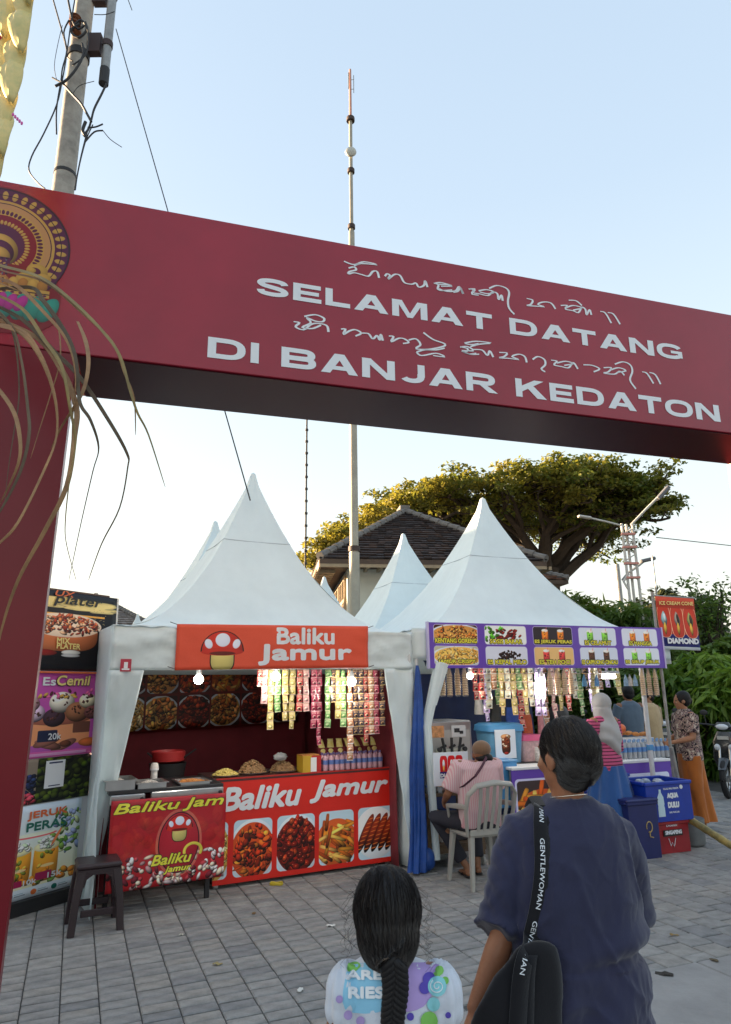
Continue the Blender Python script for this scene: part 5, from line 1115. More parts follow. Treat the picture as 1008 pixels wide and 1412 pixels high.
# ---- trolley with ice cream machine
cz = S2.pt(612, 1092, .06)[2]
tr = S2t('trolley', 'old wooden trolley on castors carrying the ice cream machine', 'trolley', .08, .0)
m_wd = mat('wood_worn', (.13, .085, .05), .75, var=.4, vs=9, bump=.3, bs=40); tw = .62
b = MB(); b.box((tw/2, .25, cz-.015), (tw+.04, .54, .03), bev=.004); b.build('top', m_wd, tr)
b = MB(); b.box((tw/2, .25, .2), (tw, .5, .025)); b.box((tw/2, .0, .17), (tw, .025, .06)); b.build('lower_shelf', m_wd, tr)
for x in (.02, tw-.02):
    for y in (.02, .48):
        b = MB(); b.box((x, y, (cz+.08)/2-.005), (.035, .035, cz-.12)); b.build('leg', m_wd, tr)
        b = MB(); b.lathe([(.035, -.012), (.04, -.008), (.04, .008), (.035, .012)], (x, y, .041), 14, rot=Matrix.Rotation(rad(90), 3, 'Y')); b.box((x, y, .075), (.02, .05, .03)); b.build('castor', mat('castor_grey', (.35, .34, .32), .6), tr)
for i, (x, w, h, c, lab) in enumerate(((.12, .1, .3, (.5, .33, .14), 'tan carton leaning on the trolley lower shelf'), (.2, .06, .25, (.6, .6, .62), 'white carton standing on the trolley lower shelf'), (.42, .2, .2, (.05, .05, .06), 'dark bag on the trolley lower shelf'))):
    t = S2t('carton' if i < 2 else 'dark_bag', lab, 'carton' if i < 2 else 'bag', .08+x, .2, .213)
    b = MB(); b.box((0, 0, h/2), (w, .2, h), rotz(.2), bev=.01); b.build('body', mat('carton_%d' % i, c, .8, var=.2), t)
    b = MB(); b.box((0, -.0, h+.004), (w*.8, .16, .006), rotz(.2)); b.build('flap', mat('carton_%d' % i, c, .8), t)
mx0, mx1, mz0, mz1 = S2.rect(584, 994, 652, 1090, .05)
mc = S2t('ice_cream_machine', 'stainless soft serve ice cream machine with black levers', 'ice cream machine', (mx0+mx1)/2, .05+.24, cz); mw = mx1-mx0; mh = mz1-cz
b = MB(); b.box((0, 0, mh/2), (mw, .48, mh), bev=.015); b.build('cabinet', m_stain, mc)
b = MB(); b.box((0, -.243, mh*.62), (mw*.9, .006, mh*.5)); b.build('front_panel', mat('machine_front', (.45, .44, .42), .35, metal=.4), mc)
b = MB(); b.box((.02, -.27, mh*.5), (mw*.62, .05, mh*.2), bev=.01); b.build('dispenser_head', mat('machine_cream', (.55, .55, .45), .4), mc)
b = MB()
for i in range(3): b.box((-.09+i*.09, -.32, mh*.66), (.016, .03, .14), Matrix.Rotation(.2*(i-1), 3, 'Y')); b.tube([(-.12+i*.1, -.3, mh*.62), (-.06+i*.1, -.32, mh*.66)], .012, 6)
for x in (-.13, .15): b.lathe([(.02, 0), (.024, .03), (.02, .035)], (x, -.29, mh*.44), 10, rot=Matrix.Rotation(rad(90), 3, 'X')); b.lathe([(.02, 0), (.024, .03), (.02, .035)], (x, -.29, mh*.6), 10, rot=Matrix.Rotation(rad(90), 3, 'X'))
b.build('lever', m_blk, mc)
b = MB(); b.box((-.12, -.249, mh*.85), (.15, .004, .11)); b.build('sticker', mat('sticker_orange', (.65, .3, .12), .5, var=.5, vs=30), mc)
b = MB(); b.box((.12, -.249, mh*.85), (.16, .004, .11)); k_ = b.build('control_plate', mat('plate_grey', (.6, .6, .6), .4), mc)
b = MB(); b.box((.1, -.252, mh*.86), (.06, .003, .04)); b.box((.15, -.252, mh*.83), (.04, .003, .03)); b.build('display', m_blk, k_)
# white poster with three cones in front of the machine
cv = Cv(260, 220, (.78, .82, .85))
for i in range(3):
    cxx = 75+i*58; cv.ell(cxx, 135, 28, 62, (.75, .1, .12), p=4, hi=.1); cv.ell(cxx, 140, 9, 32, (.85, .87, .9), hi=.4); cv.ell(cxx, 112, 7, 22, (.9, .65, .3), hi=.4)
cv.rect(45, 50, 222, 92, (.1, .12, .4))
q0, q1, qz0, qz1 = S2.rect(598, 1037, 646, 1083, -.22)
pc_ = S2t('cone_poster', 'small white card with three red cone pictures below the machine levers', 'poster', q0, -.22, qz0); w, h = q1-q0, qz1-qz0
b = MB(); b.box((w/2, .005, h/2), (w, .008, h)); b.build('card', m_white, pc_); b = MB(); b.add([(0, 0, 0), (w, 0, 0), (w, 0, h), (0, 0, h)], [(0, 1, 2, 3)], [[(0, 0), (1, 0), (1, 1), (0, 1)]]); b.build('print', printmat('cone_card', cv.a, .4), pc_)
put_text('lettering', 'DIAMOND', m_ink_w, pc_, (w*.18, -.0015, h*.25), (1, 0, 0), (0, 0, 1), w*.66, h*.12, bold=.1)
for i in range(3):
    t = S2t('plastic_cup_stack', ('leftmost', 'middle', 'rightmost')[i]+' of three small cup stacks on the trolley edge', 'cups', .12+.12*i, -.0+.02, cz)
    b = MB(); b.lathe([(.02, 0), (.028, .07), (.03, .08), (.028, .09+.02*i)], seg=12); b.build('cup', m_pet, t, smooth=True); b = MB(); b.lathe([(.031, .06), (.032, .075)], seg=12); b.build('rim', m_bl if i == 0 else m_fd['crisp'], t)
film = mat('sleeve_film', (.8, .8, .82), .2); film.node_tree.nodes['Principled BSDF'].inputs['Alpha'].default_value = .14
# ---- cones in hanging sleeves
m_cone = mat('wafer_cone', (.62, .42, .22), .6, var=.25, vs=40); m_coneb = mat('wafer_rim', (.36, .22, .1), .7)
def cones(F, x, y, ztop, n, label, group):
    t = thing('cone_stack', label, 'cone stack', F.w(x, y, ztop), rad(F.az), group)
    zc_ = -.07; k = 0
    b = MB(); b.lathe([(.006, 0), (.016, -.05), (.022, -.085)], seg=12); b.build('tip_cone', m_cone, t, smooth=True)
    for i in range(n):
        z = -.085-i*.0235; b = MB() if i == 0 else b
        b.lathe([(.022, z), (.0285, z-.018)], seg=12)
    b.build('cone_row', m_cone, t, smooth=False); b = MB()
    for i in range(n): z = -.085-i*.0235; b.lathe([(.0295, z-.017), (.0295, z-.022)], seg=12)
    b.build('cone_rim', m_coneb, t)
    b = MB(); b.lathe([(.004, .06), (.02, -.02), (.0315, -.1), (.0315, -.085-n*.0235), (.02, -.1-n*.0235)], seg=12); b.build('plastic_sleeve', film, t, smooth=True)
    return t
GC = 'ice cream cone stacks hanging under the purple board'
for g, (lst, y) in enumerate((((600, 609, 619, 630, 640), .06), ((757, 767, 777, 786), .02), ((884, 893, 902), .0))):
    for i, pxx in enumerate(lst):
        p = S2.pt(pxx, 922 if g else 918, y+.05*(i % 2)); cones(S2, p[0], p[1], p[2], 9 if g != 1 else 8, '%s cone stack from the left in the %s cluster under the purple board' % (ORD[i], ('left', 'middle', 'right')[g]), GC)
# ---- sachets and bags hanging under the board
GS2 = 'sachet strips hanging in the purple stall'
NTH = 'first second third fourth fifth sixth seventh eighth ninth tenth eleventh twelfth thirteenth fourteenth fifteenth sixteenth seventeenth eighteenth nineteenth twentieth twenty-first twenty-second'.split()
PXS = [655, 663, 672, 690, 698, 706, 714, 722, 730, 738, 746, 790, 797, 806, 816, 826, 680, 835, 845, 700, 712, 725]
for i, (pxx, k, n, y) in enumerate(((655, 'r', 4, .3), (663, 'r', 4, .32), (672, 'w', 5, .3), (690, 'y', 6, .5), (698, 'w', 4, .5), (706, 'y', 6, .5), (714, 'g', 3, .5), (722, 'y', 6, .5), (730, 'w', 5, .5), (738, 'v', 6, .3), (746, 'v', 6, .3), (790, 'w', 4, .2), (797, 'g', 6, .2), (806, 'k', 3, .3), (816, 'y', 5, .3), (826, 'b', 3, .3), (680, 'b', 3, .7), (835, 'v', 3, .9), (845, 'g', 3, 1.0), (700, 'r', 4, 1.2), (712, 'b', 4, 1.25), (725, 'p', 4, 1.2))):
    p = S2.pt(pxx, 918, y); strip(S2, p[0], y, p[2], n, k, '%s sachet strip, %s from the left in the purple stall' % (nm[k], NTH[sorted(PXS).index(pxx)]), GS2, w=.07, h=.09)
rd_ = S2t('hanging_rod', 'steel rod carrying snacks across the purple stall front', 'rod', .1, .2, 1.98); b = MB(); b.tube([(0, 0, 0), (3.0, 0, 0)], .009, 8); b.tube([(0, .5, .02), (3.0, .5, .02)], .009, 8); b.build('rod', m_steel, rd_)
for i, (pxx, c) in enumerate(((862, (.3, .5, .7)), (868, (.7, .72, .7)), (875, (.35, .55, .75)), (822, (.1, .3, .6)), (805, (.1, .3, .5)))):
    p = S2.pt(pxx, 930, .15); t = S2t('hanging_packet', '%s of the blue and white packets hanging near the right cones' % ORD[i], 'packet', p[0], .15, p[2], 'blue and white packets hanging by the right cones')
    b = MB(); b.loft([((0, 0, -.13), (.035, 0, 0), (0, .01, 0)), ((0, 0, -.07), (.03, 0, 0), (0, .015, 0)), ((0, 0, 0), (.006, 0, 0), (0, .004, 0))], 10); b.build('bag', mat('packet_%d' % i, c, .3, var=.4, vs=30), t, smooth=True)
    b = MB(); b.tube([(0, 0, 0), (0, 0, .09)], .002, 4); b.build('string', m_blk, t)
bulb(S2, S2.pt(648, 932, .35)[0], .35, S2.pt(648, 932, .35)[2], 'bright bulb at the left of the purple stall behind the cones', 1.1, r=.036)
bulb(S2, S2.pt(747, 938, .25)[0], .25, S2.pt(747, 938, .25)[2], 'bright bulb left of the middle cones in the purple stall', 1.1, r=.036)
t = S2t('tube_lamp', 'lit white lamp panel between the middle and right cones', 'lamp', S2.pt(838, 933, .4)[0], .4, S2.pt(838, 933, .4)[2])
b = MB(); b.box((0, 0, 0), (.22, .04, .045), bev=.01); b.build('diffuser', m_bulb, t); b = MB(); b.box((0, 0, .05), (.29, .07, .03)); b.build('housing', m_white, t); b = MB(); b.tube([(-.1, 0, .06), (-.1, 0, .2)], .004, 5); b.tube([(.1, 0, .06), (.1, 0, .2)], .004, 5); b.build('cord', m_blk, t)
# ---- blue tarp, hanging bags at the back
bk = S2t('tarp_backdrop', 'dark blue tarpaulin hung across the back left of the purple stall', 'tarpaulin', .1, 2.3)
b = MB(); xr_ = S2.pt(735, 980, 2.3)[0]
b.grid(cloth_fn((0, 0, .0), (xr_-.1, 0, 0), (xr_-.1, 0, 2.0), (0, 0, 2.05), .06, 41, 6, 2), 30, 14); b.build('sheet', mat('tarp_dark', (.012, .03, .12), .5, var=.3, vs=4), bk, smooth=True, sol=.003, ang=0)
for i, (pa, pb_, ya, yb, c, lab) in enumerate(((720, 736, 985, 1045, (.55, .1, .03), 'orange cloth bag hanging in the purple stall'), (655, 665, 955, 985, (.5, .5, .48), 'small white bag hanging above the blue bin'), (674, 690, 960, 1002, (.03, .03, .03), 'black jacket hanging above the blue bin'), (697, 718, 975, 1010, (.03, .1, .45), 'crumpled blue bag on the blue bin'), (742, 752, 985, 1040, (.6, .25, .3), 'pink packet stack at the back of the purple stall'))):
    a0, a1, z0_, z1_ = S2.rect(pa, ya, pb_, yb, 1.0); w = a1-a0; h = z1_-z0_
    t = S2t('hanging_bag', lab, 'bag', (a0+a1)/2, 1.0, z0_)
    b = MB(); b.grid(lambda u, v, w=w, h=h, i=i: Vector((w/2*math.cos(6.28*u)*(1.1-.35*v+.15*nz(v*4, u*4, i)), .06*math.sin(6.28*u)*(1.2-v), h*v)), 18, 10); b.build('bag', mat('hangbag_%d' % i, c, .6, var=.3, vs=10), t, smooth=True, ang=0); b = MB(); b.tube([(0, 0, h), (0, 0, h+.15)], .004, 4); b.build('string', m_blk, t)
# ---- containers on the counter
a0, a1, z0_, z1_ = S2.rect(666, 996, 714, 1050, .75); w = a1-a0
wt = S2t('side_table', 'dark side table carrying the blue drink bin', 'table', a0-.1, .5); b = MB(); b.box((.42, .3, z0_-.02), (.9, .6, .03)); b.build('tabletop', m_blk, wt)
for x in (.03, .82):
    for y in (.03, .57): b = MB(); b.box((x, y, z0_/2-.018), (.04, .04, z0_-.036)); b.build('leg', m_steel, wt)
t = S2t('drink_bin', 'large light blue lidded bin with a cola glass poster on it', 'bin', (a0+a1)/2, .78, z0_-.004); h = z1_-z0_
m_lb = mat('lightblue_plastic', (.08, .3, .6), .35)
b = MB(); b.loft([((0, 0, 0), (w*.42, 0, 0), (0, .18, 0)), ((0, 0, h*.82), (w*.48, 0, 0), (0, .2, 0))], 24, p=6); b.build('tub', mat('lb_clear', (.15, .38, .6), .3, var=.2), t, smooth=True); b = MB(); b.loft([((0, 0, h*.8), (w*.52, 0, 0), (0, .22, 0)), ((0, 0, h*.95), (w*.5, 0, 0), (0, .21, 0)), ((0, 0, h), (w*.42, 0, 0), (0, .17, 0))], 24, p=6); b.build('lid', m_lb, t, smooth=True)
cv = Cv(140, 200, (.78, .82, .86)); cv.ell(72, 95, 30, 62, (.4, .18, .08), p=4, hi=.5); cv.ell(72, 150, 34, 18, (.8, .6, .4), hi=.5)
for i in range(14): cv.ell(72+rs.uniform(-22, 22), rs.uniform(60, 160), 9, 7, pick([(.8, .5, .3), (.55, .25, .1), (.9, .8, .7)]), rot=rs.uniform(0, 3), hi=.7)
cv.ell(72, 36, 16, 10, (.6, .15, .1), hi=.4)
a0, a1, zp0, zp1 = S2.rect(684, 1006, 712, 1046, .55); q = S2t('drink_poster', 'small white poster of an iced cola glass on the blue bin', 'poster', a0, .56, zp0); w_, h_ = a1-a0, zp1-zp0
b = MB(); b.box((w_/2, .006, h_/2), (w_, .01, h_)); b.build('card', m_white, q); b = MB(); b.add([(0, 0, 0), (w_, 0, 0), (w_, 0, h_), (0, 0, h_)], [(0, 1, 2, 3)], [[(0, 0), (1, 0), (1, 1), (0, 1)]]); b.build('print', printmat('cola_print', cv.a, .4), q)
a0, a1, z0_, z1_ = S2.rect(713, 1012, 742, 1052, .75); w = a1-a0; h = z1_-z0_
t = S2t('pink_tub', 'clear storage tub with bright pink lid next to the blue bin', 'tub', (a0+a1)/2, .78, z0_-.004)
b = MB(); b.loft([((0, 0, 0), (w*.44, 0, 0), (0, .14, 0)), ((0, 0, h*.82), (w*.49, 0, 0), (0, .16, 0))], 20, p=5); b.build('tub', mat('pink_clear', (.7, .5, .52), .3, var=.3, vs=25), t, smooth=True); b = MB(); b.loft([((0, 0, h*.8), (w*.53, 0, 0), (0, .17, 0)), ((0, 0, h), (w*.48, 0, 0), (0, .15, 0))], 20, p=5); b.build('lid', mat('pink_lid', (.75, .12, .28), .35), t, smooth=True)
a0, a1, z0_, z1_ = S2.rect(676, 1050, 712, 1072, .35); t = S2t('blue_crate', 'plain sky blue box below the cola poster', 'box', (a0+a1)/2, .45, z0_-.3); b = MB(); b.box((0, 0, .15+(z1_-z0_)/2), (a1-a0, .25, z1_-z0_+.3), bev=.01); b.build('box', m_lb, t)
b = MB(); b.box((0, 0, .3+z1_-z0_+.004), (a1-a0+.02, .27, .02), bev=.004); b.build('lid', m_lb, t)
# ---- water bottles in rows on the counter
GW2 = 'clear water bottles with blue labels on the snack counter'
wb0 = None
a = S2.pt(853, 1056, .40)[0]; c = S2.pt(918, 1056, .40)[0]; n = 11
m_wat = mat('water_pet', (.7, .74, .78), .12, trans=.5)
for j in range(3):
    for i in range(n):
        x = a+(c-a)*i/(n-1)
        if wb0 is None: wb0 = bottle('water_bottle', S2.w(x, .36, zc), 0, 'first clear water bottle from the left in the front row on the snack counter', GW2, m_wat, mat('water_label', (.1, .25, .55), .5), mat('cap_blue', (.2, .35, .6), .4)); wb0.scale = (1.1, 1.1, 1.25)
        else: dup(wb0, S2.w(x+rnd.uniform(-.003, .003), .36+j*.065, zc), rnd.uniform(0, 3), '%s clear water bottle from the left in the %s row on the snack counter' % (ORD[i], ('front', 'middle', 'back')[j]))
t = S2t('orange_packets', 'orange snack packets heaped behind the water bottles', 'snack packs', S2.pt(858, 1020, .75)[0], .75, zc)
b = MB(); b.box((.15, 0, .1), (.5, .2, .2)); b.build('tray', m_white, t); 
for i in range(10): b = MB(); b.ell((-.05+.05*i, rnd.uniform(-.05, .05), .23+rnd.uniform(0, .03)), (.05, .03, .025), Matrix.Rotation(rnd.uniform(0, 3), 3, 'Z'), 8, 5); b.build('packet', m_fd['crisp'], t, smooth=True)
b = MB(); b.ell((-.01, 0, .31), (.07, .06, .06), seg=12, rings=8); b.build('orange_bag', mat('orange_bag', (.7, .15, .04), .4), t, smooth=True)
# white wrapped post at the right front corner
p = S2.pt(906, 1050, .0); t = S2t('wrapped_post', 'white wrapped tent post beside the water bottles', 'post', p[0]+.04, .13)
b = MB(); b.box((0, 0, 1.1), (.05, .045, 2.2), bev=.01); b.build('post', mat('post_white', (.6, .62, .64), .5, var=.15, vs=8), t); b = MB(); b.box((0, -.004, .98), (.064, .05, .06), bev=.004); b.build('tape_band', m_lb, t)
# ---- crates, bins, bamboo on the ground in front
def crate(label, x, y, z, w, d, h, m, cat='crate', name='plastic_crate', rz=0):
    t = S2t(name, label, cat, x, y, z, rz=rz)
    b = MB(); th = .018
    for (cx, cy, sx, sy) in ((0, -d/2+th/2, w, th), (0, d/2-th/2, w, th), (-w/2+th/2, 0, th, d-2*th), (w/2-th/2, 0, th, d-2*th)): b.box((cx, cy, h/2), (sx, sy, h))
    b.box((0, 0, .01), (w-2*th, d-2*th, .02)); b.build('walls', m, t)
    b = MB()
    for (cx, cy, sx, sy) in ((0, -d/2, w+.03, .035), (0, d/2, w+.03, .035), (-w/2, 0, .035, d-.035), (w/2, 0, .035, d-.035)): b.box((cx, cy, h-.012), (sx, sy, .035), bev=.008)
    b.build('rim', m, t); return t
m_cb = mat('crate_blue', (.008, .04, .36), .38, var=.15, vs=8); m_nvy = mat('crate_navy', (.012, .02, .12), .42, var=.15, vs=8); m_crd = mat('crate_red', (.33, .012, .02), .42, var=.2, vs=9)
Fg = lambda px, py: S2.loc(gz(px, py)) if False else None
def loc2(px, py): g = gz(px, py); q = np.array(g)-S2.o; return float(q@S2.u), float(q@S2.v)
xl, yl = loc2(905, 1180); xr2, _ = loc2(952, 1173)
w = xr2-xl; zt = S2.pt(925, 1133, yl)[2]
crate('red plastic crate with white brand emblem under the blue drink crate', xl+w/2, yl+.2, 0, w, .36, zt, m_crd)
e = thing('crate_marking', 'black and white emblem printed on the red crate front', 'marking', S2.w(xl, yl, 0), rad(S2.az)) if False else None
rc = [o for o in bpy.data.objects if o.name.startswith('plastic_crate')][-1]
b = MB(); b.box((.02, -.189, zt*.64), (w*.52, .004, .06)); o_ = b.build('emblem_plate', m_txblk, rc); put_text('lettering', 'SINGAPENG', m_ink_w, rc, (-w*.22+.02, -.1925, zt*.59), (1, 0, 0), (0, 0, 1), w*.46, .04, bold=.1)
put_text('lettering', 'Dicetak', m_ink_w, rc, (-w*.12, -.189, zt*.84), (1, 0, 0), (0, 0, 1), w*.3, .022, bold=.03)
b = MB(); b.tube([(-.04, -.186, .14), (-.02, -.186, .07), (.0, -.186, .1), (.02, -.186, .06), (.05, -.186, .14)], .004, 4); b.build('crest', m_ink_w, rc)
xa, ya = loc2(872, 1188); zt2 = S2.pt(885, 1106, ya)[2]; w2 = .36
t = crate('tall navy blue bin with faint gold emblem left of the red crate', xa+w2/2+.02, ya+.2, 0, w2, .38, zt2, m_nvy, 'bin', 'navy_bin')
b = MB(); b.box((0, -.0, zt2+.012), (w2+.04, .42, .03), bev=.01); b.build('lid', m_nvy, t); b = MB(); b.tube([(.06+.035*math.cos(q), -.193, zt2*.55+.05*math.sin(q)) for q in np.linspace(-2, 3.5, 14)], .006, 5); b.tube([(.06, -.193, zt2*.48), (.06, -.193, zt2*.38), (.1, -.193, zt2*.36)], .006, 5); b.build('emblem', mat('gold_ink', (.4, .3, .12), .5), t)
z2 = zt+.006; ax0, ax1, az0, az1 = S2.rect(893, 1078, 955, 1133, yl-.02); wA = ax1-ax0; hA = az1-z2
t = crate('blue drink crate printed AQUA DULU with a white bottle picture', (ax0+ax1)/2, yl+.2, z2, wA, .42, hA, m_cb)
yf = -.2125
put_text('lettering', 'AQUA', m_ink_w, t, (-.03, yf, hA*.56), (1, 0, 0), (0, 0, 1), .15, .06, bold=.12); put_text('lettering', 'DULU', m_ink_w, t, (-.03, yf, hA*.33), (1, 0, 0), (0, 0, 1), .15, .06, bold=.12)
put_text('lettering', 'KALAU MAU MINUM', m_ink_w, t, (-.07, yf, hA*.8), (1, 0, 0), (0, 0, 1), .2, .02, bold=.05); put_text('lettering', 'BARU YANG LAIN', m_ink_w, t, (-.02, yf, hA*.2), (1, 0, 0), (0, 0, 1), .13, .018, bold=.05)
b = MB(); b.prism([(-.16, .05), (-.075, .05), (-.075, hA*.35), (-.08, hA*.4), (-.075, hA*.45), (-.08, hA*.62), (-.105, hA*.74), (-.105, hA*.82), (-.13, hA*.82), (-.13, hA*.74), (-.155, hA*.62), (-.16, hA*.45), (-.155, hA*.4), (-.16, hA*.35)], yf-.001, yf+.003); b.build('bottle_picture', mat('bottle_print', (.55, .72, .8), .5), t)
b = MB(); b.ell((.17, yf, hA*.85), (.022, .003, .022), seg=14, rings=6); b.build('round_mark', m_ink_w, t)
t3 = crate('second blue crate with white drop emblem behind the navy bin', xa+.24, ya+.62, zt2+.03-.06, .44, .3, .24, m_cb)
b = MB(); b.prism([(-.13+.035*math.cos(q), .09+.055*math.sin(q)) for q in np.linspace(0, 6.0, 16)], -.157, -.152); b.build('emblem', m_ink_w, t3)
ic = S2t('ice_bag', 'clear bags of ice filling the blue drink crate', 'ice bag', (ax0+ax1)/2, yl+.2, z2+hA*.5); 
for i in range(7): b = MB(); b.ell((rnd.uniform(-.13, .13), rnd.uniform(-.1, .1), hA*.36+rnd.uniform(-.01, .03)), (.07, .05, .04), Matrix.Rotation(rnd.uniform(0, 3), 3, 'Z'), 8, 5); b.build('ice_sack', mat('ice_film', (.45, .55, .7), .15, trans=.4), ic, smooth=True)
gx, gy = loc2(966, 1168)
t = S2t('bucket', 'grey concrete filled bucket holding a slanted grey pole', 'bucket', gx, gy+.13)
b = MB(); b.lathe([(.13, 0), (.15, .02), (.165, .26), (.16, .27), (.12, .26), (.02, .25)], seg=20); b.build('pail', mat('bucket_grey', (.13, .14, .14), .8, var=.3), t, smooth=True)
b = MB(); b.tube([(-.02, -.0, .1), (-.09, -.02, .65), (-.14, -.03, 1.0)], .022, 10); b.build('pole', m_steel, t, smooth=True)
bp = thing('bamboo_pole', 'yellow mottled bamboo pole slanting down to the right from the red crate', 'bamboo pole', loc=gz(1030, 1172))
p0, p1 = dep(953, 1131, 7.75), dep(1040, 1186, 7.0); b = MB(); n = 16; b.tube([p0.lerp(p1, i/n) for i in range(n+1)], [.035*(1.12 if i % 4 == 0 else 1) for i in range(n+1)], 12); b.build('culm', mat('bamboo', (.5, .36, .1), .5, var=.7, vs=9, var2=(.12, .12, .05)), bp, smooth=True, world=True)
b = MB(); b.tube([p1, (p1.x+.05, p1.y-.02, 0)], .03, 8); b.build('support', m_wd, bp, world=True)
# ---- ice cream flag
F_ = Fr(tuple(dep(903, 820, 8.1))[:2], 8); zt_ = dep(903, 820, 8.1).z
fl = thing('ice_cream_flag', 'hanging red and blue flag of three ice cream cones reading DIAMOND', 'flag', F_.w(0, 0, 0), rad(8))
fx, fz0, fz1 = F_.pt(961, 860)[0], F_.pt(930, 895)[2], F_.pt(930, 822)[2]
cv = Cv(300, 380, (.72, .22, .15)); cv.vgrad((.6, .2, .16), (.75, .28, .18)); cv.rect(0, 0, 300, 110, (.1, .13, .38)); cv.rect(0, 0, 300, 22, (.75, .8, .82))
for i in range(3):
    cx_ = 50+i*100; cv.ell(cx_, 205, 52, 120, (.9, .75, .6), p=3, hi=0); cv.ell(cx_, 205, 49, 117, (.74, .23, .15), p=3, hi=.05)
cv.rect(0, 300, 300, 345, (.66, .22, .15))
for i in range(3):
    cx_ = 50+i*100; cc = [(.55, .7, .72), (.6, .55, .5), (.6, .6, .35)][i]
    cv.ell(cx_, 215, 24, 62, cc, p=1.3, hi=.6); cv.ell(cx_+6, 225, 10, 34, jit((.3, .25, .2), .3) if i else (.8, .9, .9), hi=.5); cv.ell(cx_, 150, 12, 46, (.8, .65, .25), p=1.6, hi=.5)
b = MB(); b.grid(cloth_fn((0, 0, fz0), (fx, 0, fz0-.02), (fx, 0, fz1-.03), (0, 0, fz1), .02, 51, 2, 2), 14, 14); b.build('cloth', printmat('flag_print', cv.a, .55), fl, smooth=True, sol=.002, ang=0)
hF = fz1-fz0; put_text('lettering', 'DIAMOND', m_ink_w, fl, (fx*.16, -.022, fz0+hF*.1), (1, 0, -.03), (0, 0, 1), fx*.8, hF*.11, bold=.1)
put_text('lettering', 'ICE CREAM CONE', m_ye, fl, (fx*.06, -.022, fz0+hF*.83), (1, 0, -.02), (0, 0, 1), fx*.88, hF*.07, bold=.04)
b = MB(); b.tube([(-.02, .02, 0), (-.02, .02, fz1+.05)], .018, 8); b.tube([(-.04, .01, fz1+.005), (fx+.02, .01, fz1-.02)], .01, 6); b.build('pole', m_steel, fl)
# ---- more stock on and behind the snack counter
cols_ = [('white', (.7, .7, .68)), ('red', (.5, .05, .04)), ('green', (.08, .35, .1)), ('yellow', (.7, .5, .05)), ('blue', (.05, .15, .45)), ('pink', (.7, .3, .4))]
for i, (pxx, y) in enumerate(((742, .62), (752, .7), (762, .62), (772, .72), (782, .62), (792, .7), (803, .64), (812, .72), (836, .66))):
    nme, c = cols_[(i*5) % 6]; p = S2.pt(pxx, 1040, y); t = S2t('snack_jar', '%s lidded snack jar, %s from the left on the snack counter' % (nme, ORD[i]), 'jar', p[0], y, zc, 'lidded snack jars on the snack counter')
    h = .13+.03*(i % 3); b = MB(); b.lathe([(.036, 0), (.04, .01), (.04, h-.02), (.032, h)], seg=14); b.build('jar_body', mat('jar_fill_%d' % (i % 6), tuple(.3+.6*x for x in c), .25, var=.5, vs=45), t, smooth=True)
    b = MB(); b.lathe([(.036, h-.004), (.038, h+.02), (.034, h+.026)], seg=14); b.build('lid', mat('jar_lid_'+nme, c, .4), t, smooth=True)
for i, (pxx, py, y, w, h, c, lab) in enumerate(((688, 940, 1.4, .26, .2, (.6, .35, .1), 'orange drink photo card at the back of the purple stall'), (712, 945, 1.45, .22, .18, (.55, .5, .3), 'pale drink photo card at the back of the purple stall'), (770, 985, 1.6, .3, .26, (.06, .06, .07), 'dark helmet bag hanging behind the middle cones'))):
    p = S2.pt(pxx, py, y); t = S2t('hanging_card' if i < 2 else 'helmet_bag', lab, 'card' if i < 2 else 'bag', p[0], y, p[2])
    b = MB()
    if i < 2: b.box((0, 0, 0), (w, .01, h)); b.build('card', mat('card_%d' % i, c, .5, var=.6, vs=14), t)
    else: b.ell((0, 0, 0), (w*.5, .11, h*.5), seg=16, rings=10); b.build('bag', mat('card_%d' % i, c, .5, var=.3), t, smooth=True)
    b = MB(); b.tube([(0, 0, h*.45), (0, .02, 2.1-p[2])], .003, 4); b.build('string', m_blk, t)
for i, (pxx, k, n, y) in enumerate(((760, 'p', 7, .9), (770, 'y', 6, .95), (780, 'r', 6, .9), (812, 'v', 6, .7), (820, 'w', 6, .75), (850, 'y', 4, .8), (668, 'v', 7, .9), (684, 'g', 5, .95), (715, 'r', 8, .9), (748, 'b', 8, 1.0))):
    p = S2.pt(pxx, 918, y); strip(S2, p[0], y, p[2], n, k, '%s sachet strip in the rear row of the purple stall, %s from left' % (nm[k], ORD[sorted([760, 770, 780, 812, 820, 850, 668, 684, 715, 748]).index(pxx)]), 'sachet strips in the second row of the purple stall', w=.075, h=.09)
# litter, leaves and stains on the paving
lt = [((186/1.0+270, 1277), (.75, .74, .7), .035), ((848, 1316), (.03, .03, .03), .03), ((916, 1344), (.03, .025, .02), .05), ((414, 1366), (.7, .7, .66), .03), ((300, 1330), (.35, .28, .12), .03), ((930, 1290), (.3, .2, .08), .03), ((250, 1290), (.6, .58, .5), .02), ((350, 1260), (.2, .12, .05), .028), ((985, 1325), (.12, .09, .05), .03), ((500, 1240), (.28, .2, .08), .025)]
for i, ((x, y), c, s_) in enumerate(lt):
    p = gz(x, y); t = thing('litter_scrap', '%s scrap of litter on the paving, counted by size from the nearest' % ORD[i], 'litter', (p.x, p.y, 0), rnd.uniform(0, 3), 'small scraps and dry leaves on the paving'); b = MB()
    b.grid(lambda u, v: Vector(((u-.5)*s_*2, (v-.5)*s_*(1.2-abs(u-.5)), .006+.008*nz(u*3+i, v*3, i)+.004*math.sin(u*6))), 6, 5); b.build('scrap', mat('litter_%d' % i, c, .8), t, smooth=True, sol=.0015, ang=0)
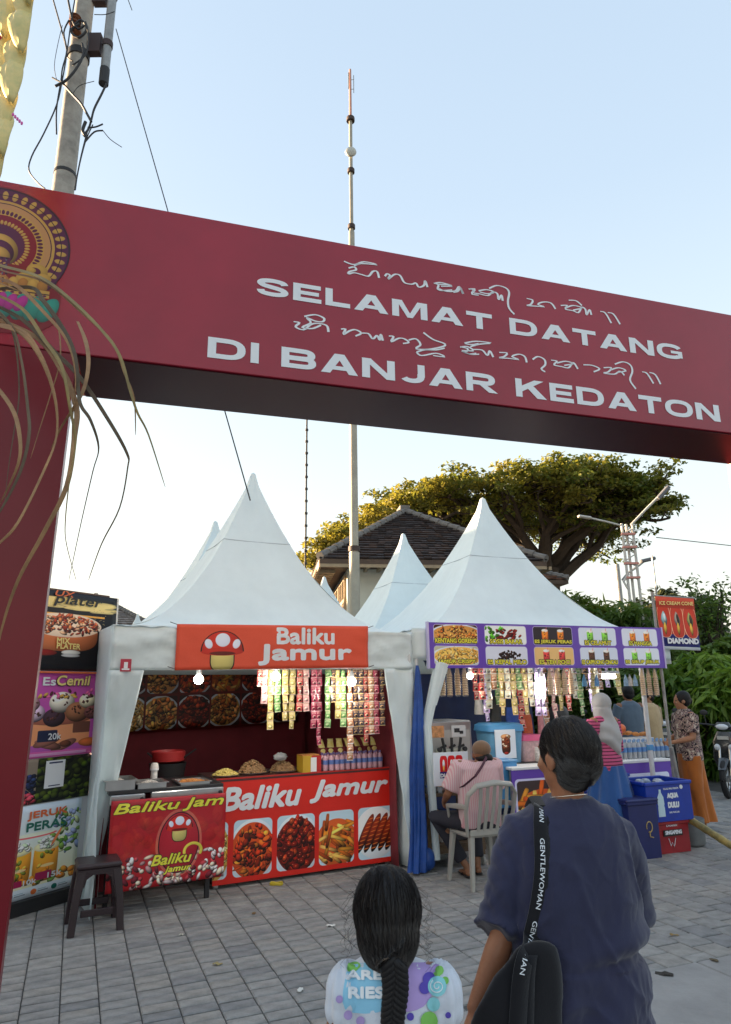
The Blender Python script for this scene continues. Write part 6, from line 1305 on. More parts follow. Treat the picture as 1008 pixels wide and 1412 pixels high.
# ================================================================== TREES AND SHRUBS
def leaf_mesh(name, P, L, Wd, m, parent, droop=.2, up=None, sh=None, world=True, fold=True):
    """many leaf-sized faces; P (N,3) positions, L lengths"""
    P = np.asarray(P, np.float64); n = len(P)
    if parent is not None and world: P = P-np.array(MW[parent.name].translation)
    d = rs.randn(n, 3); d[:, 2] = d[:, 2]*.5-droop; d /= np.linalg.norm(d, axis=1)[:, None]
    u = np.zeros((n, 3)); u[:, 2] = 1; u += rs.randn(n, 3)*.55; s = np.cross(d, u); s /= np.linalg.norm(s, axis=1)[:, None]+1e-9
    L = np.asarray(L)[:, None] if hasattr(L, '__len__') else L; Wd = np.asarray(Wd)[:, None] if hasattr(Wd, '__len__') else Wd
    nn = np.cross(s, d)
    V = np.stack([P, P+d*L*.45+s*Wd+nn*Wd*.25, P+d*L-nn*L*.12, P+d*L*.45-s*Wd+nn*Wd*.25], 1).reshape(-1, 3)
    me = bpy.data.meshes.new(name); me.vertices.add(4*n); me.vertices.foreach_set('co', V.ravel())
    idx = np.arange(4*n).reshape(n, 4)
    F = np.concatenate([idx[:, [0, 1, 2]], idx[:, [0, 2, 3]]], 1).reshape(-1)
    me.loops.add(6*n); me.loops.foreach_set('vertex_index', F); me.polygons.add(2*n); me.polygons.foreach_set('loop_start', np.arange(0, 6*n, 3)); me.update(calc_edges=True)
    sh = rs.uniform(0, 1, n) if sh is None else sh
    at = me.attributes.new('shade', 'FLOAT', 'FACE'); at.data.foreach_set('value', np.repeat(sh, 2).astype(np.float32))
    me.materials.append(m); o = bpy.data.objects.new(name, me); COL.objects.link(o)
    if parent is not None: o.parent = parent
    return o
m_bark = mat('bark_dark', (.045, .032, .022), .9, var=.4, vs=4, bump=.4, bs=20)
# big rain tree with umbrella crown
DT = 33.0; tb_ = dep(752, 820, DT); base = Vector((tb_.x, tb_.y, 0)); tree = thing('rain_tree', 'huge spreading rain tree with flat green crown tinted sunlit gold behind the right tent', 'tree', base)
fork = dep(757, 784, DT); CL, CRr = dep(418, 752, DT).x, dep(886, 720, DT).x
def top_z(x):   # crown outline, read as height over the ground at distance DT
    pts = [(438, 752), (470, 722), (505, 700), (560, 676), (620, 662), (680, 648), (740, 643), (790, 645), (840, 655), (880, 672), (905, 695), (930, 722)]
    xs = [dep(p[0], p[1], DT).x for p in pts]; zs = [dep(p[0], p[1], DT).z for p in pts]; return float(np.interp(x, xs, zs))
def bot_z(x):
    pts = [(438, 758), (500, 735), (560, 715), (620, 720), (680, 745), (720, 755), (760, 740), (800, 745), (860, 770), (900, 745), (930, 735)]
    xs = [dep(p[0], p[1], DT).x for p in pts]; zs = [dep(p[0], p[1], DT).z for p in pts]; return float(np.interp(x, xs, zs))
mb = MB(); mb.tube([(0, 0, 0), (.1, 0, fork.z*.5), tuple(fork-base)], [.75, .55, .5], 12); mb.build('trunk', m_bark, tree, smooth=True)
cxm = (CL+CRr)/2; Rx = (CRr-CL)/2; Ry = 5.2
tips = []; bb = MB(); r4 = random.Random(3)
def branch(p, q, r0, r1, sag=.0, k=6):
    p = Vector(p); q = Vector(q); L = (q-p).length; mid = Vector((r4.gauss(0, .07), r4.gauss(0, .07), r4.uniform(-.03, .08)+sag))*L; P = []
    for i in range(k+1):
        t = i/k; P.append(p.lerp(q, t)+mid*math.sin(math.pi*t)+Vector((r4.gauss(0, 1), r4.gauss(0, 1), r4.gauss(0, 1)))*L*.012*(0 < t < 1))
    bb.tube(P, [r0+(r1-r0)*i/k for i in range(k+1)], 6 if r0 > .06 else 4, caps=False); return P
limbs = []
for i in range(11):
    a = 2*math.pi*i/11+r4.uniform(-.15, .15); q = r4.uniform(.45, .62); x = fork.x+math.cos(a)*Rx*q*(1.15 if math.cos(a) < 0 else .8); y = base.y+math.sin(a)*Ry*q; z = fork.z+(top_z(x)-fork.z)*r4.uniform(.45, .68)
    f0 = fork+Vector((r4.uniform(-.2, .2), r4.uniform(-.2, .2), r4.uniform(-.9, .3))); P = branch(f0, (x, y, z), .30, .12, .08, 8); limbs.append(P)
    for j in range(6):
        s = P[3+j % 6] if j < 5 else P[-1]; aa = a+r4.uniform(-.9, .9); rr = r4.uniform(1.6, 3.6); x2 = s.x+math.cos(aa)*rr*1.3; x2 = max(CL+.3, min(CRr-.3, x2)); y2 = max(base.y-Ry, min(base.y+Ry, s.y+math.sin(aa)*rr)); z2 = top_z(x2)-r4.uniform(.4, 1.6)-.28*abs(y2-base.y)-.25
        P2 = branch(s, (x2, y2, z2), .12, .05, .04, 6)
        for l in range(6):
            s2 = P2[2+l % 5]; aa = r4.uniform(0, 6.28); rr = r4.uniform(.8, 2.0); x3 = max(CL, min(CRr, s2.x+math.cos(aa)*rr)); y3 = s2.y+math.sin(aa)*rr; z3 = min(top_z(x3)-.1, s2.z+r4.uniform(-.2, 1.1)); 
            P3 = branch(s2, (x3, y3, z3), .045, .015, 0, 4); tips.append(P3[-1]); tips.append(P3[2])
bb.v = [p-base for p in bb.v]; o = bb.build('limbs', m_bark, tree, smooth=True); stuff(o)
# leaf clumps: a flat upper layer in separate pads plus hanging edges
P = []; S_ = []
def pad(c, rx, ry, rz, n, tone):
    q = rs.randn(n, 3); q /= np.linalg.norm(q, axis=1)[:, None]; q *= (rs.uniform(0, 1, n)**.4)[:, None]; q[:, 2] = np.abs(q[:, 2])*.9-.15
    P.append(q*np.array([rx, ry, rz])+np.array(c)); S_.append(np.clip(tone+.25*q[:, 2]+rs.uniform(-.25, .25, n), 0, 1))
for t in tips:
    c = t+Vector((0, 0, .12)); tone = .35+.5*nz(c.x*.3, c.y*.3, c.z*.3)+.3*max(0, -(c.x-cxm)/Rx); pad(c, rs.uniform(.45, .95), rs.uniform(.45, .95), rs.uniform(.18, .35), rs.randint(22, 70), tone)  # sunlit gold painted into the leaf tone, stronger towards the left
for i in range(270):
    x = rs.uniform(CL, CRr); yy = rs.uniform(-1, 1)*Ry*math.sqrt(max(.05, 1-((x-cxm)/Rx)**2)); z = top_z(x)-.26*abs(yy)-rs.uniform(.15, .75)-.03*yy
    if nz(x*.9, yy*.6, z*.3) < -.22: continue
    pad((x, base.y+yy, z), rs.uniform(.5, 1.0), rs.uniform(.5, 1.0), rs.uniform(.18, .34), 115, .45+.6*nz(x*.4, yy*.4, 5)+.35*max(0, -(x-cxm)/Rx))  # upper pads get the same painted sunlight towards the left
for i in range(70):
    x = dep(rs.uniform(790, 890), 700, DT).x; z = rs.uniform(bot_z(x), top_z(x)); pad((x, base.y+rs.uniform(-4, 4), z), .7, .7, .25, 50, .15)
P = np.concatenate(P); S_ = np.concatenate(S_); n = len(P)
lf = leaf_mesh('crown', P, rs.uniform(.16, .30, n), rs.uniform(.05, .09, n), leafmat('rain_leaf', (.065, .115, .016), (.33, .27, .035), .5), tree, sh=S_, droop=.1)  # second leaf colour carries the golden sunlight
stuff(lf)
# shrubs and hedges behind the stalls
LV = [leafmat('leaf_mango', (.06, .15, .015), (.22, .34, .04), .45), leafmat('leaf_dark', (.042, .10, .016), (.16, .24, .04), .45), leafmat('leaf_mid', (.07, .14, .018), (.29, .31, .04), .45), leafmat('leaf_grey', (.05, .07, .035), (.16, .17, .07), .3)]
def shrub(name, label, cat, c, rx, ry, rz, n, L, m, trunk=.12, seed=0, z0=0, lw=.16, droop=.35, clumps=26):
    c = Vector(c); t = thing(name, label, cat, (c.x, c.y, 0)); r_ = np.random.RandomState(seed+11)
    b = MB(); ends = []
    for i in range(7):
        a = r_.uniform(0, 6.28); e = Vector((rx*.55*math.cos(a), ry*.5*math.sin(a), z0+rz*r_.uniform(.9, 1.5))); b.tube([(0, 0, 0), e*.5+Vector((0, 0, .2)), e], [trunk*.5, trunk*.32, trunk*.14], 6); ends.append(e)
    b.tube([(0, 0, 0), (0, 0, z0+rz*.8)], [trunk, trunk*.5], 8); b.build('stem', m_bark, t, smooth=True)
    Q = []; S = []
    for i in range(clumps):
        d = r_.randn(3); d /= np.linalg.norm(d); d[2] = abs(d[2]) if r_.rand() < .75 else d[2]; cc = d*np.array([rx, ry, rz])*r_.uniform(.55, .88); cr = .36*(rx*ry*rz)**(1/3)*r_.uniform(.6, 1.25)
        k = max(8, n//clumps); q = r_.randn(k, 3); q /= np.linalg.norm(q, axis=1)[:, None]; q *= (r_.uniform(.35, 1, k))[:, None]*cr; q[:, 2] *= .7
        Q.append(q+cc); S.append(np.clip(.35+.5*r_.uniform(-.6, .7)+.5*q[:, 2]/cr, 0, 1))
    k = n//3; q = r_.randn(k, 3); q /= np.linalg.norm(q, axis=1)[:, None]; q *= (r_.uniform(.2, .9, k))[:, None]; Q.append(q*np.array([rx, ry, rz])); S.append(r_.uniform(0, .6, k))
    Q = np.concatenate(Q)+np.array([c.x, c.y, z0+rz]); Q[:, 2] = np.maximum(Q[:, 2], .05)
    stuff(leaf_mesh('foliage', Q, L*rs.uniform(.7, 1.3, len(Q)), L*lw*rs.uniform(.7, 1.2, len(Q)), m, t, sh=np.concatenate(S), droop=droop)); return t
def sh_at(px, py_top, D, w_px, name, label, cat, n, L, m, seed, ry=None, **k):
    c = dep(px, py_top, D); rx = w_px/2/975*D; rz = c.z/2; shrub(name, label, cat, (c.x, c.y, 0), rx, ry or rx*.8, rz, n, L, m, seed=seed, **k)
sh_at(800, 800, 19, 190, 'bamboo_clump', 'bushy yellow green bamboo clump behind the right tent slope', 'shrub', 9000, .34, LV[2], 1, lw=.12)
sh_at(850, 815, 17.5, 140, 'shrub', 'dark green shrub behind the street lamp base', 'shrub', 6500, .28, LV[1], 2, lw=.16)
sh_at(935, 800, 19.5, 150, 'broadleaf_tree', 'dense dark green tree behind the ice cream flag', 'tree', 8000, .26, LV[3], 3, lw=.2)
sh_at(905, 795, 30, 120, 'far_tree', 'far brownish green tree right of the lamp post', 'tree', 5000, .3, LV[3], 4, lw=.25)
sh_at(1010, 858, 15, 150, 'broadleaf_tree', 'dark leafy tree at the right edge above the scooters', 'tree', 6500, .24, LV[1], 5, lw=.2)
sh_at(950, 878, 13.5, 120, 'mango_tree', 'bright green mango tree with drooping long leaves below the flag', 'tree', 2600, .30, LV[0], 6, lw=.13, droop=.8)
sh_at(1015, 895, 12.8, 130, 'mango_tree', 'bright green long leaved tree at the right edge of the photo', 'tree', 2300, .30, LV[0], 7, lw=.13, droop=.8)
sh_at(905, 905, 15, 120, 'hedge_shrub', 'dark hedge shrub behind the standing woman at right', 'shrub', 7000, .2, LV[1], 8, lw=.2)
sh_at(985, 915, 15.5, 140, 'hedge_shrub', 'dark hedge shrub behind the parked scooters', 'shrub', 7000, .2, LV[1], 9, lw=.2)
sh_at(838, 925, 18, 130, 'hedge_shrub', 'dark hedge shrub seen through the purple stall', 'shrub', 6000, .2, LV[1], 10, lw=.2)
sh_at(745, 900, 19, 150, 'hedge_shrub', 'dark hedge shrub behind the blue bin of the purple stall', 'shrub', 6000, .2, LV[1], 12, lw=.2)
# sparse dark tree at the right edge
c = dep(985, 860, 16.5); t = thing('young_tree', 'thin dark tree with sparse leaves against the sky at right', 'tree', (c.x, c.y, 0)); b = MB(); ends = []; r5 = random.Random(8)
b.tube([(0, 0, 0), (0, 0, c.z-.2)], [.09, .05], 7)
for i in range(13):
    tx, ty = r5.uniform(945, 1010), r5.uniform(783, 850); e = dep(tx, ty, 16.5+r5.uniform(-.4, .4)); s = Vector((c.x, c.y, c.z-r5.uniform(.2, .9))); P_ = [s.lerp(e, k/5)+Vector((0, 0, .12*math.sin(3.1*k/5)))+Vector((r5.gauss(0, .03), 0, r5.gauss(0, .03))) for k in range(6)]
    b.tube([p-Vector((c.x, c.y, 0)) for p in P_], [.03, .024, .018, .013, .01, .006], 5); ends += P_[2:]
b.build('trunk', m_bark, t, smooth=True); Q = []
for e in ends: k = 16; q = rs.randn(k, 3)*np.array([.16, .16, .07]); Q.append(q+np.array(e))
Q = np.concatenate(Q); stuff(leaf_mesh('foliage', Q, .14, .035, LV[1], t, droop=.2))
# unseen houses added off to the left to keep the low sun off the paving
for i, (y, h, w) in enumerate(((-6, 6.2, 9), (4, 5.6, 9), (14, 6.6, 9.5), (24.5, 5.9, 9))):
    F = Fr((-17.5-2*(i > 2), y), 96); t = thing('shop_house', ('nearest', 'second', 'third', 'farthest')[i]+' two storey house added out of view at left to block the low sun', 'house', F.w(0, 0), rad(96)); b = MB(); b.box((w/2, 3, h/2), (w, 6, h)); b.build('wall', m_cream, t)
    hip_roof('roof', t, w, 6, .5, h, h+.8, w*.5, tile=.6)
    for k in range(4):
        for z in (.9, 3.6): b = MB(); b.box((1.1+k*(w-2.2)/3, -.02, z+.8), (1.1, .08, 1.5)); f = b.build('window', m_frame, t); b = MB(); b.box((1.1+k*(w-2.2)/3, -.065, z+.8), (.95, .02, 1.34)); b.build('pane', m_glass, f)
    b = MB(); b.box((w*.5+.1, -.03, 1.05), (.9, .1, 2.1)); b.build('door', m_wood, t)
# ================================================================== SCOOTERS
def scooter(label, loc, rz, body=(.02, .02, .022), group='parked scooters at the right'):
    t = thing('scooter', label, 'scooter', loc, rz, group); m = mat('scooter_%.2f' % body[0], body, .25, spec=.6, coat=.5); mt = mat('tyre', (.015, .015, .016), .8)
    for x in (-.62, .62):
        b = MB(); b.tube([(x+.235*math.cos(q), 0, .275+.235*math.sin(q)) for q in np.linspace(0, 2*math.pi, 25)], .045, 8, caps=False); w = b.build('wheel', mt, t, smooth=True)
        b = MB(); b.tube([(x+.185*math.cos(q), 0, .275+.185*math.sin(q)) for q in np.linspace(0, 2*math.pi, 25)], .013, 6, caps=False)
        for k in range(5): a = 2*math.pi*k/5; b.tube([(x, 0, .275), (x+.18*math.cos(a), 0, .275+.18*math.sin(a))], .012, 5)
        b.lathe([(.045, -.05), (.045, .05)], (x, 0, .275), 12, rot=Matrix.Rotation(rad(90), 3, 'X')); b.build('rim', m_stain, w)
    b = MB(); b.loft([((-.78, 0, .62), (0, .02, 0), (0, 0, .05)), ((-.6, 0, .62), (0, .12, 0), (0, 0, .12)), ((-.3, 0, .55), (0, .15, 0), (0, 0, .2)), ((-.05, 0, .4), (0, .15, 0), (0, 0, .16)), ((.08, 0, .3), (0, .15, 0), (0, 0, .06)), ((.25, 0, .3), (0, .14, 0), (0, 0, .05)), ((.36, 0, .34), (0, .12, 0), (0, 0, .08))], 16, p=3); b.build('body', m, t, smooth=True)
    b = MB(); b.loft([((.34, 0, .3), (0, .12, 0), (.04, 0, 0)), ((.42, 0, .55), (0, .19, 0), (.05, 0, 0)), ((.4, 0, .8), (0, .17, 0), (.06, 0, 0)), ((.36, 0, .95), (0, .1, 0), (.05, 0, 0))], 16, p=3); b.build('leg_shield', m, t, smooth=True)
    b = MB(); b.loft([((.28, 0, .96), (0, .09, 0), (.04, 0, 0)), ((.36, 0, 1.02), (0, .13, 0), (.09, 0, 0)), ((.36, 0, 1.09), (0, .09, 0), (.05, 0, 0))], 14, p=3); b.build('handlebar_cover', m, t, smooth=True)
    b = MB(); b.ell((.45, 0, 1.02), (.04, .09, .045), seg=12, rings=8); b.build('headlight', mat('lamp_glass', (.6, .62, .65), .1, spec=.8), t, smooth=True)
    b = MB(); b.ell((.47, .1, .72), (.03, .045, .05), seg=10, rings=6); b.ell((.47, -.1, .72), (.03, .045, .05), seg=10, rings=6); b.build('indicator', mat('lamp_glass', (.6, .62, .65), .1, spec=.8), t, smooth=True)
    b = MB(); b.tube([(.36, -.34, 1.06), (.33, -.12, 1.04), (.33, .12, 1.04), (.36, .34, 1.06)], .014, 7); b.build('handlebar', m_blk, t, smooth=True)
    b = MB(); b.loft([((-.72, 0, .78), (0, .09, 0), (0, 0, .03)), ((-.4, 0, .8), (0, .13, 0), (0, 0, .05)), ((-.08, 0, .76), (0, .12, 0), (0, 0, .045)), ((.02, 0, .72), (0, .08, 0), (0, 0, .02))], 14, p=3); b.build('seat', m_blk, t, smooth=True)
    b = MB(); b.loft([((.86, 0, .42), (0, .05, 0), (0, 0, .01)), ((.62, 0, .56), (0, .075, 0), (0, 0, .02)), ((.42, 0, .5), (0, .06, 0), (0, 0, .015))], 12); b.build('mudguard', m, t, smooth=True)
    for s in (-1, 1):
        b = MB(); b.tube([(.62, s*.075, .275), (.45, s*.07, .72)], .018, 7); b.build('fork', m_stain, t, smooth=True)
        b = MB(); b.tube([(.34, s*.24, 1.05), (.3, s*.27, 1.2)], .006, 5); b.ell((.3, s*.27, 1.23), (.015, .06, .045), seg=12, rings=6); b.build('mirror', m_blk, t, smooth=True)
    b = MB(); b.tube([(-.1, -.13, .22), (-.8, -.15, .34)], [.03, .05], 8); b.build('exhaust', m_stain, t, smooth=True)
    b = MB(); b.tube([(-.2, .1, .3), (-.22, .22, .0)], .012, 6); b.build('kickstand', m_stain, t); b = MB(); b.box((.49, 0, .86), (.01, .16, .05), Matrix.Rotation(.1, 3, 'Y')); b.build('badge', m_wht, t)
    return t
p = gz(1002, 1102); sc = scooter('nearest dark grey scooter parked at the right edge, front wheel turned to the camera', (p.x+.45, p.y+.55, 0), rad(-128))
dup(sc, gz(960, 1075)+Vector((.6, .9, 0)), rad(-120), 'black scooter parked behind the woman in orange trousers')
dup(sc, (p.x+1.5, p.y+1.6, 0), rad(-118), 'scooter half hidden at the far right behind the nearest one')
for i, (pxx, D) in enumerate(((832, 12.6), (868, 13.0), (800, 13.4), (905, 12.8))): q = dep(pxx, 1000, D); dup(sc, (q.x, q.y, 0), rad(-115+6*i), ('scooter seen between the hijab woman and the man in blue', 'scooter seen just behind the man in the blue shirt', 'scooter seen left of the hijab woman through the purple stall', 'scooter seen behind the wrapped post of the purple stall')[i], 'scooters parked behind the purple stall')
# ================================================================== PEOPLE
from mathutils.bvhtree import BVHTree
def V3(*a): return Vector(a)
def skinned(b, name, m, parent, voxel=.009, it=4, disp=None, world=False, sm=.5, uvfn=None):
    o = b.build(name, m, parent, world=world)
    q = o.modifiers.new('r', 'REMESH'); q.mode = 'VOXEL'; q.voxel_size = voxel; q.adaptivity = 0
    w = o.modifiers.new('s', 'SMOOTH'); w.factor = sm; w.iterations = it
    bpy.context.view_layer.update(); dg = bpy.context.evaluated_depsgraph_get(); me = bpy.data.meshes.new_from_object(o.evaluated_get(dg)); o.modifiers.clear(); old = o.data; o.data = me; bpy.data.meshes.remove(old); me.name = name
    if disp:
        n = len(me.vertices); co = np.zeros(n*3, np.float32); me.vertices.foreach_get('co', co); co = co.reshape(-1, 3); nr = np.zeros(n*3, np.float32); me.vertices.foreach_get('normal', nr); nr = nr.reshape(-1, 3)
        d = np.array([disp(Vector(p.tolist())) for p in co], np.float32); me.vertices.foreach_set('co', (co+nr*d[:, None]).ravel()); me.update()
    me.shade_smooth(); return o
def hand(b, w, d, pn, S=1.0, curl=.5, side=1):
    """palm from wrist w along d, palm facing pn; four unequal fingers and a thumb from the palm side"""
    w = Vector(w); d = Vector(d).normalized(); pn = Vector(pn); pn = (pn-d*pn.dot(d)).normalized(); s = d.cross(pn)*side
    L = .085*S
    b.loft([(w, s*.021*S, pn*.016*S), (w+d*L*.35, s*.033*S, pn*.014*S), (w+d*L*.8, s*.037*S, pn*.013*S), (w+d*L, s*.034*S, pn*.011*S)], 14)
    for i, (o_, l) in enumerate(((.028, .062), (.0095, .072), (-.0095, .067), (-.027, .052))):
        p = w+d*L*.95+s*o_*S; a = curl*(.8+.1*i); P = [p-d*.01*S, p]; r = [.0092*S, .009*S]
        for k, f in enumerate((.45, .32, .23)):
            ang = a*(k+1)*.8; P.append(P[-1]+(d*math.cos(ang)+pn*math.sin(ang))*l*f*S); r.append((.0088-.0011*k)*S)
        b.tube(P, r, 8)
    p = w+d*L*.3+s*.026*S; dd = (d*.75+s*.6+pn*.25).normalized(); d2 = (d*.9+s*.15+pn*.45).normalized(); b.tube([p-s*.012*S, p+dd*.03*S, p+dd*.03*S+d2*.028*S, p+dd*.03*S+d2*.05*S], [.012*S, .011*S, .0098*S, .008*S], 8)
def head(b, c, f, up, S=1.0):
    """skull, jaw, nose, lips, brow and ears; f looks where the face looks"""
    f = Vector(f).normalized(); up = Vector(up).normalized(); f = (f-up*f.dot(up)).normalized(); s = f.cross(up); R_ = Matrix((s, f, up)).transposed(); c = Vector(c)
    E = lambda x, y, z, rx, ry, rz: b.ell(c+R_ @ Vector((x*S, y*S, z*S)), (rx*S, ry*S, rz*S), R_, 16, 12)
    E(0, -.01, .025, .076, .094, .088); E(0, .022, -.045, .056, .06, .066); E(0, .05, -.088, .028, .025, .022); E(0, .055, -.01, .05, .035, .05)
    E(0, .092, -.022, .012, .016, .013); E(0, .085, .0, .009, .014, .025); E(-.0, .078, .026, .045, .012, .009); E(0, .078, -.052, .021, .012, .007); E(0, .076, -.062, .018, .012, .008)
    for q in (-1, 1): E(q*.078, -.005, -.008, .008, .02, .031); E(q*.038, .06, -.025, .02, .022, .02)
    return R_
def eyes(t, c, f, up, S=1.0):
    f = Vector(f).normalized(); up = Vector(up); s = f.cross(up).normalized(); c = Vector(c)
    for q in (-1, 1):
        b = MB(); b.ell(c+s*q*.031*S+f*.074*S+up*.004*S, .0125*S, seg=12, rings=8); e = b.build('eye', mat('eye_white', (.7, .68, .65), .2), t, smooth=True)
        b = MB(); b.ell(c+s*q*.031*S+f*.083*S+up*.003*S, .006*S, seg=10, rings=6); b.build('iris', m_txblk, e, smooth=True)
        b = MB(); b.tube([c+s*(q*.015*S)+f*.088*S+up*.03*S, c+s*(q*.034*S)+f*.088*S+up*.036*S, c+s*(q*.055*S)+f*.074*S+up*.03*S], .0035*S, 5); b.build('eyebrow', mat('hair_black', (.008, .007, .008), .5), t, smooth=True)
def body(t, J, f, m, S=1.0, hf=None, feet=True, voxel=.0085, hd=True, girth=1.0, curl=.5, palm=None, fingers=True):
    b = MB(); s = V3(1, 0, 0); F = V3(0, 1, 0); g = girth; U_ = V3(0, 0, 1)
    P, C, N = J['pel'], J['chest'], J['neck']; ax = (J['shR']-J['shL']).normalized(); fr_ = U_.cross(ax)
    hx = (J['hipR']-J['hipL']).normalized(); hfv = U_.cross(hx)
    b.loft([(P-U_*.09*S, hx*.11*S*g, hfv*.085*S*g), (P, hx*.165*S*g, hfv*.11*S*g), (P.lerp(C, .35), (hx+ax)*.5*.14*S*g, (hfv+fr_)*.5*.095*S*g), (P.lerp(C, .75), ax*.155*S*g, fr_*.1*S*g), (C, ax*.165*S*g, fr_*.1*S*g), (C.lerp(N, .5), ax*.14*S, fr_*.08*S), (C.lerp(N, .8), ax*.075*S, fr_*.055*S)], 20)
    b.tube([C.lerp(N, .6), N, J['head']+V3(0, 0, -.03*S)], [.055*S, .05*S, .048*S], 12)
    for q in 'LR':
        sh, el, wr = J['sh'+q], J['el'+q], J['wr'+q]
        b.tube([sh.lerp(C, .25), sh, sh.lerp(el, .35), sh.lerp(el, .75), el, el.lerp(wr, .25), el.lerp(wr, .65), wr], [.045*S, .052*S, .05*S*g, .041*S*g, .037*S, .038*S, .031*S, .025*S], 12); b.ell(sh, .053*S, seg=12)
        d = (wr-el).normalized(); pn = (palm or {}).get(q, V3(1 if q == 'L' else -1, 0, 0))
        if fingers: hand(b, wr, J.get('hd'+q, d), pn, S, curl, 1 if q == 'L' else -1)
        hp, kn, an = J['hip'+q], J['kn'+q], J['an'+q]
        b.tube([hp+U_*.03, hp, hp.lerp(kn, .4), kn, kn.lerp(an, .3), kn.lerp(an, .7), an], [.08*S*g, .088*S*g, .075*S*g, .052*S, .054*S, .04*S, .031*S], 14)
        td = J.get('toe'+q, F); sd = td.cross(U_)
        if feet:
            b.loft([(an-td*.05*S+V3(0, 0, -.045*S), sd*.026*S, U_*.022*S), (an-td*.01*S+V3(0, 0, -.03*S), sd*.033*S, U_*.04*S), (an+td*.07*S+V3(0, 0, -.045*S), sd*.038*S, U_*.026*S), (an+td*.14*S+V3(0, 0, -.053*S), sd*.042*S, U_*.016*S), (an+td*.165*S+V3(0, 0, -.055*S), sd*.036*S, U_*.013*S)], 14)
            for k in range(5): tp = an+td*(.16-.01*abs(k-1))*S+sd*(.03-.015*k)*S*(1 if q == 'L' else -1)+V3(0, 0, -.057*S); b.ell(tp+td*.015*S, (.009*S, .009*S, .009*S), seg=8, rings=6)
    if hd: head(b, J['head'], hf or F, J.get('hup', U_), S)
    return skinned(b, 'body', m, t, voxel, 3)
def cloth_noise(a=.006, k=7, seed=0, zs=.35):
    return lambda p: a*(nz(p.x*k+seed, p.y*k, p.z*k*zs, 1)+.6*nz(p.x*k*2.3, p.y*k*2.3+seed, p.z*k*.9, 1)+.35*abs(nz(p.x*k*1.2+p.z*k*1.5, p.y*k*2, seed)))
def stand(S=1.0, lean=0.):
    J = dict(pel=V3(0, 0, .92)*S, chest=V3(0, .02+lean, 1.26)*S, neck=V3(0, .0+lean*1.3, 1.42)*S, head=V3(0, .02+lean*1.5, 1.54)*S,
             shL=V3(-.17, lean, 1.36)*S, shR=V3(.17, lean, 1.36)*S, elL=V3(-.22, -.02+lean, 1.09)*S, elR=V3(.22, -.02+lean, 1.09)*S, wrL=V3(-.23, .08+lean, .86)*S, wrR=V3(.23, .08+lean, .86)*S,
             hipL=V3(-.09, 0, .88)*S, hipR=V3(.09, 0, .88)*S, knL=V3(-.1, .02, .48)*S, knR=V3(.1, .02, .48)*S, anL=V3(-.11, -.02, .075)*S, anR=V3(.11, -.02, .075)*S)
    return J
m_skin = mat('skin_brown', (.27, .115, .055), .5, sss=.08, var=.12, vs=9); m_skin2 = mat('skin_tan', (.36, .17, .09), .5, sss=.08, var=.12, vs=9)
def hairmat(name, c=(.008, .007, .008), sc=60, rough=.55):
    if name in _M: return _M[name]
    m = mat(name, c, rough, spec=.3); t = m.node_tree; b = t.nodes['Principled BSDF']; tc = t.nodes.new('ShaderNodeTexCoord'); mp = t.nodes.new('ShaderNodeMapping'); mp.inputs['Scale'].default_value = (sc*3, sc*3, sc*.25)
    n = t.nodes.new('ShaderNodeTexNoise'); n.inputs['Scale'].default_value = 1; n.inputs['Detail'].default_value = 3; bp = t.nodes.new('ShaderNodeBump'); bp.inputs['Strength'].default_value = .45; bp.inputs['Distance'].default_value = .002
    L = t.links.new; L(tc.outputs['Object'], mp.inputs[0]); L(mp.outputs[0], n.inputs[0]); L(n.outputs[0], bp.inputs['Height']); L(bp.outputs[0], b.inputs['Normal']); return m
m_hair = hairmat('hair_strands')
def fabric(name, col, var=.18, weave=260, rough=.85):
    if name in _M: return _M[name]
    m = mat(name, col, rough, spec=.25, var=var, vs=2.2, sheen=.25); t = m.node_tree; b = t.nodes['Principled BSDF']; tc = t.nodes.new('ShaderNodeTexCoord')
    n = t.nodes.new('ShaderNodeTexNoise'); n.inputs['Scale'].default_value = weave; n.inputs['Detail'].default_value = 2; bp = t.nodes.new('ShaderNodeBump'); bp.inputs['Strength'].default_value = .35; bp.inputs['Distance'].default_value = .002
    L = t.links.new; L(tc.outputs['Object'], n.inputs['Vector']); L(n.outputs[0], bp.inputs['Height']); L(bp.outputs[0], b.inputs['Normal']); return m
def stripes(name, c1, c2, scale, axis='z', width=.5, rough=.8):
    m = mat(name, c1, rough, spec=.25); t = m.node_tree; b = t.nodes['Principled BSDF']; tc = t.nodes.new('ShaderNodeTexCoord'); sp_ = t.nodes.new('ShaderNodeSeparateXYZ'); mt = t.nodes.new('ShaderNodeMath'); mt.operation = 'MULTIPLY'; mt.inputs[1].default_value = scale
    fr_ = t.nodes.new('ShaderNodeMath'); fr_.operation = 'FRACT'; gt = t.nodes.new('ShaderNodeMath'); gt.operation = 'GREATER_THAN'; gt.inputs[1].default_value = width; mx = t.nodes.new('ShaderNodeMix'); mx.data_type = 'RGBA'; mx.inputs[6].default_value = (*c1, 1); mx.inputs[7].default_value = (*c2, 1)
    L = t.links.new; L(tc.outputs['Object'], sp_.inputs[0]); L(sp_.outputs['xyz'.index(axis)], mt.inputs[0]); L(mt.outputs[0], fr_.inputs[0]); L(fr_.outputs[0], gt.inputs[0]); L(gt.outputs[0], mx.inputs[0]); L(mx.outputs[2], b.inputs['Base Color']); return m
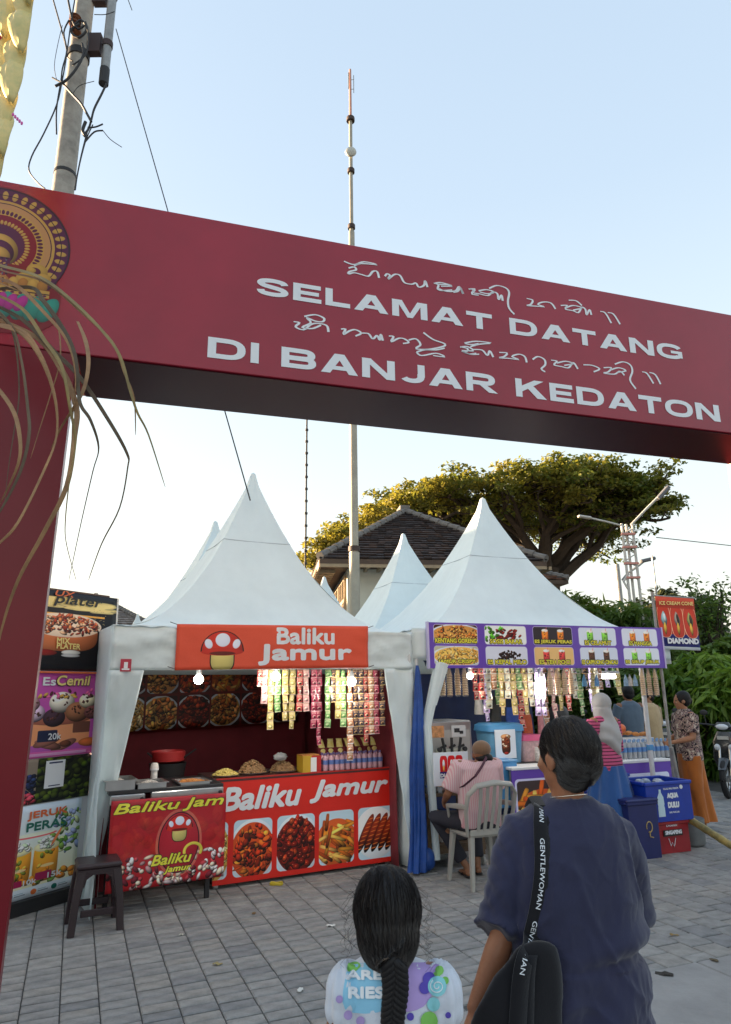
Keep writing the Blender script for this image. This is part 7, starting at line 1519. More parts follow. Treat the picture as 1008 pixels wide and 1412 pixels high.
def patches(name, cols, scale, rough=.8, base=None):
    m = mat(name, cols[0], rough, spec=.25); t = m.node_tree; b = t.nodes['Principled BSDF']; tc = t.nodes.new('ShaderNodeTexCoord'); n = t.nodes.new('ShaderNodeTexNoise'); n.inputs['Scale'].default_value = scale; n.inputs['Detail'].default_value = 1.5; n.inputs['Distortion'].default_value = 1.2
    r = t.nodes.new('ShaderNodeValToRGB'); r.color_ramp.interpolation = 'CONSTANT'; e = r.color_ramp.elements; k = len(cols); e[0].position = 0; e[0].color = (*cols[0], 1); e[1].position = .34+.32/k; e[1].color = (*cols[1], 1)
    for i in range(2, k): q = e.new(.34+.32*i/k); q.color = (*cols[i], 1)
    L = t.links.new; L(tc.outputs['Object'], n.inputs['Vector']); L(n.outputs[0], r.inputs[0]); L(r.outputs[0], b.inputs['Base Color']); return m
def scalp(b, c, f, S=1.0, k=1.06, down=.02):
    f = Vector(f).normalized(); up = V3(0, 0, 1); s = f.cross(up); R_ = Matrix((s, f, up)).transposed(); c = Vector(c)
    b.ell(c+R_ @ (V3(0, -.018, .03)*S), (.08*k*S, .093*k*S, .09*k*S), R_, 18, 14); b.ell(c+R_ @ (V3(0, -.045, -.015)*S), (.073*k*S, .06*k*S, .07*S), R_, 16, 12)
m_str = mat('hair_fibre', (.016, .012, .011), .35, spec=.6)
def strands(name, src, t, comb, n, L, r, seed=1, off=.0012, steps=7, m=None, lift=0.):
    """fine single hairs combed over the surface of a hair mass"""
    me = src.data; bv = BVHTree.FromPolygons([v.co.copy() for v in me.vertices], [list(p.vertices) for p in me.polygons]); R9 = random.Random(seed); b = MB(); nv = len(me.vertices)
    for i in range(n):
        v = me.vertices[R9.randrange(nv)]; p = v.co.copy(); nr = v.normal.copy(); P = [p+nr*off*R9.uniform(-.5, 1)]; l = L*R9.uniform(.5, 1.3)/steps; o = off*R9.uniform(.2, 1.6); wob = R9.uniform(-.25, .25)
        for k in range(steps):
            d = comb(p); d = d-nr*d.dot(nr)
            if d.length < 1e-4: break
            d.normalize(); d = (d+nr.cross(d)*wob*.5).normalized(); h = bv.find_nearest(p+d*l)
            if h[0] is None: break
            p, nr = h[0], h[1]; P.append(p+nr*(o+lift*(k/steps)**2*abs(wob)*4))
        if len(P) > 3: b.tube(P, [r*(1-.6*j/len(P)) for j in range(len(P))], 3, caps=False)
    return stuff(b.build(name, m or m_str, t))
def sandals(t, J, m, S=1.0):
    for q in 'LR':
        an = J['an'+q]; td = J.get('toe'+q, V3(0, 1, 0)); sd = td.cross(V3(0, 0, 1)); b = MB()
        b.loft([(an-td*.07*S+V3(0, 0, -.075*S+.008), sd*.03*S, td*.004), (an-td*.05*S+V3(0, 0, -.068*S), sd*.035*S, V3(0, 0, .01)), (an+td*.06*S+V3(0, 0, -.068*S), sd*.04*S, V3(0, 0, .01)), (an+td*.17*S+V3(0, 0, -.068*S), sd*.044*S, V3(0, 0, .009)), (an+td*.195*S+V3(0, 0, -.068*S), sd*.02*S, V3(0, 0, .006))], 14); b.tube([an+td*.05*S+sd*.042*S+V3(0, 0, -.06*S), an+td*.1*S+V3(0, 0, -.028*S), an+td*.05*S-sd*.042*S+V3(0, 0, -.06*S)], .008*S, 6); b.build('sandal', m, t, smooth=True)
# ---------------------------------------------------------------- woman in navy T-shirt, foreground
DW = 2.15
def wloc(px, py, D=DW): return dep(px, py, D)
wo0 = wloc(790, 1200); WB = V3(wo0.x, DW, 0)
wm = thing('person', 'short haired woman in navy T-shirt with black shoulder bag, seen from behind, nearest the camera', 'person', WB)
def wl(px, py, D=DW): return dep(px, py, D)-WB
hc = wl(781, 1044, DW-.01); yaw = rad(32); fdir = V3(-math.sin(yaw), math.cos(yaw), 0)
J = dict(pel=V3(.005, 0, .83), chest=wl(786, 1190), neck=wl(783, 1112), head=hc+V3(0, 0, 0), shL=wl(733, 1160), shR=wl(832, 1162), elL=wl(694, 1290, DW-.02), elR=wl(868, 1285, DW+.15), wrL=wl(654, 1396, DW-.03), wrR=wl(812, 1320, DW+.34),
         hipL=V3(-.09, 0, .80), hipR=V3(.08, 0, .80), knL=V3(-.09, .02, .43), knR=V3(.07, .04, .43), anL=V3(-.10, -.05, .07), anR=V3(.08, .08, .07))
body(wm, J, None, mat('skin_warm', (.34, .14, .07), .48, sss=.1, var=.15, vs=8, bump=.15, bs=90), .96, hf=fdir, girth=1.05, voxel=.0075, curl=.7)
b = MB(); hs = [(1097, 757, 812, .062), (1104, 745, 822, .07), (1114, 730, 837, .085), (1128, 712, 852, .1), (1150, 704, 861, .115), (1185, 702, 868, .128), (1230, 700, 877, .14), (1270, 700, 884, .147), (1296, 702, 886, .15), (1312, 706, 879, .147), (1350, 700, 890, .15), (1412, 692, 903, .155)]
secs = []
for (py, xl, xr, dd) in hs:
    A_, B_ = wl(xl, py), wl(xr, py); secs.append(((A_+B_)/2, (B_-A_)/2, V3(0, dd, 0)))
c_ = secs[-1]; secs.append((c_[0]+V3(0, 0, -.12), c_[1]*1.02, c_[2]*1.02)); b.loft(secs, 40, p=2.3)
b.tube([wl(745, 1146), wl(722, 1152), wl(710, 1185), wl(702, 1225), wl(695, 1262), wl(689, 1287, DW-.02)], [.07, .07, .066, .066, .068, .074], 20)
b.tube([wl(825, 1148), wl(842, 1156, DW+.01), wl(856, 1190, DW+.05), wl(864, 1245, DW+.12), wl(862, 1280, DW+.2)], [.075, .075, .068, .064, .066], 18)
def navy_folds(p):
    q = p; d = .0045*nz(q.x*9, q.y*7, q.z*2.2)+.003*nz(q.x*22, q.y*12, q.z*5)
    # gathered crease where the shirt folds over above the hip, seen as a shadowed overhang
    w = wl(800, 1300).z; k = q.z-w-(.05*(q.x-.1)+.012*math.sin(q.x*14)); side = min(1, max(0, (q.x+.05)/.12)); d += side*(.011*math.exp(-((k-.026)/.028)**2)-.010*math.exp(-((k+.014)/.018)**2))
    # vertical drapes from the shoulder blades and diagonal pulls on the sleeve
    d += .005*math.sin(q.x*46+3*math.sin(q.z*4))*max(0, min(1, (wl(0, 1180).z-q.z)/.3))*(.5+.5*nz(q.x*5, 0, q.z*2))
    if q.x < -.13: d += .0016*math.sin((q.z*1.3+q.x*2.2)*60+2*nz(q.x*20, q.y*9, q.z*9))*min(1, max(0, (-.13-q.x)/.05))
    rg = 1-min(1, abs(nz(q.x*6+q.z*3.4, q.y*3, q.z*2.6-q.x*2))*5); d += .006*rg*rg
    if q.z < w-.03: d += .006*nz(q.x*12+q.z*9, q.y*6, q.z*7)+.005*math.sin((q.x*.8-q.z*.7)*34+1.5*nz(q.x*6, 0, q.z*6))
    return d
m_navy = fabric('navy_jersey', (.030, .032, .072), .3)
shirt = skinned(b, 'tshirt', m_navy, wm, .006, 3, lambda p: 1.3*navy_folds(p)+.0028*max(0, 1-abs(nz(p.x*17+p.z*7, p.y*9, p.z*8-p.x*6))*6)-.0016*max(0, 1-abs(nz(p.x*26-p.z*11, p.y*12, p.z*13+4))*6))
b = MB(); n_ = wl(783, 1101); b.tube([n_+V3(.064*math.cos(q), .058*math.sin(q)-.0, -.012+.012*math.sin(q)*-1+.006*math.cos(q)) for q in np.linspace(0, 6.283, 33)], .0055, 8, caps=False); b.build('collar', m_navy, wm, smooth=True)
b = MB(); b.tube([n_+V3(.056*math.cos(q), .054*math.sin(q), .006+.010*math.sin(q)*-1+.004*math.cos(q)) for q in np.linspace(0, 6.283, 49)], .0013, 6, caps=False); b.build('necklace', mat('silver', (.7, .65, .6), .25, metal=.9), wm, smooth=True)
b = MB(); scalp(b, hc, fdir, .94, 1.06)
b.ell(hc+wl(800, 1050)-wl(782, 1043)+V3(-.004, -.060, .004), (.052, .034, .052), seg=18, rings=12)
b.ell(hc+V3(.008, -.035, -.05), (.048, .045, .042), seg=16, rings=10)
skinned(b, 'hair', m_hair, wm, .006, 3, lambda p: .0015*nz(p.x*60, p.y*60, p.z*20))
wh = [o for o in wm.children if o.name.startswith('hair')][0]; bunc = hc+V3(.035, -.09, -.015)
strands('hair_strands', wh, wm, lambda p: (bunc-p).normalized()*.8+V3(.1, 0, -.75), 3600, .06, .00042, 5, off=.0016, lift=.006)
strands('grey_hairs', wh, wm, lambda p: bunc-p, 110, .05, .0004, 6, m=mat('hair_grey', (.16, .15, .15), .4))
b = MB(); b.loft([(V3(0, 0, .84), V3(.16, 0, 0), V3(0, .13, 0)), (V3(0, 0, .75), V3(.165, 0, 0), V3(0, .12, 0)), (V3(0, 0, .7), V3(.16, 0, 0), V3(0, .11, 0))], 24, p=2.4)
for q in 'LR': b.tube([J['hip'+q]+V3(0, 0, -.02), J['kn'+q], J['an'+q]+V3(0, 0, .04)], [.11, .085, .075], 18)
skinned(b, 'trousers', mat('trousers_black', (.015, .015, .02), .8), wm, .011, 3, cloth_noise(.005, 8, 2))
sandals(wm, J, m_blk, .96)
# bag, strap with white lettering
bvh = BVHTree.FromObject(shirt, bpy.context.evaluated_depsgraph_get()) if False else BVHTree.FromPolygons([v.co.copy() for v in shirt.data.vertices], [list(p.vertices) for p in shirt.data.polygons])
def onto(p, off=.004, bv=None, eye=None):
    e = eye if eye is not None else V3(0, 0, CH)-WB; d = (p-e).normalized(); h = (bv or bvh).ray_cast(e, d); return (h[0]-d*off) if h[0] is not None else None
bag = thing('shoulder_bag', 'black fabric tote bag hanging at the back of the woman in the navy T-shirt', 'bag', WB)
b = MB(); m_bag = fabric('bag_black', (.008, .008, .011), .2)
pl_ = [(712, 1304), (738, 1297), (766, 1300), (772, 1318), (774, 1350), (776, 1400), (780, 1490), (740, 1505), (672, 1495), (648, 1440), (652, 1396), (672, 1362), (696, 1324)]
def bagpt(px, py, D): return wl(px, py, D)
PB = smooth_poly(pl_+[pl_[0]], 3)[:-1]; n = len(PB); cx_ = sum(p[0] for p in PB)/n; cy_ = sum(p[1] for p in PB)/n
vs = []; rings_ = ((1.0, 0), (.975, .016), (.86, .026), (.5, .034), (0.02, .036))
def surf(px, py):
    p = onto(wl(px, py), 0); return p.y if p is not None else -.16
ydef = -.15
for sgn in (0, 1):
    for k, (sc, dpt) in enumerate(rings_):
        for (x, y) in PB:
            X, Y = cx_+(x-cx_)*sc, cy_+(y-cy_)*sc; D = DW+ydef-.006-(dpt if sgn == 0 else -.0); vs.append(wl(X, Y, D))
fs = []
for k in range(4): fs += [(k*n+i, k*n+(i+1) % n, (k+1)*n+(i+1) % n, (k+1)*n+i) for i in range(n)]
fs += [(5*n+k*n+(i+1) % n, 5*n+k*n+i, 5*n+(k+1)*n+i, 5*n+(k+1)*n+(i+1) % n) for k in range(4) for i in range(n)]; fs.append([4*n+i for i in range(n)]); fs.append([9*n+i for i in range(n)][::-1])
fs += [(i, 5*n+i, 5*n+(i+1) % n, (i+1) % n) for i in range(n)]; b.add(vs, fs)
skinned(b, 'bag_body', m_bag, bag, .007, 5, lambda p: .006*nz(p.x*14+p.z*5, p.y*5, p.z*6)+.004*math.sin((p.x*.9+p.z*.6)*44))
SP = smooth_poly([(746, 1112), (747, 1150), (748, 1200), (742, 1250), (733, 1290), (720, 1340), (714, 1412), (712, 1450)], 6)
def strap(off, wid):
    P = []
    for x, y in SP:
        q = onto(wl(x, y), .006) if y < 1330 else None
        if q is None or y > 1294:
            q2 = wl(x, y, DW+ydef-.050); k = min(1, max(0, (y-1292)/30)); q = q2 if q is None else q.lerp(q2, k)
        P.append(q)
    return P
SPP = strap(0, 0)
def strap_mesh(w):
    vs = []; n = len(SPP)
    for i, p in enumerate(SPP):
        d = (SPP[min(i+1, n-1)]-SPP[max(i-1, 0)]).normalized(); s_ = d.cross(V3(0, 1, 0)).normalized()*w; vs += [p-s_+V3(0, .001, 0), p+s_+V3(0, .001, 0)]
    return vs, [(2*i, 2*i+1, 2*i+3, 2*i+2) for i in range(n-1)]
vs, fs = strap_mesh(.0215); b = MB(); b.add(vs, fs); b.tube([SPP[0]+V3(.0, 0, 0), SPP[0]+V3(.0, .06, .016), SPP[0]+V3(0, .13, -.02)], (.02), 8, flat=.15, up=(1, 0, 0)); b.build('strap', m_bag, bag, smooth=True, sol=.003)
b = MB(); P2 = [p+V3(.024+.006*math.sin(i*.2), .002, 0) for i, p in enumerate(SPP)]; vs = []  # black strip standing in for shadow in the shirt folds
for p in P2: vs += [p-V3(.012, 0, 0), p+V3(.012, .002, 0)]
b.add(vs, [(2*i, 2*i+1, 2*i+3, 2*i+2) for i in range(len(P2)-1)]); b.build('second_strap', m_bag, bag, smooth=True, sol=.003)
cum = [0]
for i in range(1, len(SPP)): cum.append(cum[-1]+(SPP[i]-SPP[i-1]).length)
def on_strap(p):   # p.x along the strap, p.z across
    s_ = min(max(p.x, 0), cum[-1]-1e-4); i = max(j for j in range(len(cum)-1) if cum[j] <= s_); t_ = (s_-cum[i])/(cum[i+1]-cum[i]); q = SPP[i].lerp(SPP[i+1], t_); d = (SPP[i+1]-SPP[i]).normalized(); s2 = d.cross(V3(0, 1, 0)).normalized()
    return q-s2*(-p.z)+V3(0, -.0035, 0)
Lt = .175
for k in range(5):
    s0 = .015+k*(Lt+.03)-.12
    a_ = max(0, -s0); word = 'GENTLEWOMAN' if k else 'MAN'; w__ = Lt if k else .045; st_ = s0 if k else .012
    if st_+w__ > cum[-1]: break
    put_text('lettering', word, m_ink_w, bag, (st_, 0, -.0065), (1, 0, 0), (0, 0, 1), w__, .013, bold=.02, gap=1.02, fn=on_strap, dn=0.00005)
# ---------------------------------------------------------------- child with a long braid
DC = 1.86; CB = V3(dep(540, 1300, DC).x, DC, 0)
ch = thing('person', 'small girl with long black braid and pastel print blouse, seen from behind', 'person', CB)
def cl(px, py, D=DC): return dep(px, py, D)-CB
cs_ = .78; chd = cl(534, 1258)
J = dict(pel=V3(0, 0, .55), chest=cl(541, 1385), neck=cl(535, 1318), head=chd, shL=cl(487, 1352), shR=cl(597, 1350), elL=cl(462, 1425), elR=cl(622, 1435, DC+.03), wrL=cl(452, 1500, DC+.06), wrR=cl(636, 1440, DC+.1),
         hipL=V3(-.06, 0, .53), hipR=V3(.06, 0, .53), knL=V3(-.065, .01, .3), knR=V3(.065, .02, .3), anL=V3(-.07, -.04, .055), anR=V3(.07, .06, .055))
J['wrR'] = V3(.17, .10, .62)
body(ch, J, None, m_skin, .72, hf=V3(.05, 1, -.05), girth=.95, voxel=.006, curl=.7)
b = MB(); hs = [(1318, 508, 562, .05), (1326, 490, 582, .062), (1338, 480, 598, .072), (1360, 478, 604, .08), (1400, 482, 604, .085), (1470, 478, 612, .095)]; secs = []
for (py, xl, xr, dd) in hs: A_, B_ = cl(xl, py), cl(xr, py); secs.append(((A_+B_)/2, (B_-A_)/2, V3(0, dd, 0)))
c_ = secs[-1]; secs.append((c_[0]+V3(0, 0, -.1), c_[1]*1.1, c_[2]*1.15)); secs.append((V3(0, 0, .5), V3(.17, 0, 0), V3(0, .13, 0))); b.loft(secs, 32, p=2.3)
for c0, r in (((480, 1366), 1), ((606, 1366), 1)):
    b.ell(cl(*c0), (.053, .06, .062), seg=16, rings=12); b.ell(cl(c0[0]+(-2 if c0[0] < 500 else 2), c0[1]+22), (.05, .055, .045), seg=16, rings=12)
m_bl2 = patches('pastel_print', [(.42, .22, .62), (.62, .66, .74), (.66, .7, .76), (.2, .5, .72), (.68, .7, .76), (.6, .65, .75), (.18, .42, .12)], 9)
def puff(p): return .004*nz(p.x*16, p.y*12, p.z*9)+.004*math.sin(math.atan2(p.y, abs(p.x)-.12)*9)*(1 if abs(p.x) > .09 else 0)+.003*nz(p.x*40, p.y*20, p.z*14)
bl = skinned(b, 'blouse', fabric('blouse_white', (.62, .66, .74), .1), ch, .006, 3, puff)
bv2 = BVHTree.FromPolygons([v.co.copy() for v in bl.data.vertices], [list(p.vertices) for p in bl.data.polygons]); eyeC = V3(0, 0, CH)-CB
def cproj(off): 
    def f_(p):
        d = (p-eyeC).normalized(); h = bv2.ray_cast(eyeC, d); return h[0]-d*off if h[0] is not None else p
    return f_
def patch(name, pts, m, off=.0015, k=10):
    """flat printed patch laid on the cloth"""
    P = smooth_poly(pts+[pts[0]], 4)[:-1] if len(pts) > 4 else pts; n = len(P); cx = sum(p[0] for p in P)/n; cy = sum(p[1] for p in P)/n; vs = []; g = cproj(off)
    for r in range(k, 0, -1): vs += [g(cl(cx+(x-cx)*r/k, cy+(y-cy)*r/k, DC-.1)) for x, y in P]
    vs.append(g(cl(cx, cy, DC-.1))); fs = [(r*n+i, r*n+(i+1) % n, (r+1)*n+(i+1) % n, (r+1)*n+i) for r in range(k-1) for i in range(n)]+[((k-1)*n+i, (k-1)*n+(i+1) % n, k*n) for i in range(n)]
    b = MB(); b.add(vs, fs); return b.build(name, m, bl, smooth=True)
mc_ = lambda nme, c: mat('cprint_'+nme, c, .8)
patch('printed_patch', [(488, 1330), (520, 1327), (530, 1350), (532, 1392), (476, 1392), (478, 1340)], mc_('blue', (.25, .55, .75)), .0012)
patch('printed_patch', [(545, 1328), (600, 1328), (606, 1345), (584, 1388), (545, 1390)], mc_('lilac', (.42, .3, .62)), .0012)
patch('printed_patch', [(480, 1328), (492, 1326), (497, 1332), (488, 1340), (479, 1338)], mc_('green', (.2, .5, .1)), .0026)
for x, y, r, c in ((592, 1350, 9, 'navy'), (586, 1362, 8, 'navy'), (603, 1360, 13, 'cyan'), (598, 1385, 9, 'cyan'), (592, 1408, 12, 'green'), (566, 1402, 5, 'navy'), (480, 1400, 6, 'lilac2'), (468, 1378, 5, 'lilac2'), (606, 1338, 6, 'green'), (614, 1352, 5, 'green'), (602, 1345, 5, 'green'), (618, 1400, 4, 'navy'), (497, 1408, 6, 'lilac2')):
    patch('printed_dot', [(x+r*math.cos(q), y+r*1.1*math.sin(q)) for q in np.linspace(0, 5.5, 9)], mc_(c, dict(navy=(.09, .06, .4), cyan=(.25, .6, .65), green=(.2, .5, .1), lilac2=(.4, .3, .6))[c]), .003+r*.0001, 4)
b = MB(); g = cproj(.0055); b.tube([g(cl(603+(2+q*1.3)*math.cos(q*1.6), 1360+(2+q*1.3)*math.sin(q*1.6), DC-.1)) for q in np.linspace(0, 6.5, 30)], .0012, 5); b.build('spiral_print', m_ink_w, bl)
for x in range(26):
    X, Y = rs.uniform(560, 628), rs.uniform(1375, 1412)
def ctext(s, x0, y0, x1, y1):
    A_, B_, C_ = cl(x0, y0, DC-.1), cl(x1, y0, DC-.1), cl(x0, y1, DC-.1); put_text('lettering', s, m_ink_w, bl, A_, (B_-A_).normalized(), (C_-A_).normalized(), (B_-A_).length, (C_-A_).length, bold=.1, fn=cproj(.004))
ctext('ARE', 477, 1351, 528, 1337); ctext('RIES', 480, 1377, 530, 1360)
b = MB(); b.ell(chd+V3(0, -.004, .008), (.083, .088, .098), seg=24, rings=16); b.ell(chd+V3(.0, -.035, -.035), (.074, .062, .085), seg=20, rings=14); b.tube([chd+V3(.0, -.06, -.06), cl(541, 1316, DC-.06), cl(543, 1335, DC-.075)], [.062, .043, .030], 16)
skinned(b, 'hair', m_hair, ch, .005, 3, lambda p: .0012*math.sin(math.atan2(p.y, p.x)*60)+.0025*nz(p.x*40, p.y*40, p.z*12))
gh = [o for o in ch.children if o.name.startswith('hair')][0]; nape = chd+V3(.01, -.1, -.11)
strands('hair_strands', gh, ch, lambda p: (nape-p).normalized()+V3(0, 0, -.35), 3600, .07, .00034, 7, off=.0014, lift=.004)
def braid_pt(i): return cl(543+2*math.sin(i*.5), 1326+i*8.2, DC-.085-.0*i)
b = MB(); NB = 26
for i in range(NB):
    p = braid_pt(i); r = .0275-.0005*i
    for s_ in (-1, 1):
        sft = .5*(1 if s_ > 0 else 0); c0 = p+V3(s_*r*.42, -.004, -.5*sft*.018); R_ = Matrix.Rotation(-s_*.8, 3, 'Y'); b.ell(c0, (r*.48, r*.66, r*.98), R_, 14, 8)
        for q in range(5): aa = .5*(q-2); c1 = c0+R_ @ V3(r*.5*math.sin(aa), -r*.67*math.cos(aa), 0); dz = R_ @ V3(0, 0, r*.62); b.tube([c1-dz*.9+V3(0, .006, 0), c1, c1+dz*.9+V3(0, .006, 0)], .0011, 4)
e_ = braid_pt(NB); b.tube([e_, e_+V3(0, 0, -.04)], [.014, .004], 8)
b.build('braid', m_hair, ch, smooth=True, ang=0)
b = MB(); r6 = random.Random(4)
for i in range(44):
    sd = -1 if i % 2 else 1; a0 = r6.uniform(-.07, .055); p = chd+V3(sd*.084, -.02+r6.uniform(-.04, .03), a0); L = r6.uniform(.02, .06); out = r6.uniform(.006, .028); P = [p-V3(sd*.012, 0, -.01)]
    for k in range(1, 7): P.append(p+V3(sd*(out*math.sin(k/6*2.6)+.006*math.sin(k*(1+.5*math.sin(i*7))+i*2.4)), .01*math.sin(k*.8+i*3), -L*k/6))
    b.tube(P, .00032, 3)
for i in range(40):
    q = r6.uniform(-1.2, 1.2); p = chd+V3(.083*math.sin(q), -.01, .1*math.cos(q)+.004); b.tube([p-V3(0, 0, .01), p+V3(r6.uniform(-.01, .01), 0, .004), p+V3(.02*math.sin(q)+r6.uniform(-.015, .015), 0, .009)], .0004, 3)
stuff(b.build('loose_strands', mat('strand', (.03, .02, .015), .5), ch))
b = MB(); b.loft([(V3(0, 0, .56), V3(.14, 0, 0), V3(0, .11, 0)), (V3(0, 0, .4), V3(.2, 0, 0), V3(0, .16, 0)), (V3(0, 0, .27), V3(.23, 0, 0), V3(0, .19, 0))], 30); b.build('skirt', fabric('skirt_blue', (.12, .15, .35)), ch, smooth=True)
sandals(ch, J, mat('sandal_pink', (.5, .1, .2), .5), .72)
# ---------------------------------------------------------------- seated man on the white plastic chair
chx, chy = .34, -.54
pc2 = S2.w(chx, chy); face = rad(S2.az)
pch = thing('plastic_chair', 'white plastic stacking chair with slatted back, turned away from the camera', 'chair', pc2, face)
m_chair = mat('chair_white', (.33, .33, .30), .45, var=.25, vs=9, var2=(.36, .34, .3))
for x, y, tx, ty in ((-.21, -.21, -.17, -.15), (.21, -.21, .17, -.15), (-.22, .2, -.18, .16), (.22, .2, .18, .16)):
    b = MB(); b.loft([((x, y, 0), (.015, 0, 0), (0, .02, 0)), ((tx, ty, .42), (.024, 0, 0), (0, .03, 0))], 10, p=4); b.build('leg', m_chair, pch, smooth=True)
b = MB(); b.loft([((0, .02, .405), (.21, 0, 0), (0, .2, 0)), ((0, .02, .42), (.22, 0, 0), (0, .21, 0)), ((0, .02, .43), (.2, 0, 0), (0, .19, 0))], 24, p=5); b.build('seat', m_chair, pch, smooth=True)
def bkp(a, z): return V3(.235*math.sin(a)*(1+.04*(z-.42)), -.17-.05*math.cos(a)*0-.13*(z-.42)/.4-.045*math.cos(a)+.045, z)
b = MB(); b.tube([V3(-.205, -.15, .42), V3(-.24, -.2, .62), V3(-.235, -.245, .76), V3(-.17, -.285, .835), V3(0, -.315, .86), V3(.17, -.285, .835), V3(.235, -.245, .76), V3(.24, -.2, .62), V3(.205, -.15, .42)], [.022, .024, .028, .032, .034, .032, .028, .024, .022], 10, flat=.55, up=(0, 1, 0)); b.build('backrest', m_chair, pch, smooth=True)
for i in range(5):
    x = -.13+i*.065; b = MB(); b.loft([((x*.95, -.19, .44), (.017, 0, 0), (0, .006, 0)), ((x, -.262, .65), (.018, 0, 0), (0, .006, 0)), ((x, -.308+abs(x)*.12, .85), (.018, 0, 0), (0, .006, 0))], 8, p=4); b.build('back_slat', m_chair, pch, smooth=True)
b = MB(); b.box((0, -.19, .445), (.4, .02, .05), bev=.006); b.build('back_rail', m_chair, pch)
for s_ in (-1, 1): b = MB(); b.tube([V3(s_*.24, -.22, .66), V3(s_*.25, -.05, .65), V3(s_*.245, .13, .63), V3(s_*.2, .17, .43)], [.02, .024, .022, .018], 8, flat=.6); b.build('armrest', m_chair, pch, smooth=True)
sm = thing('person', 'seated man in pink striped shirt and brown cap on the white plastic chair', 'person', pc2, face)
hp = S2.pt(664, 1040, chy+.02); hl = V3(hp[0]-chx, .03, hp[2]); kz = .42
J = dict(pel=V3(-.01, -.04, .53), chest=V3(0, -.02, .9), neck=V3(.0, .0, hl.z-.13), head=hl, shL=V3(-.175, -.01, .98), shR=V3(.175, -.01, .98), elL=V3(-.27, .06, .74), elR=V3(.25, .08, .72), wrL=V3(-.2, .28, .64), wrR=V3(.22, .3, .68),
         hipL=V3(-.1, .0, .50), hipR=V3(.1, .0, .50), knL=V3(-.24, .38, .5), knR=V3(.16, .4, .5), anL=V3(-.02, .22, .075), anR=V3(.12, .28, .075), toeL=V3(.15, 1, 0).normalized(), toeR=V3(.3, 1, 0).normalized())
J['head'] = hl; body(sm, J, None, m_skin, .95, hf=V3(.55, 1, -.15), voxel=.01)
b = MB(); b.loft([(V3(0, -.03, .46), V3(.19, 0, 0), V3(0, .13, 0)), (V3(0, -.03, .6), V3(.2, 0, 0), V3(0, .135, 0)), (V3(0, -.02, .8), V3(.2, 0, 0), V3(0, .13, 0)), (V3(0, -.01, .96), V3(.2, 0, 0), V3(0, .115, 0)), (V3(0, 0, 1.02), V3(.15, 0, 0), V3(0, .085, 0)), (V3(0, 0, hl.z-.13), V3(.065, 0, 0), V3(0, .062, 0))], 28, p=2.3)
for q in 'LR': b.tube([J['sh'+q].lerp(J['chest'], .3), J['sh'+q], J['sh'+q].lerp(J['el'+q], .85)], [.08, .084, .078], 16)
skinned(b, 'shirt', stripes('pink_stripes', (.62, .33, .36), (.66, .5, .5), 62, 'x', .5), sm, .0095, 4, cloth_noise(.006, 9, 5))
b = MB(); b.tube([V3(-.1, -.15, .9), V3(-.02, -.14, .98), V3(.06, -.085, 1.045), V3(.1, .0, 1.06)], .012, 8, flat=.3, up=(1, 0, 0)); b.tube([V3(-.1, -.15, .9), V3(-.19, -.1, .82), V3(-.2, 0, .78)], .012, 8, flat=.3, up=(1, 0, 0)); b.build('bag_strap', mat('strap_maroon', (.08, .02, .04), .6), sm, smooth=True)
b = MB(); b.loft([(V3(0, -.04, .44), V3(.19, 0, 0), V3(0, .14, 0)), (V3(0, -.02, .56), V3(.18, 0, 0), V3(0, .13, 0))], 20)
for q in 'LR': b.tube([J['hip'+q], J['kn'+q], J['kn'+q].lerp(J['an'+q], .85)], [.1, .08, .062], 14)
skinned(b, 'trousers', mat('trousers_dark', (.02, .02, .03), .85), sm, .012, 3, cloth_noise(.005, 8, 3))
b = MB(); fz = V3(.55, 1, -.1).normalized(); s_ = fz.cross(V3(0, 0, 1)).normalized(); R_ = Matrix((s_, fz, s_.cross(fz))).transposed()
b.ell(hl+V3(0, -.012, .045), (.088, .102, .078), R_, 20, 14); skinned(b, 'cap', fabric('cap_tan', (.20, .115, .065), .15), sm, .007, 2)
b = MB(); b.loft([(hl+fz*.07+V3(0, 0, .035), s_*.07, V3(0, 0, .006)), (hl+fz*.12+V3(0, 0, .03), s_*.065, V3(0, 0, .005)), (hl+fz*.16+V3(0, 0, .018), s_*.03, V3(0, 0, .004))], 14); b.build('peak', fabric('cap_tan', (.20, .115, .065), .15), sm, smooth=True)
b = MB(); b.ell(hl+V3(.01, -.034, -.032), (.082, .075, .052), R_, 16, 10); b.build('hair', m_hair, sm, smooth=True)
sandals(sm, J, m_blk, .95); eyes(sm, hl, fz, V3(0, 0, 1), .95)
# ---------------------------------------------------------------- woman in grey headscarf and striped top
qh = S2.pt(830, 972, -.12)
hw = thing('person', 'woman in pale grey headscarf, pink and black striped top and long blue skirt', 'person', S2.w(qh[0], -.12), rad(S2.az+12))
S_ = (qh[2]-.0)/1.54; J = stand(S_); J['elL'] = V3(-.25, .03, 1.08)*S_; J['wrL'] = V3(-.2, .28, 1.0)*S_; J['elR'] = V3(.24, .02, 1.06)*S_; J['wrR'] = V3(.18, .25, 1.02)*S_
body(hw, J, None, m_skin2, S_, hf=V3(-.1, 1, -.1), voxel=.01)
b = MB(); b.loft([(V3(0, 0, .84)*S_, V3(.17, 0, 0), V3(0, .13, 0)), (V3(0, 0, .95)*S_, V3(.175, 0, 0), V3(0, .13, 0)), (V3(0, 0, 1.08)*S_, V3(.15, 0, 0), V3(0, .11, 0)), (V3(0, .01, 1.28)*S_, V3(.18, 0, 0), V3(0, .12, 0)), (V3(0, 0, 1.38)*S_, V3(.15, 0, 0), V3(0, .09, 0)), (V3(0, 0, 1.44)*S_, V3(.07, 0, 0), V3(0, .06, 0))], 26, p=2.2)
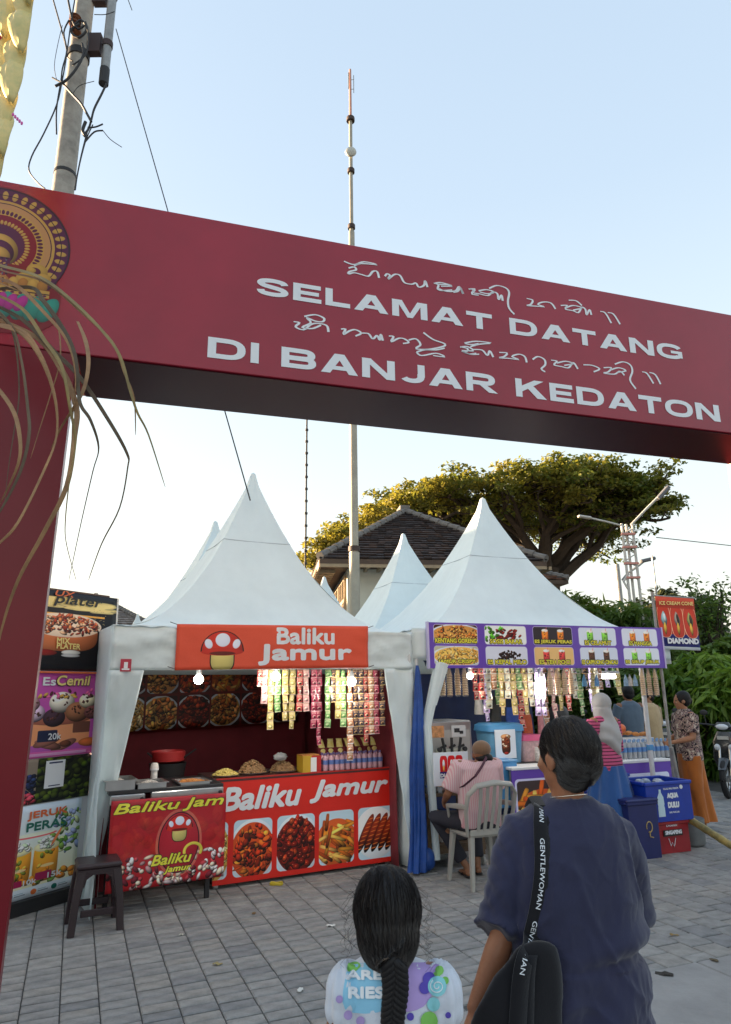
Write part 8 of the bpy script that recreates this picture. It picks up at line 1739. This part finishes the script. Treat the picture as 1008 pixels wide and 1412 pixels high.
for q in 'LR': b.tube([J['sh'+q].lerp(J['chest'], .3), J['sh'+q], J['el'+q], J['el'+q].lerp(J['wr'+q], .8)], [.07, .078, .06, .05], 14)
skinned(b, 'striped_top', stripes('pink_black', (.55, .1, .22), (.05, .015, .03), 30, 'z', .72), hw, .009, 4, cloth_noise(.005, 9, 8))
b = MB(); b.grid(lambda u, v: (lambda a, z, r: Vector((r*math.cos(a)*1.05, r*math.sin(a)*.85, z)))(6.2832*u, .9*S_-(.9*S_-.13)*v, .165+.17*v+(.012+.03*v)*math.sin(6.2832*u*9+2*v)), 90, 20); b.build('long_skirt', fabric('skirt_denim', (.03, .1, .3), .2), hw, smooth=True)
b = MB(); h_ = J['head']; b.ell(h_+V3(0, -.015, .02), (.098*S_, .115*S_, .115*S_), seg=20, rings=14)
b.loft([(h_+V3(0, -.02, -.03), V3(.09, 0, 0), V3(0, .095, 0)), (h_+V3(0, -.02, -.12), V3(.1, 0, 0), V3(0, .1, 0)), (h_+V3(0, -.03, -.22), V3(.175, 0, 0), V3(0, .12, 0)), (h_+V3(.01, -.04, -.34), V3(.18, 0, 0), V3(0, .13, 0)), (h_+V3(.04, -.05, -.46), V3(.09, 0, 0), V3(0, .11, 0)), (h_+V3(.06, -.05, -.52), V3(.03, 0, 0), V3(0, .08, 0))], 26)
skinned(b, 'headscarf', fabric('scarf_grey', (.42, .42, .42), .12), hw, .009, 4, lambda p: .0045*math.sin(p.z*38+p.x*26+2*nz(p.x*6, p.y*6, p.z*3))*(1 if p.z < h_.z-.03 else .3)+.004*nz(p.x*14, p.y*14, p.z*14))
b = MB(); b.tube([V3(.14, -.1, .5), V3(.16, -.12, .2), V3(.17, -.13, .08)], .012, 7); b.build('umbrella', m_wht, hw, smooth=True); sandals(hw, J, m_blk, S_)
# ---------------------------------------------------------------- man in grey blue T-shirt behind
def back_man(px, top, D, az, label, sm_, shm, tr, hfd, hair=True, sleeve=.75, girth=1.05):
    g = dep(px, top, D); S_ = g.z/1.66; t = thing('person', label, 'person', (g.x, g.y, 0), rad(az)); J = stand(S_); J['elL'] = V3(-.25, .05, 1.1)*S_; J['wrL'] = V3(-.22, .3, 1.05)*S_; J['elR'] = V3(.24, .03, 1.1)*S_; J['wrR'] = V3(.2, .28, .98)*S_
    body(t, J, None, sm_, S_, hf=hfd, voxel=.012, girth=girth)
    b = MB(); b.loft([(V3(0, 0, .82)*S_, V3(.18, 0, 0), V3(0, .13, 0)), (V3(0, 0, 1.0)*S_, V3(.175, 0, 0), V3(0, .13, 0)), (V3(0, .01, 1.25)*S_, V3(.2, 0, 0), V3(0, .125, 0)), (V3(0, 0, 1.38)*S_, V3(.16, 0, 0), V3(0, .095, 0)), (V3(0, 0, 1.44)*S_, V3(.07, 0, 0), V3(0, .065, 0))], 26, p=2.3)
    for q in 'LR': b.tube([J['sh'+q].lerp(J['chest'], .15), J['sh'+q], J['sh'+q].lerp(J['el'+q], sleeve)], [.075, .08, .074], 14)
    skinned(b, 'shirt', shm, t, .01, 4, cloth_noise(.006, 8, px))
    b = MB(); b.loft([(V3(0, 0, .9)*S_, V3(.17, 0, 0), V3(0, .12, 0)), (V3(0, 0, .8)*S_, V3(.175, 0, 0), V3(0, .125, 0))], 20)
    for q in 'LR': b.tube([J['hip'+q], J['kn'+q], J['an'+q]+V3(0, 0, .03)], [.1, .08, .07], 14)
    skinned(b, 'trousers', tr, t, .012, 3, cloth_noise(.005, 8, px+3))
    if hair: b = MB(); scalp(b, J['head'], hfd, S_, 1.07); skinned(b, 'hair', m_hair, t, .007, 2, lambda p: .002*nz(p.x*60, p.y*60, p.z*40))
    sandals(t, J, m_blk, S_); eyes(t, J['head'], hfd, V3(0, 0, 1), S_); return t, J, S_
m_dkt = mat('trousers_grey', (.03, .03, .035), .85)
back_man(865, 945, 10.6, 12, 'man in plain grey blue T-shirt standing behind the water bottles, back turned', m_skin, fabric('shirt_greyblue', (.10, .14, .19)), m_dkt, V3(.05, 1, 0))
back_man(893, 950, 11.2, 35, 'man in loose tan shirt behind the right cone stacks', m_skin2, fabric('shirt_tan', (.5, .36, .2), .25), m_dkt, V3(-.9, .5, 0), sleeve=1.0)
# ---------------------------------------------------------------- woman in floral blouse and orange trousers at right
t, J, S_ = back_man(940, 953, 8.75, 92, 'woman in black and cream floral blouse and rust orange trousers at right', m_skin2, patches('floral', [(.03, .02, .03), (.03, .02, .035), (.5, .38, .3), (.03, .02, .03), (.45, .3, .28), (.04, .03, .05), (.55, .48, .4)], 17), fabric('orange_cloth', (.42, .13, .025), .25), V3(.15, 1, -.35).normalized(), hair=False, sleeve=.8, girth=1.1)
b = MB(); scalp(b, J['head'], V3(.15, 1, -.1), S_, 1.06); b.ell(J['head']+V3(0, -.1, .0), (.04, .035, .04), seg=12, rings=8); skinned(b, 'hair', m_hair, t, .007, 2)
b = MB(); b.grid(lambda u, v: Vector(((.165+.03*v**2+.02*v*math.sin(6.2832*u*7))*math.cos(6.2832*u)*.9, (.14+.05*v**2+.02*v*math.sin(6.2832*u*7))*math.sin(6.2832*u)-.03*v, (.9-.78*v)*S_)), 60, 16); b.build('wide_culottes', fabric('orange_cloth', (.42, .13, .025), .25), t, smooth=True)
